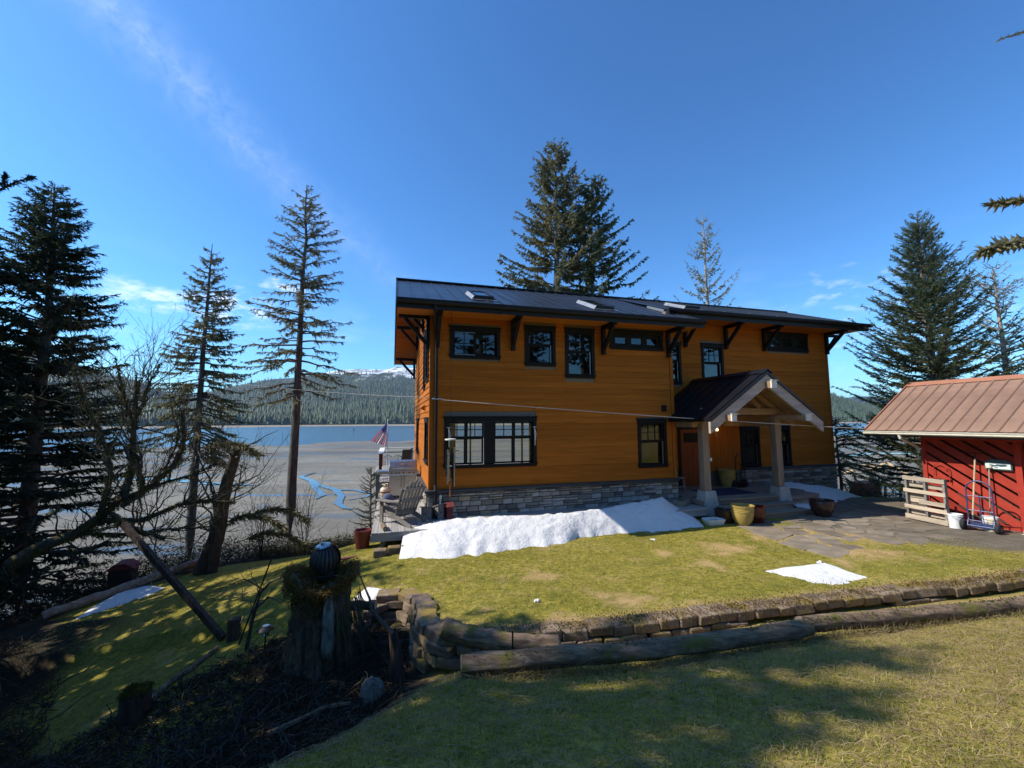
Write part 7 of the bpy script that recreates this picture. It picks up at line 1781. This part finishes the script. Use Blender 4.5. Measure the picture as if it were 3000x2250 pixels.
# ------------------------------------------------------------------ snow
def snow_loft(name, low, high, label, seed, hz, back=.35, nx=90, ny=26):
    """low edge and high edge as world points (x,y); hz gives the crest height above the low edge along its length"""
    r = np.random.default_rng(seed)
    def res(P, n): P = np.array(P, float); s = np.r_[0, np.cumsum(np.linalg.norm(np.diff(P, axis=0), axis=1))]; s /= s[-1]; return np.stack([np.interp(np.linspace(0, 1, n), s, P[:, i]) for i in range(2)], -1)
    A, B = res(low, nx), res(high, nx); t = np.linspace(0, 1.0, ny); hh = np.interp(np.linspace(0, 1, nx), np.linspace(0, 1, len(hz)), hz)
    ed = (vnoise(np.arange(nx) * .35, np.zeros(nx), 1, seed) - .5) * .30 + (vnoise(np.arange(nx) * 1.3, np.zeros(nx), 1, seed + 3) - .5) * .16
    d = B - A; dn = d / (np.linalg.norm(d, axis=1)[:, None] + 1e-9)
    V = []
    for i, q in enumerate(t):
        P = A + (B - A) * q + dn * (ed * (1 - q) ** 4)[:, None]; g = ground_z(P[:, 0], P[:, 1])
        prof = (1 - (1 - min(1, q / .8)) ** 1.35) * (1.0 if q < .8 else max(0, 1 - ((q - .8) / .2) ** 2))
        n1 = (fbm(P[:, 0], P[:, 1], 1.6, seed) - .47) * .08 + (fbm(P[:, 0], P[:, 1], 8, seed + 1) - .47) * .09
        z = g - .015 + hh * prof + n1 * min(1, q * 5) * np.minimum(1, hh * 3) * (1 if q < .97 else 0)
        V.append(np.c_[P, np.maximum(z, g - .02)])
    V = np.array(V); o = link(name, np_mesh(name, V.reshape(-1, 3), grid_faces(ny, nx), True), 'snow'); return tag(o, label, 'snow')
K = 3000 / 2212
def wpx(pts, z): return [tuple(onz(x * K, y * K, z)[:2]) for x, y in pts]
low = wpx([(862, 1206), (930, 1212), (1010, 1204), (1100, 1190), (1200, 1178), (1290, 1160), (1370, 1153), (1450, 1148), (1526, 1146)], .0)
high = [tuple(hw(u, w)[:2]) for u, w in ((-.62, -.85), (.2, -.62), (1.4, -.75), (2.7, -.95), (4.0, -1.0), (5.2, -.95), (6.2, -.85), (7.0, -.65), (7.55, -1.2))]
snow_loft('snow_bank', low, high, 'long bright snow bank along the front of the deck', 110, (.34, .52, .50, .48, .50, .52, .58, .66, .05))
low = wpx([(1652, 1231), (1700, 1248), (1760, 1268), (1826, 1281), (1850, 1270), (1872, 1255)], .14); high = wpx([(1655, 1229), (1700, 1224), (1740, 1220), (1780, 1214), (1830, 1238), (1873, 1254)], .11)
snow_loft('snow_patch', low, high, 'thin flat snow patch on the lawn near the block wall', 111, (.02, .05, .07, .06, .05, .02), nx=60, ny=20)
low = [tuple(hw(u, w)[:2]) for u, w in ((11.55, -1.2), (12.1, -1.3), (12.9, -1.05), (14, -.5), (15.6, .2), (17.0, .55))]; high = [tuple(hw(u, w)[:2]) for u, w in ((11.6, .2), (12.2, .75), (13, .95), (14, 1.1), (15.6, 1.2), (17.1, .9))]
snow_loft('snow_bank', low, high, 'shaded snow bank against the stone base right of the porch', 112, (.35, .62, .55, .42, .3, .02), nx=70)
low = wpx([(163, 1334), (230, 1318), (290, 1299), (330, 1288), (356, 1275)], -1.38); high = wpx([(165, 1331), (200, 1305), (262, 1272), (310, 1262), (354, 1273)], -1.38)
snow_loft('snow_patch', low, high, 'narrow shaded snow patch beside the pale fallen log', 113, (.03, .08, .1, .09, .02), nx=60, ny=18)
low = wpx([(765, 1292), (790, 1292), (820, 1290)], .0); high = wpx([(764, 1268), (795, 1258), (826, 1262)], .0)
snow_loft('snow_patch', low, high, 'little blue shaded snow patch between stump and curved wall', 114, (.06, .12, .07), nx=36, ny=16)
low = wpx([(0, 1402), (12, 1396), (20, 1390)], -1.4); high = wpx([(0, 1392), (12, 1388), (21, 1387)], -1.4)

# ------------------------------------------------------------------ grass
def grass(name, n, box, dens, label, seed, L, wd, kind, lean=1.0):
    r = np.random.default_rng(seed); x = r.uniform(box[0], box[1], n); y = r.uniform(box[2], box[3], n)
    keep = np.abs(x) < 1.32 * np.maximum(y, .1) + .6
    keep &= r.random(n) < dens(x, y); x, y = x[keep], y[keep]; z = ground_z(x, y); n = len(x)
    l = r.uniform(*L, n) * (.6 + .8 * fbm(x, y, 1.7, seed)); a = r.uniform(0, 2 * np.pi, n); le = r.uniform(.25, 1.0, n) * lean
    D = np.c_[np.cos(a) * le, np.sin(a) * le, 1.1 - le * .85]; D /= np.linalg.norm(D, axis=1)[:, None]
    S = np.c_[-np.sin(a), np.cos(a), r.normal(0, .4, n)]; S /= np.linalg.norm(S, axis=1)[:, None]
    w = r.uniform(*wd, n); P = np.c_[x, y, z - .006]
    V = np.empty((n, 5, 3)); V[:, 0] = P + S * w[:, None]; V[:, 1] = P - S * w[:, None]; Mx = P + D * (l * .55)[:, None]; V[:, 2] = Mx + S * w[:, None] * .8; V[:, 3] = Mx - S * w[:, None] * .8
    D2 = D.copy(); D2[:, 2] -= .55 * le; V[:, 4] = Mx + D2 * (l * .5)[:, None]
    b = np.arange(n)[:, None] * 5
    t = fbm(x, y, .8, 5) * .6 + fbm(x, y, 4, 6) * .4 + r.normal(0, .12, n); straw = np.clip((t - .46) * 3.0, 0, 1)[:, None]
    c = np.array([[.225, .22, .028]]) * (1 - straw) + np.array([[.50, .41, .15]]) * straw; c = c * r.uniform(.6, 1.4, (n, 1)); C = np.repeat(np.c_[c, np.ones(n)][:, None], 5, 1).reshape(-1, 4)
    me = np_mesh(name, V.reshape(-1, 3), [b + np.array([[0, 1, 3, 2]]), b + np.array([[2, 3, 4]])], False, C)
    tag(link(name, me, 'grass_blade'), label, kind='stuff')
def grass_mat():
    m, t, b = material('grass_blade'); v = t.new('ShaderNodeVertexColor'); v.layer_name = 'Col'; t.put(b.inputs['Base Color'], v.outputs[0]); b.inputs['Roughness'].default_value = .7; b.inputs['Specular IOR Level'].default_value = .2
    tl = t.new('ShaderNodeBsdfTranslucent'); t.put(tl.inputs[0], v.outputs[0]); mx = t.new('ShaderNodeMixShader'); mx.inputs[0].default_value = .35
    t.l.new(b.outputs[0], mx.inputs[1]); t.l.new(tl.outputs[0], mx.inputs[2]); t.l.new(mx.outputs[0], t.n['Material Output'].inputs[0]); M['grass_blade'] = m
grass_mat()
def low_side(x, y):
    sd = seg_dist(x, y, LOWER, True); return np.where(inside(x, y, LOWER), sd, -sd)
def d_near(x, y):
    edge = inside(x, y, np.array([(-2.3, 0.5), (-2.0, 2.2), (-1.4, 3.2), (-.9, 4.3), (-.5, 4.9), (.6, 5.5), (16, 8.8), (30, 8), (30, 0)])); return edge * np.clip(7.5 / (y + 1.0) ** 1.2, .15, 1)
def d_house(x, y):
    u, w = uv(x, y); ok = (low_side(x, y) < -.25) & ((w < -1.55) | (u < -1.6)) & ~((u > 8.4) & (w > -4.6) & (u < 13.5)) & (x < 10.5) & ~inside(x, y, np.array([(-11.6, 9.6), (-9.9, 12.8), (-7.3, 14.9), (-4.6, 15.6), (-3.2, 19), (-30, 30), (-30, 4)]))
    return ok * np.clip(1.25 - (y - 6) * .06, .35, 1) * (1 - .85 * patch(x, y))
grass('near_grass', 150000, (-2.4, 9, 1.0, 6.6), d_near, 'short matted grass of the near lawn', 120, (.025, .07), (.0016, .0036), 'near')
grass('lawn_grass', 150000, (-10, 12, 5.6, 13.5), d_house, 'short matted grass of the lawn before the house', 121, (.02, .05), (.0024, .005), 'lawn')
def stems(name, n, box, dens, label, seed, L, wd, mat):
    r = np.random.default_rng(seed); x = r.uniform(box[0], box[1], n); y = r.uniform(box[2], box[3], n); k = r.random(n) < dens(x, y); x, y = x[k], y[k]; n = len(x); a = r.uniform(0, 6.28, n); l = r.uniform(*L, n); s = np.linspace(0, 1, 5)
    px_, py_ = x[:, None] + np.cos(a)[:, None] * l[:, None] * s + r.normal(0, .012, (n, 1)) * s ** 2 * 6, y[:, None] + np.sin(a)[:, None] * l[:, None] * s
    pz = ground_z(px_, py_) + .012 + r.uniform(0, .05, (n, 1)) * np.sin(s * 3)
    V, F = tube_np(np.stack([px_, py_, pz], -1), np.outer(r.uniform(*wd, n), 1 - .6 * s), 3); tag(link(name, np_mesh(name, V, F, True), mat), label, kind='stuff')
stems('straw_stems', 16000, (-2.2, 8, 1.1, 6.2), d_near, 'dry straw stems strewn over the near lawn', 122, (.04, .20), (.0012, .0028), 'twig_tan')
stems('hollow_stems', 900, (-6, -1.2, 2.6, 7.2), lambda x, y: (low_side(x, y) > .3) * 1.0, 'dry stems strewn over the hollow round the stump', 123, (.1, .45), (.0015, .004), 'twig_tan')

# ------------------------------------------------------------------ wires
def wire(name, a, b, sag, r, mat, label, extra=None):
    a, b = np.array(a), np.array(b); t = np.linspace(0, 1, 24); P = a + (b - a) * t[:, None]; P[:, 2] -= sag * 4 * t * (1 - t)
    root = empty(name, tuple(a), 0, label, 'cable'); m = MB(); m.tube(list(P - a), r, 6); m.build('strand', mat, root); return root
c0 = hw(.05, -.22, 0); c0[2] = at(1268, 1169, c0[1])[2]
e = hw(13.9, -2.4, 0); e = at(2440, 1248, 13.2); e2 = c0 + (e - c0) * 1.22
w1 = wire('overhead_cable', c0, e2, .06, .012, 'rope_grey', 'pale cable stretched across the front of the house')
m = MB(); m.tube([(0, 0, 0), (.08, 0, 0)], .03, 8); m.tube([(.14, 0, 0), (.3, 0, -.01)], .016, 8); m.build('turnbuckle', 'alu', w1)
l0 = hw(-.06, .55, 0); l0[2] = at(1212, 1165, l0[1])[2]; l1 = at(540, 1100, 20.0)
w2 = wire('thin_cable', l0, l1, .15, .008, 'wire_dark', 'thin cable running from the gable wall out to the trees'); m = MB(); m.tube([(0, 0, 0), (.25, -.4, -.02)], .022, 8); m.build('anchor', 'rust', w2)
wire('service_wire', hw(17.5, .4, 6.62), at(2760, 905, 22), .1, .009, 'wire_dark', 'thin wire leaving the right end of the roof')
# beacon out in the shallows
p = onz(1036, 1272, SEA - .1); p = p * 1.0; bc = empty('channel_marker', tuple(p), 0, 'small dark marker frame standing out in the water', 'marker'); s = np.linalg.norm(p) / 1220
for a in (0, 2.1, 4.2): m = MB(); m.tube([(math.cos(a) * s * 3.2, math.sin(a) * s * 3.2, -.3), (math.cos(a) * s * 1.2, math.sin(a) * s * 1.2, s * 10)], s * .5, 5); m.build('leg', 'flashing', bc)
m = MB(); m.lathe([(s * 1.9, s * 10), (s * 1.2, s * 13), (s * .3, s * 15), (s * .3, s * 18)], 10); m.build('topmark', 'black_metal', bc)
# bits of shell and snow on the grass
for i, (x, y, z, l) in enumerate(((1570, 1768, .1, 'broken white shell on the shaded part of the lawn'), (1914, 1583, .0, 'white shell fragment at the edge of the house shadow'), (2400, 1650, .1, 'white shell fragment near the flat snow patch'))):
    p = onz(x, y, z); m = MB(); r_ = random.Random(i)
    for k in range(4): q = (r_.uniform(-.05, .05), r_.uniform(-.04, .04)); m.lathe([(.0, .03), (.022, .022), (.028, .0)], 7, (q[0], q[1], 0))
    o = m.build('shell', 'shell', None); o.location = (p[0], p[1], gz(p[0], p[1]) + .012); tag(o, l, 'shell')
# ------------------------------------------------------------------ haze over the bay
def make_haze():
    m = MB().box(-12000, 12000, -300, 12000, -9.2, 700)
    mt = bpy.data.materials.new('haze'); mt.use_nodes = True; t = NT(mt.node_tree); t.n.remove(t.n['Principled BSDF'])
    pv = t.new('ShaderNodeVolumePrincipled'); pv.inputs['Color'].default_value = (0.60, 0.78, 1.0, 1); pv.inputs['Density'].default_value = 0.000045; pv.inputs['Anisotropy'].default_value = 0.0
    t.l.new(pv.outputs[0], t.n['Material Output'].inputs['Volume']); M['haze'] = mt
    tag(m.build('haze', 'haze'), kind='stuff')
make_haze()
